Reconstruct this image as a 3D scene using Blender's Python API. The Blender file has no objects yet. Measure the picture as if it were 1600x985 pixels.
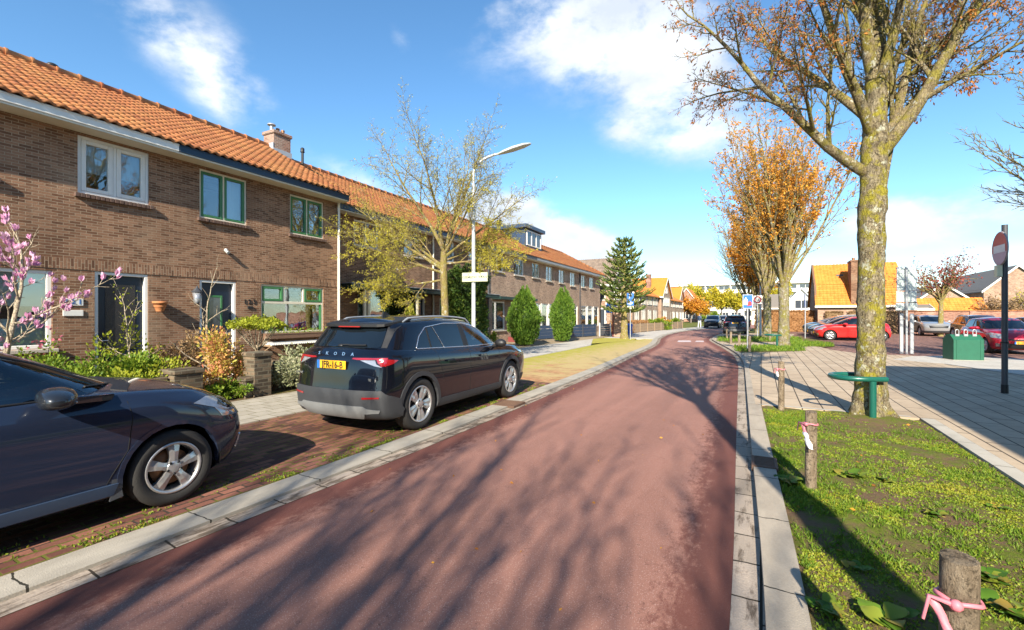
import bpy, math, random
from mathutils import Vector, Matrix
from mathutils.bvhtree import BVHTree
from mathutils.geometry import delaunay_2d_cdt
RNG = random.Random(11)
scene = bpy.context.scene
COL = scene.collection
PI = math.pi
def rad(a): return math.radians(a)
V = Vector

# ------------------------------------------------------------------ mesh collector
class MB:
    def __init__(s):
        s.v = []; s.f = []; s.m = []; s.s = []; s.r = []
    def add(s, vs, fs, m=0, smooth=False, r=0.5):
        b = len(s.v)
        s.v.extend([tuple(p) for p in vs])
        for f in fs:
            s.f.append([i + b for i in f]); s.m.append(m); s.s.append(smooth); s.r.append(r)
    def poly(s, pts, m=0, r=0.5):
        s.add(pts, [list(range(len(pts)))], m, False, r)
    def box(s, x0, x1, y0, y1, z0, z1, m=0, bev=0.0, M=None, r=0.5):
        if x0 > x1: x0, x1 = x1, x0
        if y0 > y1: y0, y1 = y1, y0
        if z0 > z1: z0, z1 = z1, z0
        if bev <= 0:
            vs = [(x, y, z) for x in (x0, x1) for y in (y0, y1) for z in (z0, z1)]
            fs = [(0, 1, 3, 2), (4, 6, 7, 5), (0, 4, 5, 1), (2, 3, 7, 6), (0, 2, 6, 4), (1, 5, 7, 3)]
        else:
            b = min(bev, (x1 - x0) * .45, (y1 - y0) * .45, (z1 - z0) * .45)
            vs = []; idx = {}
            for i, x in enumerate((x0, x1)):
                for j, y in enumerate((y0, y1)):
                    for k, z in enumerate((z0, z1)):
                        sx, sy, sz = (1 - 2 * i), (1 - 2 * j), (1 - 2 * k)
                        for a, p in enumerate(((x, y + sy * b, z + sz * b), (x + sx * b, y, z + sz * b), (x + sx * b, y + sy * b, z))):
                            idx[i, j, k, a] = len(vs); vs.append(p)
            g = lambda i, j, k, a: idx[i, j, k, a]
            fs = []
            for i in (0, 1):
                q = [g(i, 0, 0, 0), g(i, 0, 1, 0), g(i, 1, 1, 0), g(i, 1, 0, 0)]; fs.append(q if i == 0 else q[::-1])
                q = [g(0, i, 0, 1), g(1, i, 0, 1), g(1, i, 1, 1), g(0, i, 1, 1)]; fs.append(q if i == 0 else q[::-1])
                q = [g(0, 0, i, 2), g(0, 1, i, 2), g(1, 1, i, 2), g(1, 0, i, 2)]; fs.append(q if i == 0 else q[::-1])
            def orient(q):
                c = (V(vs[q[0]]) + V(vs[q[2]])) / 2 - V(((x0 + x1) / 2, (y0 + y1) / 2, (z0 + z1) / 2))
                n = (V(vs[q[1]]) - V(vs[q[0]])).cross(V(vs[q[2]]) - V(vs[q[0]]))
                return q if n.dot(c) > 0 else q[::-1]
            for i in (0, 1):
                for j in (0, 1):
                    fs.append(orient([g(i, j, 0, 0), g(i, j, 1, 0), g(i, j, 1, 1), g(i, j, 0, 1)]))
                    fs.append(orient([g(i, 0, j, 0), g(i, 1, j, 0), g(i, 1, j, 2), g(i, 0, j, 2)]))
                    fs.append(orient([g(0, i, j, 1), g(1, i, j, 1), g(1, i, j, 2), g(0, i, j, 2)]))
                    for k in (0, 1):
                        fs.append(orient([g(i, j, k, 0), g(i, j, k, 1), g(i, j, k, 2)]))
        if M is not None: vs = [M @ V(p) for p in vs]
        s.add(vs, fs, m, False, r)
    def prism(s, pts, d, m=0, smooth=False):
        """pts: 3D polygon, extruded by vector d"""
        n = len(pts); d = V(d); a = [V(p) for p in pts]; b = [p + d for p in a]
        s.add(a + b, [list(range(n))[::-1], list(range(n, 2 * n))], m)
        s.add(a + b, [[i, (i + 1) % n, n + (i + 1) % n, n + i] for i in range(n)], m, smooth)
    def tube(s, path, rad_, n=8, m=0, caps=True, smooth=True, r=0.5):
        P = [V(p) for p in path]; k = len(P)
        if not hasattr(rad_, '__len__'): rad_ = [rad_] * k
        vs = []; prev = None
        for i in range(k):
            t = (P[min(i + 1, k - 1)] - P[max(i - 1, 0)])
            if t.length < 1e-9: t = V((0, 0, 1))
            t.normalize()
            if prev is None:
                u = t.cross(V((0, 0, 1)) if abs(t.z) < .9 else V((1, 0, 0))).normalized()
            else:
                u = prev - t * prev.dot(t)
                u = u.normalized() if u.length > 1e-6 else t.orthogonal().normalized()
            prev = u; w = t.cross(u)
            for j in range(n):
                a = 2 * PI * j / n
                vs.append(P[i] + (u * math.cos(a) + w * math.sin(a)) * rad_[i])
        fs = [[i * n + j, i * n + (j + 1) % n, (i + 1) * n + (j + 1) % n, (i + 1) * n + j] for i in range(k - 1) for j in range(n)]
        s.add(vs, fs, m, smooth, r)
        if caps:
            s.add(vs[:n], [list(range(n))[::-1]], m, False, r); s.add(vs[-n:], [list(range(n))], m, False, r)
    def lathe(s, prof, n=24, m=0, M=None, smooth=True, r=0.5):
        """prof: (radius, height) list turned round Z"""
        vs = [V((p * math.cos(2 * PI * j / n), p * math.sin(2 * PI * j / n), h)) for p, h in prof for j in range(n)]
        if M is not None: vs = [M @ p for p in vs]
        k = len(prof)
        s.add(vs, [[i * n + j, i * n + (j + 1) % n, (i + 1) * n + (j + 1) % n, (i + 1) * n + j] for i in range(k - 1) for j in range(n)], m, smooth, r)
    def disc(s, c, nrm, rx, n=20, m=0, ry=None):
        c = V(c); nrm = V(nrm).normalized(); u = nrm.orthogonal().normalized()
        if abs(nrm.z) < .9: u = V((0, 0, 1)).cross(nrm).normalized()
        w = nrm.cross(u); ry = ry or rx
        s.poly([c + u * rx * math.cos(2 * PI * j / n) + w * ry * math.sin(2 * PI * j / n) for j in range(n)], m)
    def blob(s, c, rx, ry, rz, nu=10, nv=7, m=0, jit=0.0, rng=RNG, r=.5):
        vs = [(c[0], c[1], c[2] - rz)]
        for i in range(1, nv):
            a = -PI / 2 + PI * i / nv
            for j in range(nu):
                b = 2 * PI * j / nu; q = 1 + rng.uniform(-jit, jit)
                vs.append((c[0] + rx * q * math.cos(a) * math.cos(b), c[1] + ry * q * math.cos(a) * math.sin(b), c[2] + rz * q * math.sin(a)))
        vs.append((c[0], c[1], c[2] + rz)); L = len(vs) - 1
        fs = [[0, 1 + (j + 1) % nu, 1 + j] for j in range(nu)]
        fs += [[1 + i * nu + j, 1 + i * nu + (j + 1) % nu, 1 + (i + 1) * nu + (j + 1) % nu, 1 + (i + 1) * nu + j] for i in range(nv - 2) for j in range(nu)]
        fs += [[1 + (nv - 2) * nu + j, 1 + (nv - 2) * nu + (j + 1) % nu, L] for j in range(nu)]
        s.add(vs, fs, m, True, r)
    def mesh(s, name, mats):
        used = sorted({i for f in s.f for i in f})
        if len(used) < len(s.v):
            mp = {i: k for k, i in enumerate(used)}; s.v = [s.v[i] for i in used]; s.f = [[mp[i] for i in f] for f in s.f]
        me = bpy.data.meshes.new(name)
        me.from_pydata(s.v, [], s.f)
        if not isinstance(mats, (list, tuple)): mats = [mats]
        for m in mats: me.materials.append(m)
        me.polygons.foreach_set('material_index', s.m)
        me.polygons.foreach_set('use_smooth', s.s)
        at = me.attributes.new('rnd', 'FLOAT', 'FACE')
        at.data.foreach_set('value', s.r)
        me.update()
        return me
    def build(s, name, mats, parent=None):
        o = bpy.data.objects.new(name, s.mesh(name, mats)); COL.objects.link(o)
        if parent is not None: o.parent = parent
        return o

def tag(o, label=None, cat=None, group=None, kind=None):
    if label: o['label'] = label
    if cat: o['category'] = cat
    if group: o['group'] = group
    if kind: o['kind'] = kind
    return o
def thing(name, label, cat, loc=(0, 0, 0), rz=0.0, group=None):
    o = bpy.data.objects.new(name, None); COL.objects.link(o)
    o.empty_display_size = .2
    o.location = loc; o.rotation_euler = (0, 0, rz)
    return tag(o, label, cat, group)
def dup(root, loc, rz, label=None, group=None, scale=None, cat=None):
    r = root.copy(); COL.objects.link(r); r.location = loc; r.rotation_euler = (0, 0, rz)
    if scale: r.scale = scale if hasattr(scale, '__len__') else (scale,) * 3
    if label: r['label'] = label
    if group: r['group'] = group
    if cat: r['category'] = cat
    for ch in list(root.children):
        c = ch.copy(); COL.objects.link(c); c.parent = r
        for g in list(ch.children):
            d = g.copy(); COL.objects.link(d); d.parent = c
    return r
def text_mb(txt, size, depth=.002, align='CENTER', sx=1.0):
    """built-in lettering as a mesh in the XY plane"""
    cu = bpy.data.curves.new('lettering', 'FONT'); cu.body = txt; cu.size = size; cu.extrude = depth; cu.offset = size * .018
    cu.align_x = align; cu.align_y = 'CENTER'; cu.resolution_u = 2
    o = bpy.data.objects.new('lettering', cu); COL.objects.link(o)
    bpy.context.view_layer.update()
    me = bpy.data.meshes.new_from_object(o.evaluated_get(bpy.context.evaluated_depsgraph_get()))
    vs = [(v.co.x * sx, v.co.y, v.co.z) for v in me.vertices]; fs = [list(p.vertices) for p in me.polygons]
    bpy.data.objects.remove(o); bpy.data.curves.remove(cu); bpy.data.meshes.remove(me)
    return vs, fs
def put_text(mb, txt, size, M, m=0, depth=.002, sx=1.0):
    vs, fs = text_mb(txt, size, depth, sx=sx)
    mb.add([M @ V(p) for p in vs], fs, m)
def frame(o, x, y):
    """matrix whose local X, Y run along x, y"""
    x = V(x).normalized(); y = V(y); y = (y - x * y.dot(x)).normalized(); z = x.cross(y); o = V(o)
    return Matrix(((x.x, y.x, z.x, o.x), (x.y, y.y, z.y, o.y), (x.z, y.z, z.z, o.z), (0, 0, 0, 1)))

# ------------------------------------------------------------------ node helpers
class NT:
    def __init__(s, tree): s.t = tree; s.N = tree.nodes; s.L = tree.links
    def node(s, typ, ins=None, **props):
        n = s.N.new(typ)
        for k, v in props.items(): setattr(n, k, v)
        for k, v in (ins or {}).items(): s.put(n.inputs[k], v)
        return n
    def put(s, sock, v):
        if isinstance(v, bpy.types.NodeSocket): s.L.new(v, sock)
        else:
            if hasattr(v, '__len__') and len(v) == 3 and sock.type == 'RGBA': v = (*v, 1)
            sock.default_value = v
    def m(s, op, a, b=None, c=None, clamp=False):
        n = s.node('ShaderNodeMath', operation=op, use_clamp=clamp); s.put(n.inputs[0], a)
        if b is not None: s.put(n.inputs[1], b)
        if c is not None: s.put(n.inputs[2], c)
        return n.outputs[0]
    def vm(s, op, a, b=None, out=0):
        n = s.node('ShaderNodeVectorMath', operation=op); s.put(n.inputs[0], a)
        if b is not None: s.put(n.inputs[1], b)
        return n.outputs[out]
    def mix(s, f, a, b, mode='MIX'):
        n = s.node('ShaderNodeMix', data_type='RGBA', blend_type=mode)
        s.put(n.inputs[0], f); s.put(n.inputs[6], a); s.put(n.inputs[7], b); return n.outputs[2]
    def ramp(s, f, stops, interp='LINEAR'):
        n = s.node('ShaderNodeValToRGB'); cr = n.color_ramp; cr.interpolation = interp
        while len(cr.elements) < len(stops): cr.elements.new(.5)
        for e, (p, c) in zip(cr.elements, stops):
            e.position = p; e.color = (*c, 1) if hasattr(c, '__len__') else (c, c, c, 1)
        s.put(n.inputs[0], f); return n.outputs[0]
    def noise(s, vec, scale, detail=3, rough=.5, out=0, dist=0):
        n = s.node('ShaderNodeTexNoise', {'Vector': vec, 'Scale': scale, 'Detail': detail, 'Roughness': rough, 'Distortion': dist}); return n.outputs[out]
    def pos(s): return s.node('ShaderNodeNewGeometry').outputs['Position']
    def obj(s): return s.node('ShaderNodeTexCoord').outputs['Object']
    def sep(s, v): n = s.node('ShaderNodeSeparateXYZ', {0: v}); return n.outputs
    def comb(s, x, y, z=0.0): return s.node('ShaderNodeCombineXYZ', {0: x, 1: y, 2: z}).outputs[0]
    def attr(s, name='rnd'): return s.node('ShaderNodeAttribute', attribute_name=name).outputs['Fac']
    def bump(s, h, strength=.5, dist=.01): return s.node('ShaderNodeBump', {'Height': h, 'Strength': strength, 'Distance': dist}).outputs[0]
    def scale(s, v, k): return s.node('ShaderNodeMapping', {'Vector': v, 'Scale': k if hasattr(k, '__len__') else (k, k, k)}).outputs[0]

def material(name, fn):
    m = bpy.data.materials.new(name); m.use_nodes = True; t = NT(m.node_tree); t.N.clear()
    out = t.node('ShaderNodeOutputMaterial'); t.L.new(fn(t), out.inputs[0]); return m
def bsdf(t, color, rough=.6, metal=0.0, normal=None, spec=.5, coat=0.0, coat_rough=.03, trans=None):
    n = t.node('ShaderNodeBsdfPrincipled', {'Base Color': color, 'Roughness': rough, 'Metallic': metal, 'Specular IOR Level': spec, 'Coat Weight': coat, 'Coat Roughness': coat_rough})
    if normal is not None: t.put(n.inputs['Normal'], normal)
    return n.outputs[0]
def plain(name, c, rough=.5, metal=0, spec=.5, coat=0, var=.12, sc=6.0, bump=0.0):
    def fn(t):
        p = t.obj(); nz = t.noise(p, sc, 4, .6)
        f = t.m('MULTIPLY_ADD', nz, 2 * var, 1 - var)
        col = t.vm('SCALE', t.node('ShaderNodeCombineXYZ', {0: c[0], 1: c[1], 2: c[2]}).outputs[0]); t.put(col.node.inputs['Scale'], f)
        rr = t.m('MULTIPLY_ADD', t.noise(p, sc * 3, 2), .15, rough - .07)
        nrm = t.bump(t.noise(p, sc * 8, 3), bump, .01) if bump else None
        return bsdf(t, col, rr, metal, nrm, spec, coat)
    return material(name, fn)

def wall_uv(t):
    g = t.node('ShaderNodeNewGeometry'); p = t.sep(g.outputs['Position']); n = t.sep(g.outputs['True Normal'])
    side = t.m('GREATER_THAN', t.m('ABSOLUTE', n[0]), .6)
    u = t.m('ADD', t.m('MULTIPLY', p[1], side), t.m('MULTIPLY', p[0], t.m('SUBTRACT', 1.0, side)))
    return u, p[2], g.outputs['Position']
def brick_mat(name, c1, c2, mortar, bw=.17, rh=.052, ms=.0062, swap=False, dark=.5, flat=False, bstr=.6, moss=None, stain=.3):
    def fn(t):
        if flat:
            p = t.pos(); q = t.sep(p); u, v = q[1], q[0]
        else: u, v, p = wall_uv(t)
        w = t.node('ShaderNodeTexNoise', {'Vector': p, 'Scale': 3.0, 'Detail': 2}).outputs[1]
        ws = t.sep(w); u = t.m('MULTIPLY_ADD', ws[0], .012, u); v = t.m('MULTIPLY_ADD', ws[1], .008, v)
        vec = t.comb(v, u) if swap else t.comb(u, v)
        b = t.node('ShaderNodeTexBrick', {'Vector': vec, 'Scale': 1.0, 'Mortar Size': ms, 'Mortar Smooth': .3, 'Bias': 0.0, 'Brick Width': bw, 'Row Height': rh, 'Color1': (0, 0, 0), 'Color2': (1, 1, 1), 'Mortar': (.5, .5, .5)})
        tone = b.outputs['Color']; fac = b.outputs['Fac']
        col = t.ramp(tone, [(0, [x * dark for x in c1]), (.10, [x * .85 for x in c1]), (.3, c1), (.7, c2), (1, [min(1, x * 1.15) for x in c2])])
        col = t.mix(t.m('MULTIPLY', t.noise(p, 55, 3), .5), col, [x * .55 for x in c1])
        if moss: 
            mort = t.mix(t.m('GREATER_THAN', t.noise(p, 2.2, 4, .6), .46), mortar, moss)
        else: mort = mortar
        col = t.mix(fac, col, mort)
        big = t.ramp(t.noise(p, .9, 4, .65), [(.3, 1 - stain), (.7, 1.0)])
        col = t.mix(1.0, col, big, 'MULTIPLY')
        if not flat:
            col = t.mix(1.0, col, t.ramp(t.noise(t.scale(p, (1, 1, .22)), 1.7, 5, .7), [(.32, .78), (.6, 1.0)]), 'MULTIPLY')
            col = t.mix(t.m('MULTIPLY', t.ramp(t.noise(p, .55, 3, .6), [(.56, 0), (.66, 1)]), .28), col, [min(1, x * 1.15) for x in mortar])
        h = t.m('SUBTRACT', t.m('MULTIPLY', t.noise(p, 40, 3), .35), fac)
        return bsdf(t, col, .85, 0, t.bump(h, bstr, .012), .3)
    return material(name, fn)
# ------------------------------------------------------------------ camera, sun, sky
SUN_H = V((-1.0, 3.6, 0)).normalized(); SUN_EL = rad(30.5)
scene.render.resolution_x = 1024; scene.render.resolution_y = 630
cam = bpy.data.cameras.new('camera'); cam.lens = 16.0; cam.sensor_width = 36.0; cam.clip_end = 3000; cam.clip_start = .05
camo = bpy.data.objects.new('camera', cam); COL.objects.link(camo)
camo.location = (0, 0, 1.62); camo.rotation_euler = (rad(90), 0, rad(28.7)); scene.camera = camo
sl = bpy.data.lights.new('sun', 'SUN'); sl.energy = 5.0; sl.angle = rad(.45); sl.color = (1.0, .91, .76)
so = bpy.data.objects.new('sun', sl); COL.objects.link(so)
sdir = V((SUN_H.x * math.cos(SUN_EL), SUN_H.y * math.cos(SUN_EL), -math.sin(SUN_EL)))
so.rotation_euler = sdir.to_track_quat('-Z', 'Y').to_euler(); so.location = (5, -20, 15)
scene.view_settings.view_transform = 'Standard'; scene.view_settings.look = 'None'
scene.view_settings.exposure = 1.17; scene.view_settings.gamma = 1.0
scene.cycles.max_bounces = 6; scene.cycles.transparent_max_bounces = 12
scene.cycles.use_denoising = True

def pix_dir(px, py):
    a = (px - 800) / 711; b = (492.5 - py) / 711; C, S = math.cos(rad(28.7)), math.sin(rad(28.7))
    return V((a * C - S, a * S + C, b)).normalized()
def make_world():
    w = bpy.data.worlds.new('World'); scene.world = w; w.use_nodes = True
    t = NT(w.node_tree); t.N.clear()
    out = t.node('ShaderNodeOutputWorld')
    sky = t.node('ShaderNodeTexSky', sky_type='NISHITA'); sky.sun_disc = False
    sky.sun_elevation = SUN_EL; sky.sun_rotation = math.atan2(-SUN_H.x, -SUN_H.y); sky.air_density = 1.0; sky.dust_density = .15; sky.ozone_density = 2.2
    hs = t.node('ShaderNodeHueSaturation', {'Hue': .497, 'Saturation': 1.1, 'Value': 1.26, 'Fac': 1.0, 'Color': t.vm('MULTIPLY', sky.outputs[0], (.85, .96, 1.02))}).outputs[0]
    d = t.node('ShaderNodeTexCoord').outputs['Generated']
    # the clouds: each a patch of the sky at its own bearing, given its edge by noise
    clouds = [  # px, py of the middle, half width, half height (in view units), tilt, weight
        (260, 40, .16, .07, -.55, .85), (350, 110, .13, .06, -.6, .8), (340, 170, .06, .03, -.8, .5), (880, 30, .22, .10, -.1, 1.2), (1010, 70, .20, .11, 0, 1.15), (1080, 130, .12, .07, 0, 1.0), (1080, 220, .16, .055, -.1, .9),
        (830, 335, .13, .05, -.35, 1.6), (790, 375, .22, .06, -.2, 1.5), (900, 385, .10, .04, -.1, 1.6), (1085, 441, .09, .016, 0, 1.3), (1110, 446, .12, .010, 0, 1.0),
        (560, 285, .12, .035, -.4, .9), (1470, 310, .14, .03, .15, .8), (1405, 360, .09, .045, .0, 1.25), (1455, 425, .12, .015, 0, .6), (1575, 330, .10, .028, 0, .75), (1570, 400, .10, .022, 0, .75), (970, 200, .04, .028, 0, .9), (1115, 410, .025, .012, 0, 1.0), (625, 60, .02, .03, .4, .5)]
    def field(vec, lift):
        tot = None
        for px, py, a, b, tilt, wgt in clouds:
            c = pix_dir(px, py - lift); e1 = c.cross(V((0, 0, 1))).normalized(); e2 = e1.cross(c).normalized()
            f1 = e1 * math.cos(tilt) + e2 * math.sin(tilt); f2 = -e1 * math.sin(tilt) + e2 * math.cos(tilt)
            q = t.vm('SUBTRACT', vec, tuple(c))
            x = t.vm('DOT_PRODUCT', q, tuple(f1 / a), 1); y = t.vm('DOT_PRODUCT', q, tuple(f2 / b), 1)
            z = t.vm('DOT_PRODUCT', q, tuple(c), 1)
            r2 = t.m('ADD', t.m('ADD', t.m('MULTIPLY', x, x), t.m('MULTIPLY', y, y)), t.m('MULTIPLY', z, z))
            g = t.m('MULTIPLY', t.m('POWER', 2.718, t.m('MULTIPLY', r2, -1.1)), wgt)
            tot = g if tot is None else t.m('ADD', tot, g)
        return tot
    sq = t.scale(d, (1, 1, 1.7))
    n1 = t.noise(sq, 3.2, 9, .58, dist=.25); n2 = t.noise(sq, 11, 6, .6)
    nz = t.m('ADD', t.m('MULTIPLY', n1, .75), t.m('MULTIPLY', n2, .25))
    dens = t.m('MULTIPLY', field(d, 0), t.m('MULTIPLY_ADD', nz, 4.2, -1.45))
    rest = t.m('MULTIPLY', t.m('SUBTRACT', t.noise(sq, 2.3, 8, .6), .56), 1.2)   # thin cloud in the rest of the sky
    beh = t.m('MULTIPLY', t.sep(d)[1], -2.0, clamp=True)
    dens = t.m('ADD', dens, t.m('MULTIPLY', t.m('MAXIMUM', rest, 0.0), t.m('ADD', beh, .05)))
    mask = t.node('ShaderNodeMapRange', {'Value': dens, 'From Min': .18, 'From Max': 1.12}, interpolation_type='SMOOTHSTEP').outputs[0]
    shade = t.noise(t.vm('ADD', sq, (.02, -.01, .06)), 4.2, 7, .6)
    ccol = t.mix(t.m('MULTIPLY_ADD', shade, 3.0, -1.05, clamp=True), (4.3, 4.75, 5.4), (7.2, 7.35, 7.5))
    fin = t.mix(t.m('MULTIPLY', mask, .96), hs, ccol)
    bg = t.node('ShaderNodeBackground', {'Color': fin, 'Strength': .085})
    t.L.new(bg.outputs[0], out.inputs[0])
make_world()

# ------------------------------------------------------------------ materials
M = {}
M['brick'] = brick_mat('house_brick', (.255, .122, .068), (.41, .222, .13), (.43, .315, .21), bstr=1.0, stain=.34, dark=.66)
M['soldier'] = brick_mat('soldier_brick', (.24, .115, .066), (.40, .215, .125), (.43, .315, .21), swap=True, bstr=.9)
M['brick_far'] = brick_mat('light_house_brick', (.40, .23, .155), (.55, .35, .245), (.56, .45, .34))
M['brick_red'] = brick_mat('chimney_brick', (.26, .10, .06), (.38, .17, .11), (.42, .36, .3))
M['brick_old'] = brick_mat('old_garden_brick', (.12, .09, .06), (.25, .18, .115), (.17, .145, .10), bw=.22, rh=.075, ms=.012, stain=.5)
M['brick_wall'] = brick_mat('garden_wall_brick', (.40, .17, .11), (.52, .26, .17), (.5, .38, .3))
M['paving'] = brick_mat('clinker_paving', (.15, .06, .043), (.30, .125, .078), (.07, .05, .036), bw=.212, rh=.098, ms=.009, flat=True, moss=(.13, .12, .02), bstr=.9, stain=.35)
M['kerbrow'] = brick_mat('clinker_edge_course', (.19, .075, .055), (.33, .14, .095), (.06, .045, .033), bw=.212, rh=.10, ms=.010, flat=True, swap=False, moss=(.14, .15, .02), bstr=.9)
M['redpave'] = brick_mat('parking_paving', (.22, .11, .085), (.33, .18, .14), (.16, .11, .09), bw=.21, rh=.105, ms=.007, flat=True, bstr=.5)
def slab(name, c1, c2, mort, bw=.3, rh=.3, ms=.007, swap=False, off=.5, stain=.2, gain=1.0):
    def fn(t):
        p = t.pos(); q = t.sep(p)
        vec = t.comb(q[0], q[1]) if swap else t.comb(q[1], q[0])
        b = t.node('ShaderNodeTexBrick', {'Vector': vec, 'Scale': 1.0, 'Mortar Size': ms, 'Mortar Smooth': .25, 'Bias': 0.0, 'Brick Width': bw, 'Row Height': rh, 'Color1': (0, 0, 0), 'Color2': (1, 1, 1)}, offset=off)
        col = t.mix(b.outputs[0], c1, c2)
        col = t.mix(t.m('MULTIPLY', t.noise(p, 90, 3, .7), .35), col, [x * .6 for x in c1])
        col = t.mix(1.0, col, t.ramp(t.noise(p, .8, 5, .65), [(.3, 1 - stain), (.65, 1)]), 'MULTIPLY')
        col = t.mix(1.0, col, t.ramp(t.noise(p, 5, 4, .7), [(.28, .8), (.5, 1)]), 'MULTIPLY')
        col = t.mix(b.outputs['Fac'], col, mort)
        h = t.m('SUBTRACT', t.m('MULTIPLY', t.noise(p, 120, 2), .2), b.outputs['Fac'])
        return bsdf(t, col, .85, 0, t.bump(h, .6, .01), .3)
    return material(name, fn)
M['slabs'] = slab('pavement_slabs', (.45, .345, .24), (.53, .42, .30), (.07, .055, .04), bw=.9, rh=.3, ms=.011)
M['slabs_l'] = slab('sidewalk_slabs', (.38, .335, .26), (.46, .41, .33), (.16, .14, .08), bw=.3, rh=.3, ms=.009)
M['path'] = slab('light_path_slabs', (.50, .46, .40), (.56, .52, .46), (.36, .33, .28), bw=.6, rh=.4, ms=.006)
M['edging'] = slab('concrete_edging', (.44, .41, .35), (.52, .48, .41), (.12, .1, .07), bw=1.0, rh=9, ms=.008)
def kerb_mat(name, c, ln=1.0, x0=0.0):
    def fn(t):
        p = t.pos(); q = t.sep(p)
        yy = t.m('DIVIDE', t.m('ADD', q[1], t.m('MULTIPLY', t.noise(p, 9, 2), .06)), ln)
        fr = t.m('ABSOLUTE', t.m('SUBTRACT', t.m('FRACT', yy), .5))
        joint = t.m('GREATER_THAN', fr, .4935)
        base = t.mix(t.noise(p, 70, 4, .7), [x * .72 for x in c], c)
        base = t.mix(1.0, base, t.ramp(t.noise(t.scale(p, (3, 1, 3)), 1.6, 5, .65), [(.3, .72), (.62, 1)]), 'MULTIPLY')
        base = t.mix(joint, base, (.03, .027, .02))
        return bsdf(t, base, .85, 0, t.bump(t.m('SUBTRACT', t.noise(p, 110, 3), t.m('MULTIPLY', joint, 2.0)), .4, .008), .3)
    return material(name, fn)
M['kerb'] = kerb_mat('concrete_kerb', (.45, .405, .335))
M['kerb_r'] = kerb_mat('grey_concrete_kerb', (.45, .385, .305))
def gutter_mat(nm, th):
    def fn(t):
        p = t.pos(); q = t.sep(p)
        b = t.node('ShaderNodeTexBrick', {'Vector': t.comb(t.m('MULTIPLY_ADD', t.noise(p, 5, 2), .05, q[1]), q[0]), 'Scale': 1.0, 'Mortar Size': .008, 'Brick Width': .42, 'Row Height': 8.0, 'Color1': (0, 0, 0), 'Color2': (1, 1, 1)})
        col = t.mix(b.outputs[0], (.33, .27, .21), (.46, .38, .31))
        dirt = t.ramp(t.noise(t.scale(p, (6, 1.2, 1)), 2.0, 6, .7), [(th, 0), (th + .13, 1)])
        col = t.mix(t.m('MULTIPLY', dirt, .9), col, (.085, .06, .042))
        col = t.mix(t.m('MULTIPLY', t.noise(p, 130, 2), .4), col, (.09, .07, .05))
        col = t.mix(b.outputs['Fac'], col, (.035, .028, .02))
        return bsdf(t, col, .9, 0, t.bump(t.noise(p, 60, 4, .7), .6, .01), .2)
    return material(nm, fn)
M['gutter'] = gutter_mat('dirty_gutter_tiles', .52)
M['gutter_l'] = gutter_mat('mossy_gutter_tiles', .455)
def road_mat():
    def fn(t):
        p = t.pos(); q = t.sep(p)
        base = t.mix(t.noise(p, 1.1, 5, .6), (.35, .165, .118), (.445, .22, .165))
        grain = t.noise(p, 260, 2, .8)
        base = t.mix(t.m('MULTIPLY_ADD', grain, 1.3, -.35, clamp=True), base, (.21, .10, .08))
        g2 = t.noise(p, 95, 3, .85)
        base = t.mix(t.m('MULTIPLY_ADD', g2, 4.5, -2.35, clamp=True), base, (.20, .085, .065))
        v = t.node('ShaderNodeTexVoronoi', {'Vector': p, 'Scale': 85.0}).outputs['Distance']
        base = t.mix(t.m('MULTIPLY', t.m('LESS_THAN', v, .24), .5), base, (.60, .43, .37))
        lane = t.ramp(t.noise(t.scale(p, (1.6, .12, 1)), 1.0, 4, .6), [(.36, .76), (.62, 1.0)])
        base = t.mix(1.0, base, lane, 'MULTIPLY')
        ck = t.node('ShaderNodeTexVoronoi', {'Vector': t.vm('ADD', t.scale(p, (.55, .22, 1)), t.scale(t.noise(p, 2.5, 4, .7, out=1), .35))}, feature='DISTANCE_TO_EDGE').outputs['Distance']
        base = t.mix(t.m('MULTIPLY', t.m('LESS_THAN', ck, .0035), .55), base, (.10, .045, .035))
        # worn dark band with moss along both edges
        el = t.node('ShaderNodeAttribute', attribute_name='edge').outputs['Fac']
        wear = t.m('SUBTRACT', t.m('MULTIPLY_ADD', t.noise(t.scale(p, (1, .5, 1)), 15, 9, .82), 1.15, -.22), el)
        wear = t.node('ShaderNodeMapRange', {'Value': wear, 'From Min': -.06, 'From Max': .12}).outputs[0]
        base = t.mix(t.m('MULTIPLY', wear, .8), base, (.125, .035, .026))
        spots = t.m('GREATER_THAN', t.noise(t.scale(p, (1, .35, 1)), 7.0, 5, .75), .70)
        base = t.mix(t.m('MULTIPLY', spots, .6), base, (.10, .05, .04))
        h = t.m('ADD', grain, t.m('MULTIPLY', t.noise(p, 30, 3), .5))
        return bsdf(t, base, .82, 0, t.bump(h, .8, .008), .35)
    return material('red_asphalt', fn)
M['road'] = road_mat()
def soil_mat(name, soil, g1, g2, cover=.5, sc=1.3):
    def fn(t):
        p = t.pos()
        n = t.m('ADD', t.m('MULTIPLY', t.noise(p, sc, 5, .65), .55), t.m('MULTIPLY', t.noise(p, sc * 9, 5, .7), .45))
        msk = t.node('ShaderNodeMapRange', {'Value': n, 'From Min': 1 - cover - .06, 'From Max': 1 - cover + .07}).outputs[0]
        s = t.mix(t.noise(p, 40, 5, .75), [x * .45 for x in soil], soil)
        gr = t.mix(t.noise(p, 14, 4, .7), g1, g2)
        gr = t.mix(t.m('MULTIPLY', t.noise(p, 160, 2, .8), .6), gr, [x * .3 for x in g1])
        return bsdf(t, t.mix(msk, s, gr), .95, 0, t.bump(t.m('ADD', t.noise(p, 90, 4, .8), t.m('MULTIPLY', msk, .4)), .9, .02), .15)
    return material(name, fn)
M['verge'] = soil_mat('mossy_soil', (.24, .155, .09), (.11, .17, .018), (.22, .25, .03), .49)
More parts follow.
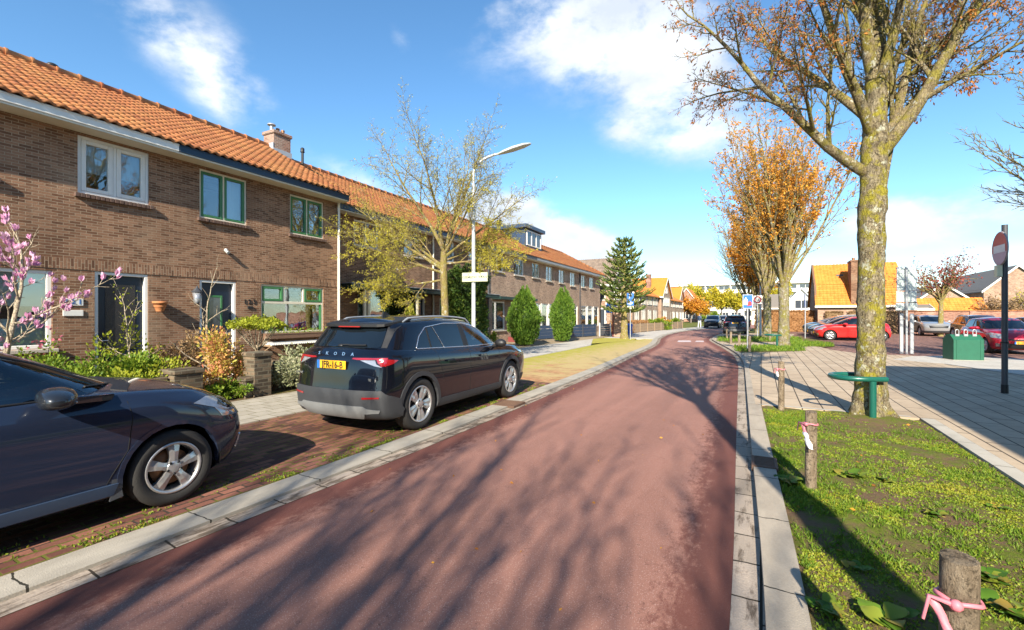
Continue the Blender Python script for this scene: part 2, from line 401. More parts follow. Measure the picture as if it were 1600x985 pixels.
def mossbrick():
    def fn(t):
        p = t.pos(); q = t.sep(p)
        b = t.node('ShaderNodeTexBrick', {'Vector': t.comb(q[1], q[0]), 'Scale': 1.0, 'Mortar Size': .009, 'Mortar Smooth': .3, 'Brick Width': .212, 'Row Height': .098, 'Color1': (0, 0, 0), 'Color2': (1, 1, 1)})
        brick = t.mix(b.outputs[0], (.33, .15, .085), (.50, .25, .14)); brick = t.mix(b.outputs['Fac'], brick, (.24, .19, .05))
        sand = t.mix(t.noise(p, 30, 4, .7), (.36, .27, .11), (.55, .42, .21)); moss = t.mix(t.noise(p, 20, 4, .7), (.27, .27, .035), (.42, .36, .07))
        n = t.noise(p, 1.3, 6, .7); side = t.node('ShaderNodeMapRange', {'Value': q[0], 'From Min': -5.0, 'From Max': -7.6}).outputs[0]
        far = t.node('ShaderNodeMapRange', {'Value': q[1], 'From Min': 9.0, 'From Max': 17.0}).outputs[0]
        c = t.mix(t.node('ShaderNodeMapRange', {'Value': t.m('ADD', n, t.m('MULTIPLY', far, .35)), 'From Min': .50, 'From Max': .72}).outputs[0], brick, sand)
        c = t.mix(t.node('ShaderNodeMapRange', {'Value': t.m('ADD', t.noise(p, 2.6, 6, .75), t.m('MULTIPLY', side, .30)), 'From Min': .60, 'From Max': .78}).outputs[0], c, moss)
        return bsdf(t, c, .9, 0, t.bump(t.m('SUBTRACT', t.noise(p, 60, 4, .8), t.m('MULTIPLY', b.outputs['Fac'], .5)), .8, .012), .2)
    return material('moss_grown_paving', fn)
M['mossbrick'] = mossbrick()
M['garden'] = soil_mat('garden_soil', (.20, .13, .08), (.12, .13, .02), (.20, .19, .03), .45)
M['field'] = soil_mat('grass_ground', (.22, .17, .10), (.12, .15, .03), (.20, .20, .05), .6, .3)
M['gravel'] = soil_mat('tan_gravel', (.42, .33, .22), (.36, .30, .13), (.42, .36, .18), .35)

def tile_mat(name, c1, c2, lich=(.48, .28, .09), l=.4):
    def fn(t):
        p = t.pos(); r = t.attr()
        col = t.mix(r, c1, c2)
        col = t.mix(t.m('MULTIPLY', t.ramp(t.noise(p, 1.2, 5, .7), [(.42, 0), (.7, 1)]), l), col, lich)
        col = t.mix(t.m('MULTIPLY', t.ramp(t.noise(p, 26, 4, .7), [(.45, 0), (.75, 1)]), .55), col, [x * .42 for x in c1])
        return bsdf(t, col, .7, 0, t.bump(t.noise(p, 60, 3), .25, .006), .35)
    return material(name, fn)
M['tile'] = tile_mat('orange_pantile', (.26, .09, .037), (.43, .16, .058))
M['tile_far'] = tile_mat('bright_orange_tile', (.58, .165, .02), (.68, .23, .035), (.62, .30, .06), .3)
M['tile_brown'] = tile_mat('brown_tile', (.15, .11, .085), (.23, .17, .13), (.25, .2, .15), .3)
M['tile_grey'] = tile_mat('grey_tile', (.17, .145, .12), (.24, .21, .175), (.2, .18, .15), .3)
M['ridge'] = tile_mat('ridge_tile', (.34, .105, .04), (.48, .18, .07), (.42, .26, .1), .6)
M['white'] = plain('white_paint', (.74, .72, .67), .45, var=.1)
M['cream'] = plain('cream_paint', (.66, .60, .47), .5, var=.12)
M['green'] = plain('green_paint', (.045, .17, .06), .4, var=.15)
M['dkgreen'] = plain('dark_green_paint', (.012, .04, .036), .4)
M['navy'] = plain('navy_paint', (.012, .032, .065), .35)
M['navy2'] = plain('blue_grey_panel', (.028, .05, .095), .4)
M['dkblue'] = plain('dark_blue_door', (.004, .011, .028), .35)
M['black'] = plain('black_plastic', (.012, .012, .013), .5)
M['dkgrey'] = plain('dark_grey_metal', (.07, .075, .085), .5, .3)
M['grey'] = plain('grey_paint', (.30, .31, .32), .5)
M['silver'] = plain('galvanised_steel', (.46, .47, .48), .42, .55)
M['lead'] = plain('lead_flashing', (.36, .38, .41), .6, .2)
M['concrete'] = plain('sill_concrete', (.42, .37, .31), .85, var=.2, bump=.4)
M['sillbrick'] = plain('sill_brick', (.11, .065, .048), .8, var=.35, sc=14, bump=.5)
M['terra'] = plain('terracotta', (.50, .19, .07), .75)
M['orange_door'] = plain('red_orange_door', (.55, .11, .03), .45)
M['oxblood'] = plain('dark_red_brickwork', (.17, .03, .03), .6)
M['wood'] = plain('weathered_wood', (.30, .21, .13), .85, var=.3, sc=9, bump=.4)
M['wood2'] = plain('planter_wood', (.16, .09, .055), .8, var=.3, sc=12, bump=.4)
M['curtain'] = plain('net_curtain', (.62, .63, .62), .95, var=.15)
M['blind'] = plain('roller_blind', (.62, .70, .70), .9, var=.05)
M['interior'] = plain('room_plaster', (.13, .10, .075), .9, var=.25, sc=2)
M['stove'] = plain('tan_curtain', (.42, .31, .21), .95, var=.15)
M['gguard'] = plain('green_steel', (.008, .10, .072), .35, .1, coat=.3)
M['gbox'] = plain('green_container', (.010, .10, .055), .55, coat=.05, var=.2)
M['yellow'] = plain('yellow_plate', (.80, .42, .015), .4, var=.03)
M['sblue'] = plain('sign_blue', (.02, .13, .45), .35, var=.05)
M['sred'] = plain('sign_red', (.55, .035, .03), .4, var=.08)
M['signcream'] = plain('name_sign_cream', (.66, .66, .46), .5, var=.05)
M['signback'] = plain('sign_back', (.50, .56, .53), .6, 0)
M['pink'] = plain('pink_tape', (.72, .22, .26), .5)
M['tapewhite'] = plain('tape_white', (.78, .76, .76), .5)
M['binblue'] = plain('blue_plastic', (.02, .10, .42), .4)
def glass_mat(name, tint=(.9, .95, .95), refl=.16, rough=.012):
    def fn(t):
        lw = t.node('ShaderNodeLayerWeight', {'Blend': .35}).outputs['Fresnel']
        f = t.m('ADD', t.m('MULTIPLY', lw, .8), refl, clamp=True)
        n = t.bump(t.noise(t.pos(), 2.2, 2), .06, .03)
        gl = t.node('ShaderNodeBsdfGlossy', {'Color': (.95, .97, 1), 'Roughness': rough, 'Normal': n}).outputs[0]
        tr = t.node('ShaderNodeBsdfTransparent', {'Color': tint}).outputs[0]
        return t.node('ShaderNodeMixShader', {0: f, 1: tr, 2: gl}).outputs[0]
    return material(name, fn)
M['glass'] = glass_mat('window_glass', refl=.13)
M['glass_far'] = plain('far_window_glass', (.05, .06, .075), .08, spec=.9, var=.3)
M['ornglass'] = plain('obscure_glass', (.018, .018, .018), .3, spec=.5, var=.5, sc=60, bump=.6)
M['carglass'] = plain('car_glass', (.006, .009, .012), .03, spec=.75, var=.05)
M['clearglass'] = glass_mat('clear_car_glass', (.30, .36, .38), .06)
M['carglass2'] = plain('car_glass_clear', (.10, .15, .17), .04, spec=.8, var=.2)
M['rubber'] = plain('tyre_rubber', (.022, .021, .02), .8, bump=.3, sc=12)
M['rubber2'] = plain('underbody_black', (.004, .004, .004), .9)
M['alu'] = plain('alloy_silver', (.52, .52, .52), .3, .75, var=.06)
M['aludark'] = plain('dark_wheel_metal', (.05, .05, .052), .5, .5)  # dark grey metal of the black car's brake discs
M['brakerust'] = plain('brake_disc', (.28, .14, .07), .5, .5)
M['chrome'] = plain('bright_trim', (.72, .73, .74), .22, .95, var=.03)
M['cladding'] = plain('grey_cladding', (.034, .036, .040), .6, var=.2)
M['skid'] = plain('silver_skid_plate', (.20, .205, .205), .5, .2)
M['lampred'] = plain('red_lamp_lens', (.28, .008, .012), .12, spec=.8, coat=.6)
M['lampclear'] = plain('clear_lamp_lens', (.30, .31, .33), .1, .3, spec=.9, coat=.8, var=.4, sc=20)
M['lamporange'] = plain('amber_lens', (.6, .2, .02), .15, coat=.5)
def paint(name, c, flake=.1, rough=.32):
    def fn(t):
        p = t.obj(); g = t.sep(p)
        dust = t.m('MULTIPLY', t.noise(p, 7, 5, .7), t.node('ShaderNodeMapRange', {'Value': g[2], 'From Min': .8, 'From Max': .2}).outputs[0])
        col = t.mix(t.m('MULTIPLY', dust, .04), c, (.20, .17, .14))
        return bsdf(t, col, t.m('MULTIPLY_ADD', dust, .1, rough), flake, None, .15, 1.0, .02)
    return material(name, fn)
M['p_black'] = paint('black_car_paint', (.003, .004, .008), 0, .22)
M['p_navy'] = paint('dark_blue_grey_car_paint', (.013, .020, .042), .0, .22)
M['p_red'] = paint('red_car_paint', (.55, .02, .018))
M['p_crimson'] = paint('crimson_car_paint', (.40, .012, .03), .2)
M['p_grey'] = paint('blue_grey_car_paint', (.10, .13, .15), .4)
M['p_dark'] = paint('dark_grey_car_paint', (.02, .023, .028), .3)
M['p_white'] = paint('white_car_paint', (.66, .65, .62))
M['p_brown'] = paint('dark_brown_car_paint', (.035, .018, .014), .3)
M['p_silver'] = paint('silver_car_paint', (.42, .42, .41), .5)

def bark_mat(name, c1, c2, lichen=None, plate=1.0, *, amount=.5, sc=6, pale=(.5, .5, .42)):
    def fn(t):
        p = t.pos(); q = t.scale(p, (1, 1, .35))
        col = t.mix(t.ramp(t.noise(q, sc * 2.5, 6, .7), [(.35, 0), (.65, 1)]), c1, c2)
        col = t.mix(t.ramp(t.noise(p, sc * 5, 4, .7), [(.52, 0), (.62, .7)]), col, [x * .3 for x in c1])
        wv = t.vm('ADD', q, t.scale(t.noise(p, 4, 3, out=1), .12)); crk = t.node('ShaderNodeTexVoronoi', {'Vector': wv, 'Scale': sc * 4.5}, feature='DISTANCE_TO_EDGE').outputs['Distance']
        plates = t.ramp(crk, [(0, 0), (.05, 1)])
        if lichen:
            msk = t.ramp(t.noise(p, sc * .8, 6, .72), [(.5 - .1 * amount, 0), (.60 - .06 * amount, 1)])
            col = t.mix(t.m('MULTIPLY', msk, .9), col, t.mix(t.noise(p, 45, 3), [x * .5 for x in lichen], lichen))
            m2 = t.ramp(t.noise(t.vm('ADD', p, (3.1, 7.7, 1.3)), sc * 1.6, 5, .7), [(.58, 0), (.63, 1)])
            col = t.mix(t.m('MULTIPLY', m2, .8), col, pale)
        col = t.mix(t.m('MULTIPLY', t.m('SUBTRACT', 1.0, plates), t.m('MULTIPLY', t.noise(p, 7, 3), .55 * plate)), col, [x * .35 for x in c1])
        return bsdf(t, col, .9, 0, t.bump(t.m('ADD', t.noise(q, sc * 5, 6, .75), t.m('MULTIPLY', plates, .25 * plate)), 1.0, .04), .2)
    return material(name, fn)
M['bark_big'] = bark_mat('lichened_bark', (.10, .075, .042), (.36, .30, .19), (.38, .33, .03), amount=.3, pale=(.5, .5, .38))
M['bark_twig'] = bark_mat('grey_brown_bark', (.16, .12, .065), (.36, .29, .165), (.34, .29, .05), amount=.4)
M['bark_row'] = bark_mat('pale_bark', (.17, .14, .09), (.38, .33, .23), (.30, .27, .06), amount=.4)
M['bark_yellow'] = bark_mat('yellow_tinted_bark', (.20, .145, .065), (.38, .29, .14), (.34, .29, .07), amount=.5)
M['bark_grey'] = bark_mat('grey_bark', (.16, .13, .11), (.30, .25, .21))
M['bark_pale'] = bark_mat('pale_stem', (.42, .34, .24), (.60, .50, .36))
def leaf_mat(name, stops, trans=.35, rough=.55):
    def fn(t):
        col = t.ramp(t.attr(), [(i / (len(stops) - 1), c) for i, c in enumerate(stops)])
        a = bsdf(t, col, rough, 0, None, .3)
        b = t.node('ShaderNodeBsdfTranslucent', {'Color': col}).outputs[0]
        return t.node('ShaderNodeMixShader', {0: trans, 1: a, 2: b}).outputs[0]
    return material(name, fn)
M['l_orange'] = leaf_mat('orange_brown_leaf', [(.52, .19, .02), (.66, .29, .03), (.72, .38, .05), (.36, .14, .03)])
M['l_rust'] = leaf_mat('rust_seed_cluster', [(.28, .10, .03), (.52, .17, .03), (.60, .26, .05), (.22, .10, .05)])
M['l_yg'] = leaf_mat('yellow_green_bud', [(.46, .40, .03), (.58, .50, .05), (.40, .38, .04), (.60, .50, .10)])
M['l_yellow'] = leaf_mat('yellow_leaf', [(.46, .34, .02), (.52, .44, .03), (.34, .34, .03)])
M['l_gold'] = leaf_mat('golden_leaf', [(.52, .26, .015), (.58, .34, .02), (.42, .22, .02)])
M['l_green'] = leaf_mat('fresh_green_leaf', [(.09, .17, .015), (.17, .27, .025), (.26, .32, .03), (.13, .20, .02)])
M['l_lime'] = leaf_mat('lime_leaf', [(.22, .28, .02), (.36, .38, .03), (.28, .30, .03)])
M['l_conifer'] = leaf_mat('conifer_spray', [(.045, .10, .012), (.10, .19, .02), (.17, .26, .03)], .25)
M['l_yew'] = leaf_mat('dark_ivy_leaf', [(.018, .04, .01), (.05, .10, .015), (.12, .15, .02)], .2)
M['l_puzzle'] = leaf_mat('stiff_scale_leaf', [(.05, .09, .025), (.12, .17, .04), (.26, .26, .06)], .2)
M['l_brown'] = leaf_mat('dry_brown_twig', [(.20, .12, .055), (.32, .21, .10), (.26, .16, .08)], .2)
M['l_redmix'] = leaf_mat('coral_young_leaf', [(.66, .22, .13), (.58, .38, .10), (.40, .40, .06), (.70, .34, .2)])
M['l_laven'] = leaf_mat('grey_green_leaf', [(.24, .27, .13), (.36, .38, .22), (.42, .40, .26), (.22, .24, .10)])
M['l_red'] = leaf_mat('dark_red_bud', [(.20, .04, .03), (.34, .09, .06), (.26, .07, .06)])
M['l_hedge'] = leaf_mat('beech_hedge_leaf', [(.36, .17, .06), (.44, .24, .10), (.26, .13, .05)])
M['petal'] = leaf_mat('magnolia_petal', [(.66, .32, .50), (.78, .52, .66), (.60, .22, .42)], .35)
M['pinkfl'] = leaf_mat('pink_quince_petal', [(.62, .14, .20), (.70, .22, .28)], .3)
M['moss'] = leaf_mat('moss_tuft', [(.08, .15, .012), (.14, .22, .018), (.22, .28, .025), (.32, .30, .03)], .3)
M['grassl'] = leaf_mat('grass_blade', [(.07, .15, .01), (.13, .22, .015), (.22, .29, .03)], .3)
M['dock'] = leaf_mat('broad_leaf', [(.05, .12, .010), (.08, .17, .015), (.12, .21, .02), (.22, .26, .03), (.30, .20, .04)], .3)
# ------------------------------------------------------------------ ground
def interp(pts, y):
    if y <= pts[0][0]: return pts[0][1]
    for (a, b), (c, d) in zip(pts, pts[1:]):
        if y <= c:
            t = (y - a) / (c - a)
            return b + (d - b) * t
    return pts[-1][1]
def smooth_fn(pts, w=1.2):
    return lambda y: sum(interp(pts, y + k * w / 3) for k in (-3, -2, -1, 0, 1, 2, 3)) / 7
XL = smooth_fn([(-40, -3.55), (4, -3.57), (9, -3.78), (13.2, -3.98), (19.3, -4.45), (24, -4.75), (27.5, -5.2), (31.8, -5.95), (38, -6.6), (46, -6.75), (54, -6.0), (64, -4.3), (80, -3.0), (140, -2.0), (300, 0)])
XR = smooth_fn([(-40, -.12), (2.6, -.13), (6.2, -.27), (12, -.48), (16.6, -.65), (20.2, -.95), (24.6, -1.66), (29, -2.5), (32, -3.0), (38, -3.15), (46, -2.9), (54, -2.2), (64, -.6), (80, .8), (140, 2.0), (300, 4)])
def yrange(y0, y1, fine=.5):
    ys = []; y = y0
    while y < y1 - 1e-6:
        ys.append(y); y += fine if y < 40 else fine * 4
    return ys + [y1]
def ribbon(name, fa, fb, y0, y1, z, m, drop=0.0, n=1, kind='structure', edge=False, label=None, fine=.5):
    mb = MB(); ys = yrange(y0, y1, fine); vs = []; ed = []
    for y in ys:
        a, b = fa(y), fb(y)
        for k in range(n + 1):
            x = a + (b - a) * k / n; vs.append((x, y, z)); ed.append(min(x - a, b - x))
    W = n + 1
    mb.add(vs, [[i * W + k, i * W + k + 1, (i + 1) * W + k + 1, (i + 1) * W + k] for i in range(len(ys) - 1) for k in range(n)])
    if drop:
        for f, sgn in ((fa, 1), (fb, -1)):
            q = []
            for y in ys: q += [(f(y), y, z), (f(y), y, z - drop)]
            fs = [[2 * i, 2 * i + 1, 2 * i + 3, 2 * i + 2] if sgn > 0 else [2 * i, 2 * i + 2, 2 * i + 3, 2 * i + 1] for i in range(len(ys) - 1)]
            mb.add(q, fs)
        mb.poly([(fa(y0), y0, z), (fa(y0), y0, z - drop), (fb(y0), y0, z - drop), (fb(y0), y0, z)])
        mb.poly([(fa(y1), y1, z), (fb(y1), y1, z), (fb(y1), y1, z - drop), (fa(y1), y1, z - drop)])
    o = mb.build(name, m); tag(o, kind=kind)
    if edge:
        at = o.data.attributes.new('edge', 'FLOAT', 'POINT'); at.data.foreach_set('value', ed)
    return o
def sheet(name, pts, z, m, kind='structure', drop=0.0):
    mb = MB(); mb.poly([(x, y, z) for x, y in pts], 0)
    if drop:
        n = len(pts)
        for i in range(n):
            (a, b), (c, d) = pts[i], pts[(i + 1) % n]; mb.poly([(a, b, z), (a, b, z - drop), (c, d, z - drop), (c, d, z)])
    return tag(mb.build(name, m), kind=kind)
def G(px, py, z=0.0):
    a = (px - 800) / 711; b = (492.5 - py) / 711; C, S = math.cos(rad(28.7)), math.sin(rad(28.7))
    t = (z - 1.62) / b; return ((a * C - S) * t, (a * S + C) * t)

sheet('ground', [(-500, -200), (500, -200), (500, 900), (-500, 900)], -.04, M['field'])
ribbon('road', XL, XR, -40, 300, 0, M['road'], n=24, edge=True)
off = lambda f, d: (lambda y: f(y) + d)
ribbon('gutter', off(XL, -.18), off(XL, .0), -40, 60, .004, M['gutter_l'])
ribbon('kerb', off(XL, -.49), off(XL, -.18), -40, 60, .028, M['kerb'], drop=.06)
ribbon('gutter', off(XR, .0), off(XR, .165), -40, 60, .004, M['gutter'])
ribbon('kerb', off(XR, .165), off(XR, .365), -40, 8.95, .075, M['kerb_r'], drop=.1)
ribbon('kerb', off(XR, .165), off(XR, .285), 8.95, 60, .072, M['kerb_r'], drop=.1)
# left: parking strip with an edge course, then the part the moss has taken over
SWR = smooth_fn([(-40, -6.6), (6, -6.65), (9, -6.75), (12, -7.4), (14.5, -7.65), (20, -7.75), (28, -8.05), (34, -8.3), (60, -9)], .8)
SWL = smooth_fn([(-40, -8.45), (7.5, -8.5), (9.5, -9.4), (12, -9.75), (20, -10.2), (29, -9.8), (34, -9.9), (60, -10.4)], .6)
ribbon('parking_strip', SWR, off(XL, -.95), -40, 9.9, .014, M['paving'], n=1)
ribbon('edge_course', off(XL, -.95), off(XL, -.49), -40, 9.9, .016, M['kerbrow'])
ribbon('parking_strip', lambda y: SWR(y) if y < 25 else SWR(y) + (y - 25) * .22, off(XL, -.49), 9.9, 31, .014, M['mossbrick'], n=1)
ribbon('sidewalk', SWL, SWR, -40, 8, .032, M['slabs_l'], drop=.06)
ribbon('footpath', SWL, lambda y: SWR(y) if y < 23 else SWR(y) - (y - 23) * .28, 8, 29, .036, M['path'], drop=.06)
SW3 = lambda y: (-8.35 if y < 27 else -8.35 + min(1.0, (y - 27) / 4) * .2)
ribbon('sidewalk', lambda y: interp([(25, -8.6), (30, -9.6), (40, -9.9), (50, -9.6), (62, -7.6), (90, -6)], y), off(XL, -.49), 31, 90, .03, M['path'], drop=.06)
sheet('front_garden', [(-13.5, -8), (-8.5, -8), (-8.5, 7.5), (-9.0, 9.4), (-9.6, 11.4), (-13.5, 11.4)], .026, M['garden'])
sheet('forecourt', [(-16.5, 11.4), (-9.75, 11.4), (-10.2, 20), (-9.85, 29), (-9.7, 34), (-9.6, 48), (-17, 48)], .018, M['gravel'])
sheet('lawn', [(-9.75, 20.5), (-8.4, 24.2), (-7.0, 28.6), (-7.4, 31), (-9.3, 33.5), (-9.9, 29)], .022, M['mossbrick'])
# right: grey slab pavement round the verge, then the parking lot
P = [G(x, y, .068) for x, y in ((1232, 531), (1262, 538), (1300, 547), (1345, 553), (1425, 556), (1475, 569), (1600, 588))]
pv = [(XR(y) + .285, y) for y in yrange(8.95, 44, 1.0)]
right_edge = P + [(9.0, 12.5), (14, 7), (14, -30)]
sheet('pavement', pv + [(2.4, 44)] + right_edge + [(2.27, -30), (2.27, 8.95)], .068, M['slabs'], drop=.08)
sheet('edging', [(2.10, -30), (2.262, -30), (2.262, 8.95), (2.10, 8.95)], .072, M['edging'], drop=.05)
sheet('edging', [(XR(8.95) + .37, 8.955), (2.0, 8.955), (2.0, 9.05), (XR(8.95) + .30, 9.05)], .0725, M['edging'])
sheet('parking_lot', [(2.2, 23.5), (4.6, 21.9), (7.5, 18.0), (40, 12), (60, 52), (1.8, 53)], .03, M['redpave'])
sheet('apron', [G(1395, 562, .072), G(1425, 557, .072), G(1475, 556, .072), G(1640, 563, .072), G(1700, 590, .072), G(1600, 586, .072), G(1475, 568.5, .072)], .073, M['path'], drop=.06)
# white worn marks on the far road
mk = MB()
for a, b, c, d in ((1058, 533.5, 1080, 1.2), (1086, 533.6, 1100, 1.0)):
    q0, q1, q2, q3 = G(a, b + d, .004), G(c, b + d, .004), G(c - 1, b - d, .004), G(a + 2, b - d, .004)
    mk.poly([(x, y, .005) for x, y in (q0, q1, q2, q3)])
M['wornwhite'] = plain('worn_road_paint', (.50, .42, .42), .8, var=.3, sc=9)
tag(mk.build('road_marking', M['wornwhite']), kind='structure')
# patches of soil and grass round the trees of the right-hand row
def patch(pts, m=None, name='grass_patch'): return sheet(name, [G(x, y, .074) for x, y in pts], .074, m or M['verge'])
patch([(1147, 547.5), (1175, 542.5), (1252, 541), (1260, 548), (1200, 550.5), (1158, 551)])
patch([(1119, 532), (1128, 528.5), (1150, 526.5), (1216, 526.5), (1216, 534.5), (1140, 536)])
patch([(1231, 528), (1246, 526.5), (1300, 535), (1305, 541), (1285, 543), (1256, 538)])
def verge_mesh():
    rng = random.Random(3); mb = MB(); nx, ny = 26, 120; vs = []
    from mathutils import noise
    for j in range(ny + 1):
        y = -8 + (8.95 + 8) * j / ny
        for i in range(nx + 1):
            a = XR(y) + .365; x = a + (2.10 - a) * i / nx
            h = .05 + .035 * noise.noise(V((x * 1.7, y * 1.7, 0))) + .018 * noise.noise(V((x * 6, y * 6, 4)))
            h += .03 * math.exp(-((x - 1.48) ** 2 + (y - 8.7) ** 2) / .25)
            if i in (0, nx): h = .045
            vs.append((x, y, h))
    W = nx + 1
    mb.add(vs, [[j * W + i, j * W + i + 1, (j + 1) * W + i + 1, (j + 1) * W + i] for j in range(ny) for i in range(nx)], 0, True)
    tag(mb.build('verge', M['verge']), kind='structure')
    return BVHTree.FromPolygons([V(v) for v in vs], mb.f)
VERGE = verge_mesh()
def verge_z(x, y):
    h = VERGE.ray_cast(V((x, y, 2)), V((0, 0, -1)))
    return h[0].z if h[0] else .05
sheet('verge', [(.2, -30), (2.1, -30), (2.1, -8), (.2, -8)], .045, M['verge'])
# drain grates: one in each kerb
def grate(x, y, z, rz, dx, dy, label):
    t = thing('drain_grate', label, 'drain', (x, y, z), rz)
    f = MB()
    f.box(-dx, -dx + .03, -dy, dy, -.05, .012, 0, .004); f.box(dx - .03, dx, -dy, dy, -.05, .012, 0, .004)
    f.box(-dx + .03, dx - .03, -dy, -dy + .03, -.05, .012, 0, .004); f.box(-dx + .03, dx - .03, dy - .03, dy, -.05, .012, 0, .004)
    f.build('grate_frame', M['rust'], t)
    b = MB(); n = 7
    for i in range(n):
        yy = -dy + .03 + (2 * dy - .06) * (i + .5) / n
        b.box(-dx + .03, dx - .03, yy - .012, yy + .012, -.03, .008)
    b.build('bars', M['rust'], t)
    p = MB(); p.box(-dx + .03, dx - .03, -dy + .03, dy - .03, -.05, -.046); p.build('pit', M['rubber2'], t)
M['rust'] = plain('rusty_iron', (.13, .075, .05), .8, .3, var=.4, sc=12)
grate(-3.98, 7.15, .03, rad(2), .22, .24, 'rusty drain grate set in the left kerb by the black car')
grate(XR(5.45) + .27, 5.45, .076, rad(1), .12, .19, 'rusty drain grate set in the right kerb beside the mossy verge')
# ------------------------------------------------------------------ houses
HA = rad(1.5)
def HW(s, D, z=0.0): return (-D * math.cos(HA) - s * math.sin(HA), -D * math.sin(HA) + s * math.cos(HA), z)
def wall_face(mb, y0, y1, z0, z1, ops, depth=.13, x=0.0, m=0, mr=0):
    """front wall at x, facing +X, with openings (a, b, c, d) in y and z and their reveals"""
    ys = sorted({y0, y1, *[v for o in ops for v in o[:2]]}); zs = sorted({z0, z1, *[v for o in ops for v in o[2:4]]})
    ys = [v for v in ys if y0 - 1e-6 <= v <= y1 + 1e-6]; zs = [v for v in zs if z0 - 1e-6 <= v <= z1 + 1e-6]
    for a, b in zip(ys, ys[1:]):
        for c, d in zip(zs, zs[1:]):
            cy, cz = (a + b) / 2, (c + d) / 2
            if any(o[0] < cy < o[1] and o[2] < cz < o[3] for o in ops): continue
            mb.poly([(x, a, c), (x, b, c), (x, b, d), (x, a, d)], m)
    for a, b, c, d in [o[:4] for o in ops]:
        xi = x - depth
        mb.poly([(x, a, c), (x, a, d), (xi, a, d), (xi, a, c)], mr); mb.poly([(x, b, c), (xi, b, c), (xi, b, d), (x, b, d)], mr)
        mb.poly([(x, a, d), (x, b, d), (xi, b, d), (xi, a, d)], mr); mb.poly([(x, a, c), (xi, a, c), (xi, b, c), (x, b, c)], mr)
def ring(mb, x0, x1, a, b, c, d, w, m=0, bev=.006):
    """rectangular frame in the YZ plane, thickness x0..x1, bar width w"""
    mb.box(x0, x1, a, a + w, c, d, m, bev); mb.box(x0, x1, b - w, b, c, d, m, bev)
    mb.box(x0 + .001, x1 - .001, a + w, b - w, c, c + w, m, bev); mb.box(x0 + .001, x1 - .001, a + w, b - w, d - w, d, m, bev)
def pane(parent, x, a, b, c, d, m='glass', name='pane'):
    g = MB(); g.box(x - .004, x + .004, a, b, c, d); return g.build(name, M[m], parent)
def window(parent, a, b, c, d, lights=2, frame_m='cream', sash_m=None, sill='sillbrick', curtain='net', depth=.10, fw=.05, sw=.055, rows=None, glass='glass', label=None):
    """window > pane, casement, sill, curtain ; set in an opening of the x=0 wall"""
    f = MB(); xo = -.03; xi = -depth
    ring(f, xi, xo, a, b, c, d, fw)
    W = (b - a - 2 * fw + .0) / lights
    for i in range(1, lights):
        yy = a + fw + W * i; f.box(xi + .002, xo - .002, yy - fw * .45, yy + fw * .45, c + fw, d - fw, 0, .005)
    w = f.build('window', M[frame_m], parent)
    if label: w['label'] = label
    for i in range(lights):
        p0 = a + fw + W * i + (fw * .45 if i else 0); p1 = a + fw + W * (i + 1) - (fw * .45 if i < lights - 1 else 0)
        q0, q1, r0, r1 = p0, p1, c + fw, d - fw
        if sash_m:
            s_ = MB(); ring(s_, xi + .01, xo - .008 + .012, p0 + .004, p1 - .004, r0 + .004, r1 - .004, sw, 0, .006); s_.build('casement', M[sash_m], w)
            q0, q1, r0, r1 = p0 + sw, p1 - sw, r0 + sw, r1 - sw
        pane(w, xi + .03, q0, q1, r0, r1, glass)
    if sill:
        s_ = MB()
        if sill == 'sillbrick':
            n = max(3, int((b - a + .12) / .075)); st = (b - a + .12) / n
            for i in range(n): 
                y = a - .06 + st * i; s_.box(-.10, .075 + RNG.uniform(-.004, .004), y + .004, y + st - .004, c - .085, c - .006 - .0, 0, .006)
        else: s_.box(-.10, .085, a - .07, b + .07, c - .075, c - .004, 0, .01)
        s_.build('sill', M[sill], w)
    if curtain:
        cu = MB(); xx = -.22
        def drape(y0, y1, z0, z1):
            n = max(4, int((y1 - y0) / .035)); vs = []
            for k in range(n + 1):
                y = y0 + (y1 - y0) * k / n; x = xx + .018 * math.sin(k * 1.9 + y0 * 7)
                vs += [(x, y, z0), (x, y, z1)]
            cu.add(vs, [[2 * k, 2 * k + 2, 2 * k + 3, 2 * k + 1] for k in range(n)], 0, True)
        if curtain == 'net': drape(a, b, c, d)
        elif curtain == 'sides': drape(a, a + (b - a) * .22, c, d); drape(b - (b - a) * .22, b, c, d)
        elif curtain == 'right': drape(a + (b - a) * .62, b, c, d)
        elif curtain == 'half': drape(a, b, c + (d - c) * .42, d)
        cu.build('curtain', M['curtain'], w)
    return w
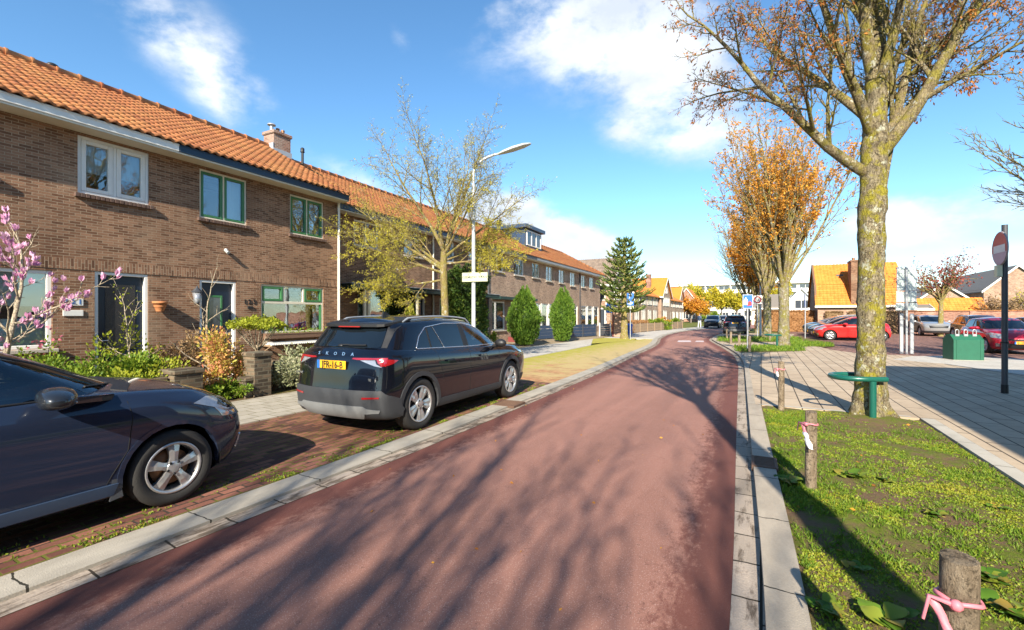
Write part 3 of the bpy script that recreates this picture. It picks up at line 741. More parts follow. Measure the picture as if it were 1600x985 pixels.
def tiles(mb, y0, y1, x0, z0, x1, z1, tw=.19, tl=.25, clip=None, rng=RNG, lo=None):
    """pantiles on the slope from (x0,z0) at the eaves to (x1,z1) at the ridge; y0..y1 along it"""
    L = math.hypot(x1 - x0, z1 - z0); ux, uz = (x1 - x0) / L, (z1 - z0) / L; nx, nz = uz * (1 if ux < 0 else -1), abs(ux)
    if nz < 0: nx, nz = -nx, -nz
    rows = max(1, round(L / tl)); cols = max(1, round((y1 - y0) / tw)); tl = L / rows; tw = (y1 - y0) / cols
    prof = [(0, .010), (.12, .028), (.28, .036), (.45, .026), (.62, .004), (.82, -.006), (1, .010)]
    K = len(prof)
    for r_ in range(rows):
        for c_ in range(cols):
            ya = y0 + c_ * tw
            if clip and not clip(ya + tw / 2, (r_ + .5) * tl / L): continue
            vs = []; jit = rng.uniform(-.004, .004)
            for u, h in prof:
                y = ya + u * tw
                for s_, lift in ((r_ * tl - .012, .040 + jit), (r_ * tl - .012, .012 + jit), ((r_ + 1) * tl, .002)):
                    if s_ == r_ * tl - .012 and lift < .02: hh = h - .012
                    else: hh = h + lift
                    vs.append((x0 + ux * s_ + nx * hh, y, z0 + uz * s_ + nz * hh))
            fs = []; fe = []
            for k in range(K - 1):
                i = k * 3; fs.append([i, i + 3, i + 5, i + 2]); fe.append([i + 1, i + 4, i + 3, i])
            rr = rng.random()
            mb.add(vs, fs + fe, 0, True, rr)
def ridge_caps(mb, p0, p1, r=.12, n=None, m=0):
    p0, p1 = V(p0), V(p1); L = (p1 - p0).length; n = n or max(1, round(L / .42))
    for i in range(n):
        a = p0.lerp(p1, i / n); b = p0.lerp(p1, (i + 1) / n + .01)
        mb.tube([a, a.lerp(b, .12), a.lerp(b, .14), b], [r * 1.16, r * 1.16, r, r * .97], 9, m, True, True, RNG.random())
def gutter_part(t, y0, y1, m, x0=.0, x1=.46, z0=5.20, z1=5.35, soffit='cream'):
    g = MB(); g.box(x1 - .14, x1, y0, y1, z0, z1, 0, .012); g.box(x1 - .15, x1 + .012, y0, y1, z1 - .02, z1 + .012, 0, .006); g.build('gutter', M[m], t)
    s_ = MB(); s_.box(x0 + .004, x1 - .02, y0, y1, z0 - .035, z0 - .003); s_.build('soffit', M[soffit], t)
def house_body(t, L, ops, depth=7.0, zt=5.2, brick='brick', rx=-3.5, rz=7.52, ends=(True, True), floor=True):
    w = MB(); wall_face(w, 0, L, 0, zt, ops)
    for y, on in ((0, ends[0]), (L, ends[1])):
        if on: 
            pts = [(0, y, 0), (-depth, y, 0), (-depth, y, zt), (rx, y, rz - .12), (0, y, zt)]
            w.poly(pts if y == 0 else pts[::-1])
    w.poly([(-depth, 0, 0), (-depth, L, 0), (-depth, L, zt), (-depth, 0, zt)][::-1])
    w.poly([(0, 0, zt - .02), (0, L, zt - .02), (-depth, L, zt - .02), (-depth, 0, zt - .02)])
    o = w.build('wall', M[brick], t)
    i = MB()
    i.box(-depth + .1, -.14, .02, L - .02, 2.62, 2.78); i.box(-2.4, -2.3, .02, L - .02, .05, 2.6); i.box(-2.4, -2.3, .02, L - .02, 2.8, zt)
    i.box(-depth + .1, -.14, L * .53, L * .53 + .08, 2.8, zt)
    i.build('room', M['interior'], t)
    return o
def band(t, spans, z0=2.50, z1=2.70, m='soldier'):
    b = MB()
    for a, c in spans: b.box(-.05, .010, a, c, z0, z1)
    b.build('brick_band', M[m], t)
def roof_part(t, L, x0=.5, z0=5.37, x1=-3.5, z1=7.54, m='tile', clip=None, y0=0.0, caps=True):
    r = MB(); tiles(r, y0, L, x0, z0, x1, z1, clip=clip)
    r.poly([(x0 - .06, y0, z0 - .05), (x1, y0, z1 - .03), (x1, L, z1 - .03), (x0 - .06, L, z0 - .05)]) if not clip else None
    r.poly([(x1, y0, z1 - .02), (2 * x1 - x0 + .5, y0, z0), (2 * x1 - x0 + .5, L, z0), (x1, L, z1 - .02)])
    o = r.build('roof', M[m], t)
    if caps:
        c = MB(); ridge_caps(c, (x1, y0, z1 + .03), (x1, L, z1 + .03)); c.build('ridge_tiles', M['ridge'], o)
    return o
def door_part(t, a, b, z1, m, glazing=None, frame_m='cream', x=-.10):
    f = MB(); fw = .06
    f.box(x - .03, -.015, a, a + fw, .1, z1, 0, .005); f.box(x - .03, -.015, b - fw, b, .1, z1, 0, .005); f.box(x - .029, -.016, a + fw, b - fw, z1 - fw, z1, 0, .005)
    f.build('door_frame', M[frame_m], t)
    d = MB(); d.box(x - .05, x, a + fw, b - fw, .1, z1 - fw, 0, .005); dd = d.build('door', M[m], t)
    return dd

# --- number 121
t = thing('terraced_house', 'brown brick terraced house with white gutter, white upstairs window and number 121', 'house', HW(.9, 11.5), HA, 'brick terraced houses along the left side')
S0 = .9; L = 5.64 - S0
L_ = lambda v: v - S0
ops = [(L_(3.99), L_(5.18), 3.99, 5.12), (L_(1.45), L_(3.63), 1.0, 2.45), (L_(4.25), L_(5.16), .1, 2.49), (L_(1.7), L_(2.9), 3.99, 5.12)]
house_body(t, L, ops, ends=(True, False)); band(t, [(0, L)])
window(t, *ops[0], 2, 'white', 'white', 'sillbrick', 'half', fw=.06, sw=.075)
window(t, *ops[3], 2, 'white', 'white', 'sillbrick', 'net', fw=.06, sw=.075)
w = window(t, *ops[1], 1, 'white', None, 'concrete', None, fw=.07)
b = MB(); b.box(-.17, -.16, ops[1][0], ops[1][1], 1.78, 2.4); b.build('roller_blind', M['blind'], w)
b = MB(); b.box(-.19, -.18, ops[1][0], ops[1][1], 1.05, 1.55); b.build('frosted_film', M['blind'], w)
d = door_part(t, *ops[2][:2], 2.49, 'dkblue', frame_m='white')
g = MB(); g.box(-.098, -.092, L_(4.25) + .2, L_(5.16) - .2, .9, 2.25); g.build('door_glass', M['ornglass'], d)
g = MB(); g.tube([(-.09, L_(4.25) + .13, 1.1), (-.05, L_(4.25) + .13, 1.1), (-.045, L_(4.25) + .15, 1.1), (-.045, L_(4.25) + .24, 1.1)], .009, 6); g.build('handle', M['chrome'], d)
g = MB(); g.box(-.15, .12, L_(4.25) - .02, L_(5.16) + .02, .02, .1, 0, .01); g.build('doorstep', M['concrete'], t)
gutter_part(t, 0, L - .1, 'white'); roof_part(t, L)
for z0, z1, txt in ((1.80, 1.94, '1 2 1'), (1.60, 1.715, None)):
    n = MB(); n.box(.006, .022, L_(3.77), L_(4.07), z0, z1, 0, .004); n.box(.021, .0225, L_(3.785), L_(4.055), z0 + .012, z1 - .012, 0)
    o = n.build('number_plate', M['white'], t)
    if txt:
        q = MB(); put_text(q, txt, .125, frame((.026, L_(3.92), (z0 + z1) / 2), (0, 1, 0), (0, 0, 1))); q.build('number', M['sblue'], o)
    else: o['label'] = 'blank white name plate below the number plate'
# --- number 123
S0 = 5.64; L = 10.35 - S0
t = thing('terraced_house', 'brown brick terraced house with blue gutter, green casements and number 123', 'house', HW(S0, 11.5), HA, 'brick terraced houses along the left side')
ops = [(L_(6.2), L_(7.35), 3.93, 5.10), (L_(8.6), L_(9.76), 3.93, 5.06), (L_(6.2), L_(7.07), .1, 2.46), (L_(7.74), L_(9.76), 1.12, 2.45)]
house_body(t, L, ops, ends=(False, True)); band(t, [(0, L)])
window(t, *ops[0], 2, 'cream', 'green', 'sillbrick', 'right', fw=.045); window(t, *ops[1], 2, 'cream', 'green', 'sillbrick', 'right', fw=.045)
# ground-floor window: three top lights over one wide pane
a, b_, c, d_ = ops[3]; f = MB(); ring(f, -.1, -.03, a, b_, c, d_, .05); f.box(-.098, -.032, a + .05, b_ - .05, 1.93, 2.0, 0, .005)
th3 = (b_ - a - .1) / 3
for k in (1, 2): f.box(-.098, -.032, a + .05 + th3 * k - .025, a + .05 + th3 * k + .025, 2.0, d_ - .05, 0, .005)
w = f.build('window', M['cream'], t)
for k in range(3):
    p0, p1 = a + .05 + th3 * k + (.025 if k else 0), a + .05 + th3 * (k + 1) - (.025 if k < 2 else 0)
    if k != 1:
        s_ = MB(); ring(s_, -.09, -.022, p0 + .004, p1 - .004, 2.004, d_ - .054, .06); s_.build('casement', M['green'], w); pane(w, -.07, p0 + .06, p1 - .06, 2.06, d_ - .11)
    else: pane(w, -.07, p0, p1, 2.0, d_ - .05)
pane(w, -.07, a + .05, b_ - .05, c + .05, 1.93)
s_ = MB(); s_.box(-.075, -.03, a + .052, a + .10, c + .05, 1.93, 0, .005); s_.box(-.075, -.03, b_ - .10, b_ - .052, c + .05, 1.93, 0, .005); s_.build('casement', M['green'], w)
d = door_part(t, *ops[2][:2], 2.46, 'dkblue', frame_m='white')
g = MB(); ring(g, -.1, -.085, L_(6.42), L_(6.78), .75, 2.1, .05); g.build('glazing_frame', M['green'], d)
g = MB(); g.box(-.099, -.092, L_(6.47), L_(6.73), .8, 2.05); g.build('door_glass', M['glass_far'], d)
g = MB(); g.box(-.1, -.09, L_(6.45), L_(6.75), .50, .62, 0, .004); g.build('letter_box', M['yellow'], d)
g = MB(); g.tube([(-.1, L_(6.9), 1.15), (-.05, L_(6.9), 1.15)], .03, 10); g.build('handle', M['chrome'], d)
g = MB(); g.box(-.15, .12, L_(6.18), L_(7.09), .02, .1, 0, .01); g.build('doorstep', M['concrete'], t)
gutter_part(t, -.1 + .001, L, 'navy'); roof_part(t, L)
q = MB(); put_text(q, '1 2 3', .16, frame((.012, L_(7.42), 1.96), (0, 1, 0), (0, 0, 1)), depth=.006); q.build('house_number', M['black'], t)
q = MB(); q.box(.004, .03, L_(7.36), L_(7.50), 1.78, 1.85, 0, .004); q.build('doorbell', M['black'], t)
dp = MB(); dp.tube([(.06, L - .06, 5.2), (.06, L - .06, .1)], .038, 10); dp.build('downpipe', M['white'], t)
# chimney on the ridge
ch = MB(); yc = 5.05; 
ch.box(-3.75, -3.2, yc - .33, yc + .33, 6.9, 8.0); ch.box(-3.80, -3.15, yc - .38, yc + .38, 8.0, 8.12, 0, .02)
ch_ = ch.build('chimney', M['brick_red'], [o for o in t.children if o.name.startswith('roof')][0])
# --- the second row, set back
S0 = 10.35; D2 = 12.6
rows2 = [ # s0, s1, windows(s0,s1,z0,z1,frame,curtain), label
    (10.35, 16.70, [(12.02, 13.24, 4.15, 5.1, 'white'), (14.71, 16.1, 4.12, 5.0, 'navy2')], 'brown brick house behind the yellow budding tree, with a dark green canopy', 'navy'),
    (16.70, 21.63, [(17.38, 18.37, 4.15, 5.12, 'white'), (19.63, 20.95, 4.11, 5.15, 'white')], 'brown brick house behind the lamp post and the dark ivy column', 'navy'),
    (21.63, 27.30, [(22.05, 23.4, 4.12, 5.1, 'white'), (24.8, 26.14, 4.09, 5.12, 'white')], 'brown brick house with a red orange front door beside the first conifer', 'dkgrey'),
    (27.30, 31.98, [(27.2 + .25, 28.6, 4.12, 5.12, 'cream'), (29.78, 30.97, 4.05, 5.12, 'cream')], 'light brown brick house with a blue grey dormer on its roof', 'grey'),
    (31.98, 37.10, [(32.3, 33.47, 4.06, 5.1, 'cream'), (34.77, 36.0, 3.98, 5.1, 'cream')], 'light brown brick house right of the dormer, behind the second conifer', 'grey'),
    (37.10, 43.23, [(37.6, 38.7, 4.02, 5.08, 'cream'), (39.9, 41.15, 4.02, 5.08, 'cream')], 'end house of the brick row with a hipped roof beside the spiky monkey puzzle tree', 'grey')]
HIPY = 43.23
for k, (s0, s1, wins, lab, gut) in enumerate(rows2):
    L = s1 - s0; t = thing('terraced_house', lab, 'house', HW(s0, D2), HA, 'brick terraced houses along the left side')
    up = [(a - s0, b - s0, c, d) for a, b, c, d, _ in wins]
    if k == 0: gr = [(12.2 - s0, 14.8 - s0, .75, 2.4), (15.2 - s0, 16.1 - s0, .1, 2.4)]
    elif k == 1: gr = [(17.2 - s0, 18.9 - s0, .75, 2.4), (19.9 - s0, 20.8 - s0, .1, 2.4)]
    elif k == 2: gr = [(22.1 - s0, 23.6 - s0, .75, 2.4), (24.35 - s0, 25.3 - s0, .1, 2.4)]
    else: gr = [(.45 + q * (L - .7) / 3, .45 + (q + 1) * (L - .7) / 3 - .22, .55, 2.42) for q in range(3)]
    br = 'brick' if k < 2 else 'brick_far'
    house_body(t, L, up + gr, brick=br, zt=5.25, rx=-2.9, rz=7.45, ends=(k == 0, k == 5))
    for (a, b, c, d), (_, _, _, _, fm) in zip(up, wins): window(t, a, b, c, d, 2, fm, None, 'concrete', 'net' if k != 3 else 'sides', fw=.06, glass='glass')
    for q, (a, b, c, d) in enumerate(gr):
        if k < 3 and q == 1:
            dd = door_part(t, a, b, d, 'orange_door' if k == 2 else 'dkblue', frame_m='white')
            g = MB(); g.box(-.098, -.092, a + .2, b - .2, 1.2, 2.1); g.build('door_glass', M['glass_far'], dd)
        elif k == 0: window(t, a, b, c, d, 1, 'white', None, 'concrete', 'sides', fw=.06)
        else: window(t, a, b, c, d, 1, 'white', None, 'concrete' if k < 3 else None, 'net', fw=.07)
    if k >= 3:   # white posts between the wide ground-floor windows
        pm = MB()
        for q in range(1, 3): yy = .45 + q * (L - .7) / 3 - .11; pm.box(.0, .03, yy - .10, yy + .10, .3, 2.42, 0, .005)
        pm.build('mullion_panels', M['white'], t)
    if k < 2:
        c0, c1 = (11.2, 16.7) if k == 0 else (16.7, 21.6)
        cb = MB(); cb.box(.005, .75, c0 - s0, c1 - s0 - .003, 2.52, 2.70, 0, .01); o = cb.build('canopy', M['dkgreen'], t)
        c2 = MB(); c2.box(.0, .78, c0 - s0 - .02, c1 - s0 - .004, 2.70, 2.725); c2.build('canopy_flashing', M['lead'], o)
    if k == 0:
        bp = MB()
        for yy in (11.95, 12.15, 14.85): bp.box(.55, .63, yy - s0 - .05, yy - s0 + .05, .1, 2.52, 0, .005)
        bp.box(.54, .64, 11.9 - s0, 14.9 - s0, .55, .68, 0, .006); bp.build('bay_posts', M['cream'], t)
        bb = MB(); bb.box(.01, .6, 11.92 - s0, 14.88 - s0, .03, .55); bb.build('bay_base', M['brick'], t)
        pane(t, .59, 12.2 - s0, 14.8 - s0, .68, 2.52, 'glass', 'bay_glass')
        cu = MB()
        for c0 in (12.25, 13.0, 13.9, 14.3):
            vs = []
            for q in range(9): vs += [(.42 + .02 * math.sin(q * 1.8), c0 - s0 + q * .05, .7), (.42 + .02 * math.sin(q * 1.8), c0 - s0 + q * .05, 2.5)]
            cu.add(vs, [[2 * q, 2 * q + 2, 2 * q + 3, 2 * q + 1] for q in range(8)], 0, True)
        cu.build('curtain', M['stove'], t)
    if k == 2:
        cb = MB(); cb.box(.005, .6, 22.0 - s0, 27.0 - s0, 2.5, 2.66, 0, .01); cb.build('canopy', M['dkgreen'], t)
        st = MB(); st.box(0, .8, 24.0 - s0, 25.7 - s0, .02, .32, 0, .01); st.build('doorstep', M['oxblood'], t)
        st = MB(); st.box(.55, .68, 23.75 - s0, 23.9 - s0, .1, 2.5, 0, .01); st.build('porch_post', M['white'], t)
    gutter_part(t, 0, L, gut, x1=.44, z0=5.22, z1=5.38)
    if k < 5: rf = roof_part(t, L, x0=.45, z0=5.40, x1=-2.9, z1=7.46, y0=0)
    else:
        Lx = L + .35; run = 3.35
        rf = roof_part(t, Lx, x0=.45, z0=5.40, x1=-2.9, z1=7.46, clip=lambda y, f: y < Lx - f * run, caps=False)
        mb = MB(); mb.poly([(.45, Lx, 5.4), (-2.9, Lx - run, 7.46), (-6.25, Lx, 5.4)]); mb.poly([(.40, 0, 5.37), (-2.9, 0, 7.43), (-2.9, Lx - run, 7.43), (.40, Lx - .05, 5.37)][::-1])
        mb.build('hip_end', M['tile'], t)
        c = MB(); ridge_caps(c, (-2.9, 0, 7.49), (-2.9, Lx - run, 7.49)); ridge_caps(c, (-2.9, Lx - run, 7.49), (.45, Lx, 5.43)); c.build('ridge_tiles', M['ridge'], rf)
    if k in (0, 1, 4):
        dp = MB(); x = .06; dp.tube([(x, L - .07, 5.2), (x, L - .07, .1)], .04, 8); dp.build('downpipe', M['cream'] if k == 0 else M['dkgrey'], t)
    if k == 3:
        # dormer: a thing of the roof
        y0, y1 = 28.7 - s0, 31.6 - s0; dm = MB(); dm.box(-4.0, -1.15, y0, y1, 6.0, 7.72)
        do = dm.build('dormer', M['navy2'], rf)
        dr = MB(); dr.box(-4.2, -.92, y0 - .25, y1 + .25, 7.72, 7.98, 0, .015); dr.build('dormer_roof', M['navy2'], do)
        dw = MB(); ring(dw, -1.15, -1.08, y0 + .25, y1 - .2, 6.55, 7.62, .07); W3 = (y1 - y0 - .45) / 3
        for q in (1, 2): dw.box(-1.15, -1.085, y0 + .25 + W3 * q - .05, y0 + .25 + W3 * q + .05, 6.62, 7.55)
        dw.build('dormer_window', M['white'], do)
        dg = MB(); dg.box(-1.148, -1.12, y0 + .3, y1 - .25, 6.6, 7.6); dg.build('dormer_glass', M['glass_far'], do)
        pp = MB(); pp.tube([(-3.3, y0 + .2, 7.9), (-3.3, y0 + .2, 8.35)], .16, 10); pp.tube([(-3.3, y0 + .2, 8.35), (-3.3, y0 + .2, 8.5)], .2, 10); pp.build('flue', M['black'], rf)
        pp = MB(); pp.tube([(-2.4, L - .4, 7.2), (-2.4, L - .4, 7.85)], .07, 8); pp.tube([(-2.4, L - .4, 7.8), (-2.4, L - .4, 7.98)], .1, 8); pp.build('vent_pipe', M['black'], rf)
# pots, flue and flashing on the chimney; vents on the roof (all belong to the house with the blue gutter)
def at_house(s, D, z): return HW(s, D, z)
ht = [o for o in COL.objects if o.get('label', '').endswith('number 123')][0]
rf = [o for o in ht.children if o.name.startswith('roof')][0]
c = MB(); y = 5.05
c.tube([(-3.45, y - .24, 8.12), (-3.45, y - .24, 8.34)], .06, 10); c.tube([(-3.45, y - .24, 8.34), (-3.45, y - .24, 8.38), (-3.45, y - .24, 8.40)], [.14, .13, .04], 12)
c.build('flue', M['silver'], rf)
for dx in (.0, .2):
    c = MB(); c.tube([(-3.45, y + dx, 8.12), (-3.45, y + dx, 8.28)], [.065, .055], 10); c.tube([(-3.45, y + dx, 8.26), (-3.45, y + dx, 8.31)], .065, 10); c.build('chimney_pot', M['brakerust'], rf)
c = MB(); c.box(-3.19, -3.165, y - .37, y + .36, 7.2, 7.48); c.box(-3.6, -3.19, y - .37, y - .335, 7.2, 7.66); c.build('flashing', M['lead'], rf)
c = MB(); c.tube([(-3.1, y + .75, 7.2), (-3.1, y + .75, 7.66)], .045, 10); c.tube([(-3.1, y + .75, 7.64), (-3.1, y + .75, 7.68), (-3.1, y + .75, 7.78), (-3.1, y + .75, 7.81)], [.08, .068, .068, .04], 10); c.build('vent_pipe', M['black'], rf)
c = MB(); c.blob((-3.5, -.9, 7.68), .08, .12, .07); c.build('roof_vent', M['black'], rf)
# ------------------------------------------------------------------ houses further off, walls
def simple_roof(mb, pts, m=0): mb.poly(pts, m)
def gable_house(name, label, x0, x1, y0, y1, ze, zr, axis, wall_m, roof_m, wins=(), group=None, over=.3, chim=None, verge='white', door=None, cat='house', rz=0.0, tilegeo=False):
    """wins: (face, a, b, z0, z1) face in '-y','+x' ; ridge along axis"""
    cx, cy = (x0 + x1) / 2, (y0 + y1) / 2
    t = thing(name, label, cat, (cx, cy, 0), rz, group); X0, X1, Y0, Y1 = x0 - cx, x1 - cx, y0 - cy, y1 - cy
    w = MB()
    if axis == 'x':
        for x, s in ((X0, -1), (X1, 1)):
            p = [(x, Y0, 0), (x, Y1, 0), (x, Y1, ze), (x, 0, zr - .1), (x, Y0, ze)]; w.poly(p if s > 0 else p[::-1])
        w.poly([(X0, Y0, 0), (X1, Y0, 0), (X1, Y0, ze), (X0, Y0, ze)]); w.poly([(X0, Y1, 0), (X1, Y1, 0), (X1, Y1, ze), (X0, Y1, ze)][::-1])
    else:
        for y, s in ((Y0, -1), (Y1, 1)):
            p = [(X0, y, 0), (X1, y, 0), (X1, y, ze), (0, y, zr - .1), (X0, y, ze)]; w.poly(p if s < 0 else p[::-1])
        w.poly([(X0, Y0, 0), (X0, Y1, 0), (X0, Y1, ze), (X0, Y0, ze)][::-1]); w.poly([(X1, Y0, 0), (X1, Y1, 0), (X1, Y1, ze), (X1, Y0, ze)])
    w.build('wall', M[wall_m], t)
    r = MB()
    if axis == 'x':
        half = (Y1 - Y0) / 2; sl = (zr - ze) / half
        if tilegeo:
            q = MB(); tiles(q, X0 - over, X1 + over, half + over, ze - sl * over, 0.0, zr, tl=.32, tw=.26)
            r.add([(y, -x, z) for x, y, z in q.v], q.f, 0, True); r.r = list(q.r)
        for s in (-1, 1):
            a = s * (half + over); th = .12
            r.prism([(X0 - over, 0, zr - .02), (X1 + over, 0, zr - .02), (X1 + over, a, ze - sl * over - .02), (X0 - over, a, ze - sl * over - .02)], (0, 0, -th))
    else:
        half = (X1 - X0) / 2; sl = (zr - ze) / half
        for s in (-1, 1):
            a = s * (half + over); th = .12
            r.prism([(0, Y0 - over, zr - .02), (0, Y1 + over, zr - .02), (a, Y1 + over, ze - sl * over - .02), (a, Y0 - over, ze - sl * over - .02)], (0, 0, -th))
    ro = r.build('roof', M[roof_m], t)
    if verge:
        v = MB()
        if axis == 'x':
            x = X1 + over + .002
            for s in (-1, 1): v.prism([(x, 0, zr + .03), (x, s * (half + over), ze - sl * over + .03), (x, s * (half + over), ze - sl * over - .22), (x, 0, zr - .22)], (.04, 0, 0))
            v.box(X0 - over, X1 + over, Y0 - over - .1, Y0 - over - .003, ze - sl * over - .16, ze - sl * over + .02)
        else:
            y = Y0 - over - .002
            for s in (-1, 1): v.prism([(0, y, zr + .03), (s * (half + over), y, ze - sl * over + .03), (s * (half + over), y, ze - sl * over - .22), (0, y, zr - .22)], (0, -.04, 0))
        v.build('verge_board', M[verge], t)
    for face, a, b, c, d in wins:
        f = MB(); g = MB(); n = max(1, round((b - a) / .8)); wd = (b - a) / n
        if face == '+x':
            a -= cy; b -= cy
            ring(f, X1 + .003, X1 + .06, a, b, c, d, .06)
            for k in range(1, n): f.box(X1 + .003, X1 + .055, a + wd * k - .04, a + wd * k + .04, c + .08, d - .08)
            g.box(X1 + .004, X1 + .02, a + .08, b - .08, c + .08, d - .08)
        else:
            a -= cx; b -= cx
            for bx in ((a, a + .08, c, d), (b - .08, b, c, d), (a + .08, b - .08, c, c + .08), (a + .08, b - .08, d - .08, d)): f.box(bx[0], bx[1], Y0 - .06, Y0 - .003, bx[2], bx[3])
            for k in range(1, n): f.box(a + wd * k - .04, a + wd * k + .04, Y0 - .055, Y0 - .003, c + .08, d - .08)
            g.box(a + .08, b - .08, Y0 - .02, Y0 - .004, c + .08, d - .08)
        wo = f.build('window', M['white'], t); g.build('pane', M['glass_far'], wo)
    if chim:
        x, y, z0, z1 = chim; c = MB(); c.box(x - cx - .35, x - cx + .35, y - cy - .3, y - cy + .3, z0, z1); c.box(x - cx - .4, x - cx + .4, y - cy - .35, y - cy + .35, z1, z1 + .1); c.build('chimney', M['brick_red'], ro)
    return t
FG = 'houses further along the left side'
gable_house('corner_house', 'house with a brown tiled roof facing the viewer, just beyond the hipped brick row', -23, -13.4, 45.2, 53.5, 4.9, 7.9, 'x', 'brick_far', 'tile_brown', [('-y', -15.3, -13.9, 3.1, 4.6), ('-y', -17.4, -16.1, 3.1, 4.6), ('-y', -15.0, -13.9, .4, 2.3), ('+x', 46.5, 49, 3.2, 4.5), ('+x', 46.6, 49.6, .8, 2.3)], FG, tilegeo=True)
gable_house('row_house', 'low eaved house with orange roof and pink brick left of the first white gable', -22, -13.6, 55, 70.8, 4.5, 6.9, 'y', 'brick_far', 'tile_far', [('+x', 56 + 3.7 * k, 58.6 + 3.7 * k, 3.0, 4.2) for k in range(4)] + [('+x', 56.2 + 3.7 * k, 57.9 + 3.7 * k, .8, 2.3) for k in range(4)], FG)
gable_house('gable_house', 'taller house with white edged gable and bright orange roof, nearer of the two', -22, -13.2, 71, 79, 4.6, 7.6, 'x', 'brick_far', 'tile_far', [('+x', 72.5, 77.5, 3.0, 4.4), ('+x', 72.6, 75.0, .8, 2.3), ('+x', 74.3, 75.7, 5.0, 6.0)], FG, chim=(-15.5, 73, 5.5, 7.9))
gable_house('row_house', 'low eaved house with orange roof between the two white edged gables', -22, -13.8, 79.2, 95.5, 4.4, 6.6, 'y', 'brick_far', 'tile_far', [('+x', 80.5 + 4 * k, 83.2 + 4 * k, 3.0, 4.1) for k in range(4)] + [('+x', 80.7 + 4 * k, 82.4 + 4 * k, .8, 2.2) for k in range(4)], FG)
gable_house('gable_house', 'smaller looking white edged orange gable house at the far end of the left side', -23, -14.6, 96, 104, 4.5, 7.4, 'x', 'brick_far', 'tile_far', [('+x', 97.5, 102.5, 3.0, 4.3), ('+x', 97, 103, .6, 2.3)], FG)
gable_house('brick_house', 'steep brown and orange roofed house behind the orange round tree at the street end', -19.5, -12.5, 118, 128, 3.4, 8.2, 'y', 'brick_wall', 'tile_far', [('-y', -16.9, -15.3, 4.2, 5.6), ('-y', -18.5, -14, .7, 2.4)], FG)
gable_house('low_house', 'small pale blue and white low house at the end of the road below the flats', -10.5, -4.0, 134, 142, 3.6, 5.2, 'x', 'white', 'tile_grey', [('-y', -9.8, -7.6, .8, 2.4), ('-y', -7.0, -4.6, .8, 2.4)], None, verge='grey')
# flats
def flats():
    x0, x1, y0, y1, H = -32, 14, 168, 179, 12.2
    t = thing('apartment_block', 'long white block of flats with rows of balconies closing the street', 'apartment building', ((x0 + x1) / 2, y0, 0))
    h = (x1 - x0) / 2; w = MB(); w.box(-h, h, 0, y1 - y0, 0, H - .6); w.build('wall', M['cream'], t)
    r = MB(); r.box(-h - .5, h + .5, -.9, y1 - y0 + .5, H - .6, H); r.build('roof', M['white'], t)
    for k in range(4):
        b = MB(); z = .3 + k * 2.9
        b.box(-h, h, -1.2, -.003, z - .15, z, 0); b.box(-h, h, -1.2, -1.12, z, z + 1.0); b.build('balcony', M['white'], t)
        n = 12; st = 2 * h / n
        for q in range(n):
            a = -h + q * st
            f = MB(); f.box(a + .3, a + st - .3, -.10, -.004, z + .25, z + 2.3); wo = f.build('window', M['white'], t)
            g = MB(); mid = a + st / 2; g.box(a + .4, mid - .05, -.13, -.103, z + .35, z + 2.2); g.box(mid + .05, a + st - .4, -.13, -.103, z + .35, z + 2.2); g.build('pane', M['glass_far'], wo)
    d = MB()
    for q in range(7): a = -h + q * h / 3; d.box(a - .08, a + .08, -1.24, -.01, .0, H - .6)
    d.build('dividers', M['white'], t)
flats()
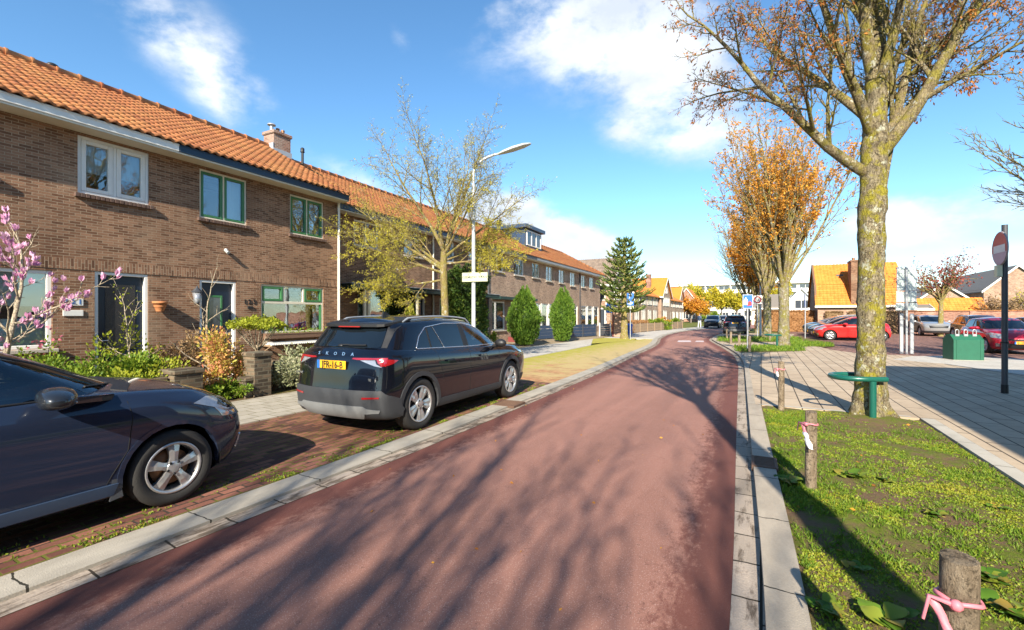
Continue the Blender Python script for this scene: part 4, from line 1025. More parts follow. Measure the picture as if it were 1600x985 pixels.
# right: the orange roofed house across the parking lot
def lot_house():
    x0, x1, y0 = 4.55, 10.75, 50.0; t = thing('brick_house', 'brick house with a tall two pitched orange roof behind the parked red hatchback', 'house', (x0, y0, 0)); L = x1 - x0
    w = MB(); w.poly([(0, 0, 0), (L, 0, 0), (L, 0, 2.5), (0, 0, 2.5)]); w.poly([(0, 8, 0), (L, 8, 0), (L, 8, 2.5), (0, 8, 2.5)][::-1])
    prof = [(0, 0), (8, 0), (8, 2.5), (6.8, 4.4), (4, 6.5), (1.2, 4.4), (0, 2.5)]
    w.poly([(0, y, z) for y, z in prof][::-1]); w.poly([(L, y, z) for y, z in prof]); w.build('wall', M['brick_far'], t)
    r = MB(); q = MB(); tiles(q, -L - .2, .2, .18, 2.45, -1.2, 4.42, tw=.27, tl=.26); tiles(q, -L - .2, .2, -1.16, 4.44, -4.0, 6.55, tw=.27, tl=.26)
    r.add([(-y, -x, z) for x, y, z in q.v], [f[::1] for f in q.f], 0, True); r.r = list(q.r)
    for a, b in zip(((-.18, 2.42), (1.2, 4.39), (4, 6.5), (6.8, 4.4)), ((1.2, 4.39), (4, 6.5), (6.8, 4.4), (8.2, 2.4))):
        r.poly([(-.2, a[0], a[1]), (L + .2, a[0], a[1]), (L + .2, b[0], b[1]), (-.2, b[0], b[1])])
    ro = r.build('roof', M['tile_far'], t)
    g = MB(); g.box(-.25, L + .25, -.32, -.16, 2.28, 2.48, 0, .01); g.build('gutter', M['cream'], t)
    c = MB(); c.box(2.45, 3.6, -.12, 1.6, 2.5, 6.35); c.box(2.4, 3.65, -.17, 1.65, 6.35, 6.5); co = c.build('chimney', M['brick'], ro)
    for k in (2.7, 3.2): p = MB(); p.tube([(k, .5, 6.5), (k, .5, 6.75)], .12, 8); p.build('chimney_pot', M['brakerust'], co)
    s = MB(); s.box(1.65, 2.2, 2.2, 2.75, 5.26, 5.42); so_ = s.build('skylight', M['dkgrey'], ro)
    f = MB(); f.prism([(-.04, y, z) for y, z in ((-.1, 2.5), (1.1, 4.45), (3.95, 6.6), (3.95, 6.3), (1.25, 4.2), (.1, 2.4))], (-.16, 0, 0)); f.build('verge_board', M['wood2'], t)
    d = MB(); pts = [(L - .15 - .95, -.02, .05), (L - .15, -.02, .05)] + [(L - .15 - .475 + .475 * math.cos(a), -.02, 1.5 + .4 * math.sin(a)) for a in [PI * k / 10 for k in range(11)]]
    d.prism(pts, (0, .017, 0)); d.build('door', M['wood2'], t)
lot_house()
def brick_wall(label, x0, x1, y, h, m='brick_wall'):
    t = thing('brick_wall', label, 'wall', (x0, y, 0)); w = MB(); w.box(0, x1 - x0, 0, .25, 0, h); w.build('wall', M[m], t)
    c = MB(); n = int((x1 - x0) / .35)
    for k in range(n): c.box(k * .35, k * .35 + .34, -.09, .34, h + .002, h + .07, 0, .01, r=RNG.random())
    c.build('coping', M['tile'], t)
    p = MB()
    for k in range(1, int((x1 - x0) / 4.2)): p.box(k * 4.2, k * 4.2 + .4, -.08, -.003, 0, h - .003)
    p.build('piers', M[m], t)
brick_wall('long orange red brick garden wall with a tile coping behind the parked cars', 11.0, 46, 51.5, 1.95)
gable_house('garden_shed', 'small shed showing only its bright orange roof over the long brick wall', 13.2, 17.2, 55, 58, 2.0, 3.2, 'x', 'brick_far', 'tile_far', [], None, verge=None, tilegeo=True, cat='shed')
gable_house('flat_annex', 'low white edged annex left of the orange shed roof behind the wall', 11.2, 13.0, 53, 55.5, 2.25, 2.6, 'x', 'white', 'tile_grey', [], None, verge='white', cat='annex')
gable_house('gable_house', 'pink brick house with grey roof and white gable edge at the right border', 23.4, 29.2, 75, 97, 4.7, 7.5, 'y', 'brick_far', 'tile_grey', [], None, over=.25)
gable_house('row_house', 'low house with a grey roof half hidden behind the red budding tree', 17.5, 22.5, 76, 92, 3.6, 5.6, 'y', 'brick_far', 'tile_grey', [('-y', 18.3, 21.7, 1.2, 2.8)], None)
gable_house('white_house', 'white gabled cottage with grey roof left of the orange roofed house', 3.4, 7.6, 84, 92, 3.4, 5.9, 'y', 'white', 'tile_grey', [('-y', 4.6, 6.4, 2.6, 4.0)], None)
gable_house('brick_cottage', 'low cottage with a grey roof and dark red shutters left of the white one', -1.4, 3.0, 86, 94, 2.9, 5.2, 'x', 'cream', 'tile_grey', [('-y', 1.0, 2.6, 1.4, 2.6)], None)
# the house on the right, behind the camera's shoulder: its shadow crosses the pavement
gable_house('brick_house', 'flat topped brick house that shades the grey pavement from behind on the right', 5.3, 14, -16, 8.1, 5.75, 6.15, 'y', 'brick', 'tile_grey', [], None, over=.25)
# ------------------------------------------------------------------ cars
def hermite(pts, counts):
    """smooth curve through 2-D pts by chord length, counts[i] samples on span i"""
    n = len(pts); d = [0]
    for a, b in zip(pts, pts[1:]): d.append(d[-1] + max(1e-4, math.dist(a, b)))
    tg = []
    for i in range(n):
        if i == 0 or i == n - 1: tg.append((1, 0) if i == 0 else (-1, 0)); continue
        h0, h1 = d[i] - d[i - 1], d[i + 1] - d[i]; o = []
        for k in (0, 1):
            s0 = (pts[i][k] - pts[i - 1][k]) / h0; s1 = (pts[i + 1][k] - pts[i][k]) / h1
            o.append(0 if s0 * s1 <= 0 else 2 * s0 * s1 / (s0 + s1) if k == 0 else (s0 * h1 + s1 * h0) / (h0 + h1))
        tg.append(tuple(o))
    out = []
    for i in range(n - 1):
        h = d[i + 1] - d[i]
        for q in range(counts[i]):
            u = q / counts[i]; a = 2 * u ** 3 - 3 * u * u + 1; b = u ** 3 - 2 * u * u + u; c = -2 * u ** 3 + 3 * u * u; e = u ** 3 - u * u
            out.append(tuple(a * pts[i][k] + b * h * tg[i][k] + c * pts[i + 1][k] + e * h * tg[i + 1][k] for k in (0, 1)))
    out.append(pts[-1]); return out
def prof(z): return (lambda y: z) if not hasattr(z, '__len__') else (lambda y: sum(interp(z, y + .12 * k) for k in (-2, -1, 0, 1, 2)) / 5)
class Shell:
    def __init__(s): s.v = []; s.f = []
    def add_half(s, rows, sub):
        """rows: list of columns lists of 3-D points (one list per ring); lofts with sub[k] steps"""
        K = len(rows); J = len(rows[0]); grid = []
        for k in range(K - 1):
            for q in range(sub[k]):
                u = q / sub[k]; line = []
                for j in range(J):
                    p0 = V(rows[max(k - 1, 0)][j]); p1 = V(rows[k][j]); p2 = V(rows[k + 1][j]); p3 = V(rows[min(k + 2, K - 1)][j])
                    m1 = (p2 - p0) * .5 if k > 0 else p2 - p1; m2 = (p3 - p1) * .5 if k < K - 2 else p2 - p1
                    L = (p2 - p1).length
                    if m1.length > L * 1.2: m1 = m1.normalized() * L * 1.2
                    if m2.length > L * 1.2: m2 = m2.normalized() * L * 1.2
                    line.append(p1 * (2 * u ** 3 - 3 * u * u + 1) + m1 * (u ** 3 - 2 * u * u + u) + p2 * (3 * u * u - 2 * u ** 3) + m2 * (u ** 3 - u * u))
                grid.append(line)
        grid.append([V(p) for p in rows[-1]]); s.grid(grid); return grid
    def grid(s, g):
        for sg in (1, -1):
            b = len(s.v); J = len(g[0])
            for line in g:
                for p in line: s.v.append((p[0] * sg, p[1], p[2]))
            for i in range(len(g) - 1):
                for j in range(J - 1):
                    q = [b + i * J + j, b + i * J + j + 1, b + (i + 1) * J + j + 1, b + (i + 1) * J + j]
                    s.f.append(q if sg < 0 else q[::-1])
    def weld(s):
        key = {}; mp = []; nv = []
        for p in s.v:
            k = (round(p[0], 4), round(p[1], 4), round(p[2], 4))
            if k not in key: key[k] = len(nv); nv.append(p)
            mp.append(key[k])
        s.v = nv; nf = []
        for f in s.f:
            q = []
            for i in f:
                if mp[i] not in q: q.append(mp[i])
            if len(q) > 2: nf.append(q)
        s.f = nf
    def bvh(s): return BVHTree.FromPolygons([V(p) for p in s.v], s.f)
def ring_pts(r, nmid=60):
    w, yr, yf = r['w'], r['yr'], r['yf']; a = r.get('ra', (.03, .12, .45)); b = r.get('fb', (.06, .30, .9)); z = prof(r['z'])
    xf = r.get('xf', (.55, .9)); xr = r.get('xr', (.60, .93)); tp = r.get('wf', 1.0)
    c = [(0, yr), (w * xr[0], yr + a[0]), (w * xr[1], yr + a[1]), (w, yr + a[2]), (w * tp, yf - b[2]), (w * xf[1], yf - b[1]), (w * xf[0], yf - b[0]), (0, yf)]
    return [(x, y, z(y)) for x, y in hermite(c, [6, 5, 8, nmid, 10, 6, 6])]
AX = {'side': ((1, 0, 0), lambda a, b: (3, a, b)), 'left': ((-1, 0, 0), lambda a, b: (-3, a, b)), 'rear': ((0, -1, 0), lambda a, b: (a, -3, b)), 'front': ((0, 1, 0), lambda a, b: (a, 9, b)), 'top': ((0, 0, 1), lambda a, b: (a, b, 4))}
def cast(bv, ax, a, b):
    n, o = AX[ax]; h = bv.ray_cast(V(o(a, b)), -V(n))
    return (h[0], h[1] if h[1].dot(V(n)) > 0 else -h[1]) if h[0] else None
def densify(poly, step):
    out = []
    for p, q in zip(poly, poly[1:] + poly[:1]):
        n = max(1, int(math.dist(p, q) / step))
        out += [(p[0] + (q[0] - p[0]) * i / n, p[1] + (q[1] - p[1]) * i / n) for i in range(n)]
    return out
def round_poly(poly, r, n=4):
    out = []
    for i, p in enumerate(poly):
        a, b = V(poly[i - 1]), V(poly[(i + 1) % len(poly)]); p = V(p); da, db = (a - p), (b - p)
        k = min(r, da.length * .45, db.length * .45); s, e = p + da.normalized() * k, p + db.normalized() * k
        for q in range(n + 1):
            u = q / n; out.append(tuple(s * (1 - u) ** 2 + p * 2 * u * (1 - u) + e * u * u))
    return out
def inpoly(p, poly):
    c = False; x, y = p
    for (a, b), (d, e) in zip(poly, poly[1:] + poly[:1]):
        if (b > y) != (e > y) and x < (d - a) * (y - b) / (e - b) + a: c = not c
    return c
def panel(mb, bv, poly, ax='side', off=.004, thick=.012, step=.045, m=0, rnd=0.0, flat=False, smooth=True):
    if rnd: poly = round_poly(poly, rnd)
    P = densify(poly, step); n = len(P)
    xs = [p[0] for p in P]; ys = [p[1] for p in P]; inn = []
    a = min(xs) + step / 2
    while a < max(xs):
        b = min(ys) + step / 2
        while b < max(ys):
            if inpoly((a, b), P) and min(math.dist((a, b), q) for q in P) > step * .45: inn.append((a, b))
            b += step
        a += step
    vs, _, fs, *_r = delaunay_2d_cdt([V(p) for p in P + inn], [(i, (i + 1) % n) for i in range(n)], [], 1, 1e-5)
    top = []; bot = []; N = V(AX[ax][0])
    cx, cy = sum(xs) / n, sum(ys) / n
    for v in vs:
        h = None
        for q in range(0, 40):     # a point past the silhouette slides in to the edge
            u = q / 40; h = cast(bv, ax, v[0] + (cx - v[0]) * u, v[1] + (cy - v[1]) * u)
            if h: break
        if h is None: continue
        d = (h[1] if not flat else N)
        top.append(h[0] + d * off); bot.append(h[0] + d * (off - thick))
    if len(top) != len(vs): return
    out = []; cnt = {}
    for f in fs:
        f = list(f); nn = (top[f[1]] - top[f[0]]).cross(top[f[2]] - top[f[0]])
        if nn.dot(N) < 0: f.reverse()
        out.append(f)
        for i in range(len(f)):
            e = (f[i], f[(i + 1) % len(f)]); cnt[e] = 1
    mb.add(top, out, m, smooth)
    for (i, j) in list(cnt):
        if (j, i) not in cnt: mb.add([top[i], top[j], bot[j], bot[i]], [[0, 3, 2, 1]], m, False)
def pline(mb, bv, pts, ax='side', r=.006, off=.0, m=0, n=5, step=.05, closed=False):
    pl = densify(list(pts), step) if closed else densify(list(pts), step)[:None]
    if not closed:
        pl = []
        for p, q in zip(pts, pts[1:]):
            k = max(1, int(math.dist(p, q) / step)); pl += [(p[0] + (q[0] - p[0]) * i / k, p[1] + (q[1] - p[1]) * i / k) for i in range(k)]
        pl.append(pts[-1])
    else: pl = pl + pl[:1]
    path = []
    for a, b in pl:
        h = cast(bv, ax, a, b)
        if h: path.append(h[0] + h[1] * off)
    if len(path) > 1: mb.tube(path, r, n, m)
def axisX(x, y, z, sgn=1): return Matrix(((0, 0, sgn, x), (1, 0, 0, y), (0, 1, 0, z), (0, 0, 0, 1)))
def wheel(t, x, y, R, rim, width, sgn, style, detail=True):
    """x: outer face of the tyre; sgn +1 right side"""
    Mx = axisX(x - sgn * width / 2, y, R, sgn); h = width / 2; n = 40 if detail else 18
    ty = MB(); ty.lathe([(rim, -h), (R - .03, -h), (R, -h + .03), (R, h - .035), (R - .006, h - .02), (R - .03, h - .002), (rim + .05, h + .004), (rim + .012, h - .004), (rim, h - .012), (rim - .005, -h)], n, 0, Mx)
    w = ty.build('wheel', M['rubber'], t)
    r = MB(); r.lathe([(rim, h - .012), (rim - .004, h - .004), (rim - .020, h - .006), (rim - .028, h - .03), (rim - .035, -h * .3)], n, 0, Mx)
    def P(rad_, ang, d): return Mx @ V((rad_ * math.cos(ang), rad_ * math.sin(ang), d))
    if style == 'suv': N, w0, w1, dd = 10, .028, .042, (h - .025, h - .012)
    elif style == 'star': N, w0, w1, dd = 5, .030, .050, (h - .012, h - .020)
    else: N, w0, w1, dd = 7, .028, .04, (h - .02, h - .02)
    for k in range(N):
        a = 2 * PI * k / N + (.3 if style == 'star' else .16)
        if style == 'suv': a += .12 * (1 if k % 2 else -1)
        secs = [(.04, w0 * 1.1, dd[0]), (.085, w0 * .95, dd[0] + .004), (rim * .62, (w0 + w1) / 2 * (.9 if style == 'star' else 1), (dd[0] + dd[1]) / 2 + .006), (rim - .018, w1, dd[1] - .004)]
        vs = []
        for rr, hw, d in secs:
            da = math.atan2(hw, rr); q = math.hypot(rr, hw)
            vs += [P(q, a - da, d - .045), P(q, a - da, d - .008), P(rr, a, d), P(q, a + da, d - .008), P(q, a + da, d - .045)]
        fs = [[i * 5 + j, i * 5 + j + 1, (i + 1) * 5 + j + 1, (i + 1) * 5 + j] for i in range(3) for j in range(4)]
        if sgn < 0: fs = [f[::-1] for f in fs]
        r.add(vs, fs, 0, style == 'x')
    hb = .062 if style == 'star' else .08; r.lathe([(hb, h - .05), (hb * .88, h - .012), (hb * .7, h - .008)], 20, 0, Mx); r.lathe([(hb * .7, h - .008), (.03, h - .004), (.001, h - .003)], 16, 0, Mx)
    ro = r.build('rim', M['alu'], w)
    b = MB(); b.lathe([(rim - .03, -h * .25), (.001, -h * .25)], n, 0, Mx); b.build('wheel_back', M['rubber2'], w)
    if detail:
        b = MB(); b.lathe([(rim * .68, h - .10), (rim * .68, h - .085), (.06, h - .08)], 28, 0, Mx); b.build('brake_disc', M['brakerust'] if style == 'star' else M['aludark'], w)
        b = MB()
        for k in range(5):
            a = 2 * PI * k / 5 + .3 + PI / 5; c = P(.058 if style == 'suv' else .052, a, h - .0075)
            b.lathe([(.011, 0), (.011, .006), (.006, .007), (.001, .002)], 8, 0, Matrix.Translation(c) @ axisX(0, 0, 0, sgn))
        b.build('wheel_nut', M['black'], w)
    return w
def shell_for(sp):
    sh = Shell(); rows = [ring_pts(r) for r in sp['low']]; sh.add_half(rows, sp['lowsub'])
    belt = rows[-1]; W = sp['low'][-1]['w']; cr = sp['crown']; n = 9
    sh.grid([[(x * (1 - k / n), y, z + cr * (x * x - (x * (1 - k / n)) ** 2) / W ** 2) for x, y, z in belt] for k in range(n + 1)])
    lowv = Shell(); lowv.v, lowv.f = list(sh.v), list(sh.f)
    g = Shell(); rows = [ring_pts(r) for r in sp['top']]; g.add_half(rows, sp['topsub']); tp = rows[-1]; W = sp['top'][-1]['w']
    g.grid([[(x * (1 - k / n), y, z + sp['crownr'] * (x * x - (x * (1 - k / n)) ** 2) / W ** 2) for x, y, z in tp] for k in range(n + 1)])
    lowv.weld(); g.weld(); return lowv, g
def mirror_poly(f):
    for ax in ('side', 'left'): f(ax)
def make_car(sp, label, cat, group, loc, rz, name='parked_car', detail=True):
    """car local frame: +Y forward from the rear bumper, X right, root on the ground under the middle"""
    L = sp['L']; t = thing(name, label, cat, (0, 0, 0)); low, top = shell_for(sp)
    allb = Shell(); allb.v = low.v + top.v; allb.f = low.f + [[i + len(low.v) for i in f] for f in top.f]; bv = allb.bvh(); lbv = low.bvh(); tbv = top.bvh()
    R, AR = sp['R'], sp['AR']; axl = sp['axles']; zc = sp.get('zc', R)
    # wheel arches cut out of the lower body
    keep = []
    for f in low.f:
        c = sum((V(low.v[i]) for i in f), V()) / len(f)
        if abs(c.x) > .42 and any(math.hypot(c.y - a, c.z - zc) < AR for a in axl): continue
        keep.append(f)
    used = {i for f in keep for i in f}; vv = [list(p) for p in low.v]
    for i in used:
        p = vv[i]
        if abs(p[0]) > .42:
            for a in axl:
                d = math.hypot(p[1] - a, p[2] - zc)
                if d < AR: k = AR / max(d, 1e-4); p[1] = a + (p[1] - a) * k; p[2] = zc + (p[2] - zc) * k
    tf = top.f
    if detail:   # real openings behind the clear panes, and a cabin to look into
        op, scr = sp['openings']; tf = []
        for f in top.f:
            c = sum((V(top.v[i]) for i in f), V()) / len(f)
            if abs(c.x) > .45 and any(inpoly((c.y, c.z), o) for o in op): continue
            if c.y > scr[0] and abs(c.x) < .62 - .25 * (c.z - scr[1]) and scr[1] < c.z < scr[2]: continue
            tf.append(f)
    b = MB(); b.add(vv, keep, 0, True); b.add(top.v, tf, 0, True)
    for a in axl:      # dark wheel housings
        for sg in (1, -1):
            x1 = sg * (sp['hw'] - .035); x0 = sg * .40; vs = []; n = 18
            for q in range(n + 1):
                an = rad(-12 + 204 * q / n); yy, zz = a + (AR + .012) * math.cos(an), zc + (AR + .012) * math.sin(an); vs += [(x0, yy, zz), (x1, yy, zz)]
            b.add(vs, [[2 * q, 2 * q + 1, 2 * q + 3, 2 * q + 2] for q in range(n)], 1, True)
            b.poly([(x0, a + (AR + .012) * math.cos(rad(-12 + 204 * q / n)), zc + (AR + .012) * math.sin(rad(-12 + 204 * q / n))) for q in range(n + 1)], 1)
    b.box(-.62, .62, .5, L - .45, sp['floor'] - .03, sp['floor'] + .12, 1)
    b.build('body', [M[sp['paint']], M['rubber2']], t)
    for a in axl:
        for sg in (1, -1): wheel(t, sg * sp['track'], a, R, sp['rim'], sp['tw'], sg, sp['style'], detail)
    sp['fit'](t, bv, lbv, tbv, sp, detail)
    if detail:
        zb = sp['openings'][1][1]; y1 = sp['openings'][1][0]
        for sx in (-.36, .36):
            part(t, 'front_seat', 'rubber2', lambda m: (m.box(sx - .22, sx + .22, y1 - .75, y1 - .60, zb - .25, zb + .18, 0, .05), m.box(sx - .12, sx + .12, y1 - .76, y1 - .66, zb + .21, zb + .36, 0, .04)))
        part(t, 'rear_bench', 'rubber2', lambda m: m.box(-.6, .6, y1 - 1.7, y1 - 1.5, zb - .25, zb + .16, 0, .05))
        part(t, 'dashboard', 'rubber2', lambda m: m.box(-.66, .66, y1 + .05, y1 + .75, zb - .2, zb + .02, 0, .06))
        part(t, 'steering_wheel', 'rubber2', lambda m: m.tube([(-.36 + .18 * math.cos(2 * PI * q / 16), y1 - .10 + .05 * math.sin(2 * PI * q / 16), zb + .02 + .17 * math.sin(2 * PI * q / 16)) for q in range(17)], .016, 6))
    # move everything so that the root sits under the middle of the car
    for ch in t.children:
        for o in [ch] + list(ch.children):
            o.data.transform(Matrix.Translation((0, -L / 2, 0)))
    t.location = loc; t.rotation_euler = (0, 0, rz)
    return t
def arc(cy, cz, r, a0, a1, n=14): return [(cy + r * math.cos(rad(a0 + (a1 - a0) * k / n)), cz + r * math.sin(rad(a0 + (a1 - a0) * k / n))) for k in range(n + 1)]
def part(t, name, m, fn, parent=None):
    mb = MB(); fn(mb)
    return mb.build(name, [M[q] for q in m] if isinstance(m, (list, tuple)) else M[m], parent or t) if mb.v else None
def mirror(t, sgn, L=0):
    """door mirror, local to car"""
def plate(t, y, z, txt, facing, mats=('yellow', 'sblue', 'black'), tilt=0.0):
    nrm = -1 if facing == 'rear' else 1
    o = part(t, 'number_plate', 'yellow', lambda m: m.box(-.26, .26, y - .006, y + .006, z - .055, z + .055, 0, .004))
    part(t, 'country_band', 'sblue', lambda m: m.box(-.262 if facing == 'rear' else .215, -.215 if facing == 'rear' else .262, y + nrm * .0085 - .003, y + nrm * .0085 + .003, z - .055, z + .055), o)
    if txt:
        X = (1, 0, 0) if facing == 'rear' else (-1, 0, 0)
        part(t, 'plate_lettering', 'black', lambda m: put_text(m, txt, .125, frame(((.02 if facing == 'rear' else -.02), y + nrm * .009, z - .004), X, (0, 0, 1)), depth=.0015, sx=.88), o)
    return o
def suv_fit(t, bv, lbv, tbv, sp, detail):
    A0, A1 = sp['axles']; zc = sp['R']; k = sp['L'] / 4.65
    dlo = [(.80 * k, 1.13), (.93 * k, 1.30), (1.12 * k, 1.425), (1.6 * k, 1.475), (2.15 * k, 1.465), (2.55 * k, 1.40), (2.95 * k, 1.24), (3.24 * k, 1.075), (2.2 * k, 1.085)]
    for ax in ('side', 'left'):
        if detail:
            part(t, 'side_window', 'carglass', lambda m: panel(m, tbv, dlo[:4] + [(2.08 * k, 1.466), (2.10 * k, 1.086)], ax, .004, .012, rnd=.03)); part(t, 'side_window', 'clearglass', lambda m: panel(m, tbv, [(2.10 * k, 1.086), (2.08 * k, 1.466)] + dlo[4:8], ax, .004, .012, rnd=.02))
        else: part(t, 'side_window', 'carglass', lambda m: panel(m, tbv, dlo, ax, .004, .012, rnd=.03))
        part(t, 'window_trim', 'chrome', lambda m: pline(m, tbv, round_poly(dlo, .03), ax, .008, .005, closed=True))
        part(t, 'pillar', 'black', lambda m: (panel(m, tbv, [(2.02 * k, 1.09), (2.17 * k, 1.09), (2.10 * k, 1.46), (1.99 * k, 1.465)], ax, .0075, .01), panel(m, tbv, [(1.13 * k, 1.11), (1.165 * k, 1.11), (1.165 * k, 1.42), (1.13 * k, 1.415)], ax, .0078, .01)))
        part(t, 'quarter_trim', 'chrome', lambda m: pline(m, tbv, [(1.47 * k, 1.10), (1.29 * k, 1.445)], ax, .005, .008))
        # grey plastic round the arches and along the sill
        for i, a in enumerate((A0, A1)):
            ring_ = arc(a, zc, sp['AR'] + .055, -14 if i else -20, 196 if not i else 190) + arc(a, zc, sp['AR'] - .008, 196 if not i else 190, -14 if i else -20)
            part(t, 'wheel_arch_trim', 'cladding', lambda m: panel(m, lbv, ring_, ax, .014, .05, step=.05))
        part(t, 'sill_trim', 'cladding', lambda m: panel(m, lbv, [(A0 + sp['AR'] + .05, .255), (A1 - sp['AR'] - .05, .255), (A1 - sp['AR'] - .02, .37), (A0 + sp['AR'] + .02, .37)], ax, .012, .03))
        if detail:
            part(t, 'door_seam', 'rubber2', lambda m: (pline(m, bv, [(2.13 * k, 1.08), (2.12 * k, .75), (2.10 * k, .36)], ax, .0045, -.001), pline(m, bv, [(1.20 * k, 1.1), (1.30 * k, .85), (1.36 * k, .62)], ax, .0045, -.001), pline(m, bv, [(3.12 * k, 1.04), (3.14 * k, .75), (3.22 * k, .6), (3.20 * k, .36)], ax, .0045, -.001)))
            for yy in (1.42 * k, 2.42 * k):
                part(t, 'door_handle', 'p_black', lambda m: panel(m, lbv, [(yy, .90), (yy + .2, .905), (yy + .2, .935), (yy, .93)], ax, .03, .03, rnd=.012))
        sg = 1 if ax == 'side' else -1
        def mir(m):
            c = V((sg * 1.0, 2.95 * k, 1.10)); m.blob(c, .115, .075, .075, 12, 8); m.tube([(sg * .82, 3.0 * k, 1.04), (sg * .92, 2.98 * k, 1.05)], [.035, .028], 6)
        part(t, 'door_mirror', 'black' if detail else sp['paint'], mir)
        def rail(m):
            pts = []
            for q in range(15):
                yy = (.75 + 1.75 * q / 14) * k; h = cast(tbv, 'top', sg * .60, yy)
                if h: pts.append(h[0] + V((0, 0, .045 if 0 < q < 14 else .0)))
            m.tube(pts, .016, 6)
        part(t, 'roof_rail', 'silver', rail)
        # tail lamps wrap round the corner
        tl = part(t, 'tail_lamp', ['lampred', 'lampclear'], lambda m: (panel(m, lbv, [(.17, 1.035), (.38, 1.01), (.30, .97), (.17, .935)], ax, .010, .02, m=0), panel(m, lbv, [(sg * .33, 1.027), (sg * .35, 1.042), (sg * .80, 1.045), (sg * .80, 1.025), (sg * .42, 1.017)], 'rear', .010, .02, m=0), panel(m, lbv, [(sg * .80, 1.022), (sg * .68, 1.019), (sg * .71, .975), (sg * .80, .935)], 'rear', .010, .02, m=0), panel(m, lbv, [(sg * .765, .925), (sg * .66, .945), (sg * .46, 1.013), (sg * .665, 1.016), (sg * .69, .965)], 'rear', .010, .02, m=1)))
        part(t, 'headlamp', 'lampclear', lambda m: panel(m, lbv, [(sg * .50, .80), (sg * .84, .84), (sg * .86, .90), (sg * .52, .87)], 'front', .008, .02))
    part(t, 'rear_window', 'carglass', lambda m: panel(m, bv, [(-.62, 1.165), (.62, 1.165), (.56, 1.43), (-.56, 1.43)], 'rear', .005, .012, rnd=.05))
    part(t, 'windscreen', 'clearglass' if detail else 'carglass', lambda m: panel(m, tbv, [(-.70, 1.10), (.70, 1.10), (.58, 1.46), (-.58, 1.46)], 'front', .004, .01, rnd=.04))
    part(t, 'spoiler', 'black', lambda m: m.prism([(x, y * k, 1.475 + (y - .34) * .17 - .03 * abs(x) ** 2) for x, y in ((-.56, .44), (-.47, .39), (-.25, .36), (0, .355), (.25, .36), (.47, .39), (.56, .44), (.61, .62), (.60, .95), (.3, .98), (0, .98), (-.3, .98), (-.60, .95), (-.61, .62))], (0, 0, -.035)))
    part(t, 'window_fin', 'black', lambda m: panel(m, tbv, [(.57, 1.44), (.625, 1.165), (.70, 1.165), (.655, 1.455)], 'rear', .007, .01))
    part(t, 'window_fin', 'black', lambda m: panel(m, tbv, [(-.57, 1.44), (-.625, 1.165), (-.70, 1.165), (-.655, 1.455)], 'rear', .007, .01))
    part(t, 'brake_light', 'lampred', lambda m: m.box(-.2, .2, .345 * k, .36 * k, 1.438, 1.452))
    part(t, 'bumper', 'cladding', lambda m: panel(m, lbv, [(-.925, .30), (-.80, .26), (.80, .26), (.925, .30), (.925, .47), (.78, .63), (-.78, .63), (-.925, .47)], 'rear', .022, .05))
    for ax in ('side', 'left'): part(t, 'bumper_corner', 'cladding', lambda m: panel(m, lbv, [(.03, .27), (A0 - sp['AR'] - .02, .27), (A0 - sp['AR'] + .0, .50), (.25, .56), (.06, .60)], ax, .018, .05))
    part(t, 'skid_plate', 'skid', lambda m: panel(m, lbv, [(-.52, .28), (.52, .28), (.56, .34), (.74, .35), (.76, .385), (.60, .40), (.54, .43), (-.54, .43), (-.60, .40), (-.76, .385), (-.74, .35), (-.56, .34)], 'rear', .034, .05))
    for sg in (1, -1):
        part(t, 'reflector', 'lampred', lambda m: panel(m, lbv, [(sg * .54, .525), (sg * .76, .535), (sg * .76, .555), (sg * .54, .547)], 'rear', .028, .02))
    h = cast(lbv, 'rear', 0, .94)[0]
    plate(t, h.y - .022, .945, sp.get('plate'), 'rear')
    part(t, 'grille', 'black', lambda m: panel(m, lbv, [(-.5, .62), (.5, .62), (.55, .80), (-.55, .80)], 'front', .006, .02))
    part(t, 'front_bumper', 'cladding', lambda m: panel(m, lbv, [(-.85, .28), (.85, .28), (.85, .42), (-.85, .42)], 'front', .01, .03))
    if detail:
        part(t, 'wiper', 'black', lambda m: (pline(m, bv, [(-.02, 1.18), (.40, 1.19)], 'rear', .012, .02), m.blob((-.06, .27 * k, 1.18), .06, .04, .03)))
        part(t, 'aerial', 'black', lambda m: m.prism([(-.012, 1.0, 1.585), (-.012, 1.18, 1.60), (-.012, 1.04, 1.66), (-.012, 1.02, 1.66)], (.024, 0, 0)))
        if sp.get('word'):
            
            def wd(m):
                for i, c in enumerate(sp['word']):
                    x = -.31 + .155 * i; q = cast(lbv, 'rear', x, 1.085)[0]; put_text(m, c, .06, frame((x, q.y - .010, 1.085), (1, 0, 0), (0, .25, 1)), depth=.003, sx=1.25)
            part(t, 'lettering', 'chrome', wd)
            def bd(m):
                q = cast(lbv, 'rear', .66, .765)[0]; put_text(m, '80', .05, frame((.62, q.y - .014, .765), (1, 0, 0), (0, 0, 1)), depth=.002)
                q = cast(lbv, 'rear', -.66, .80)[0]; put_text(m, 'ENYAQ', .045, frame((-.72, q.y - .004, .80), (1, 0, 0), (0, 0, 1)), depth=.002, sx=.9)
            part(t, 'badge', 'chrome', bd)
            [part(t, 'tailgate_seam', 'rubber2', lambda m: pline(m, lbv, [(sg * .80, 1.05), (sg * .82, .80), (sg * .82, .66)], 'rear', .004, 0)) for sg in (1, -1)]
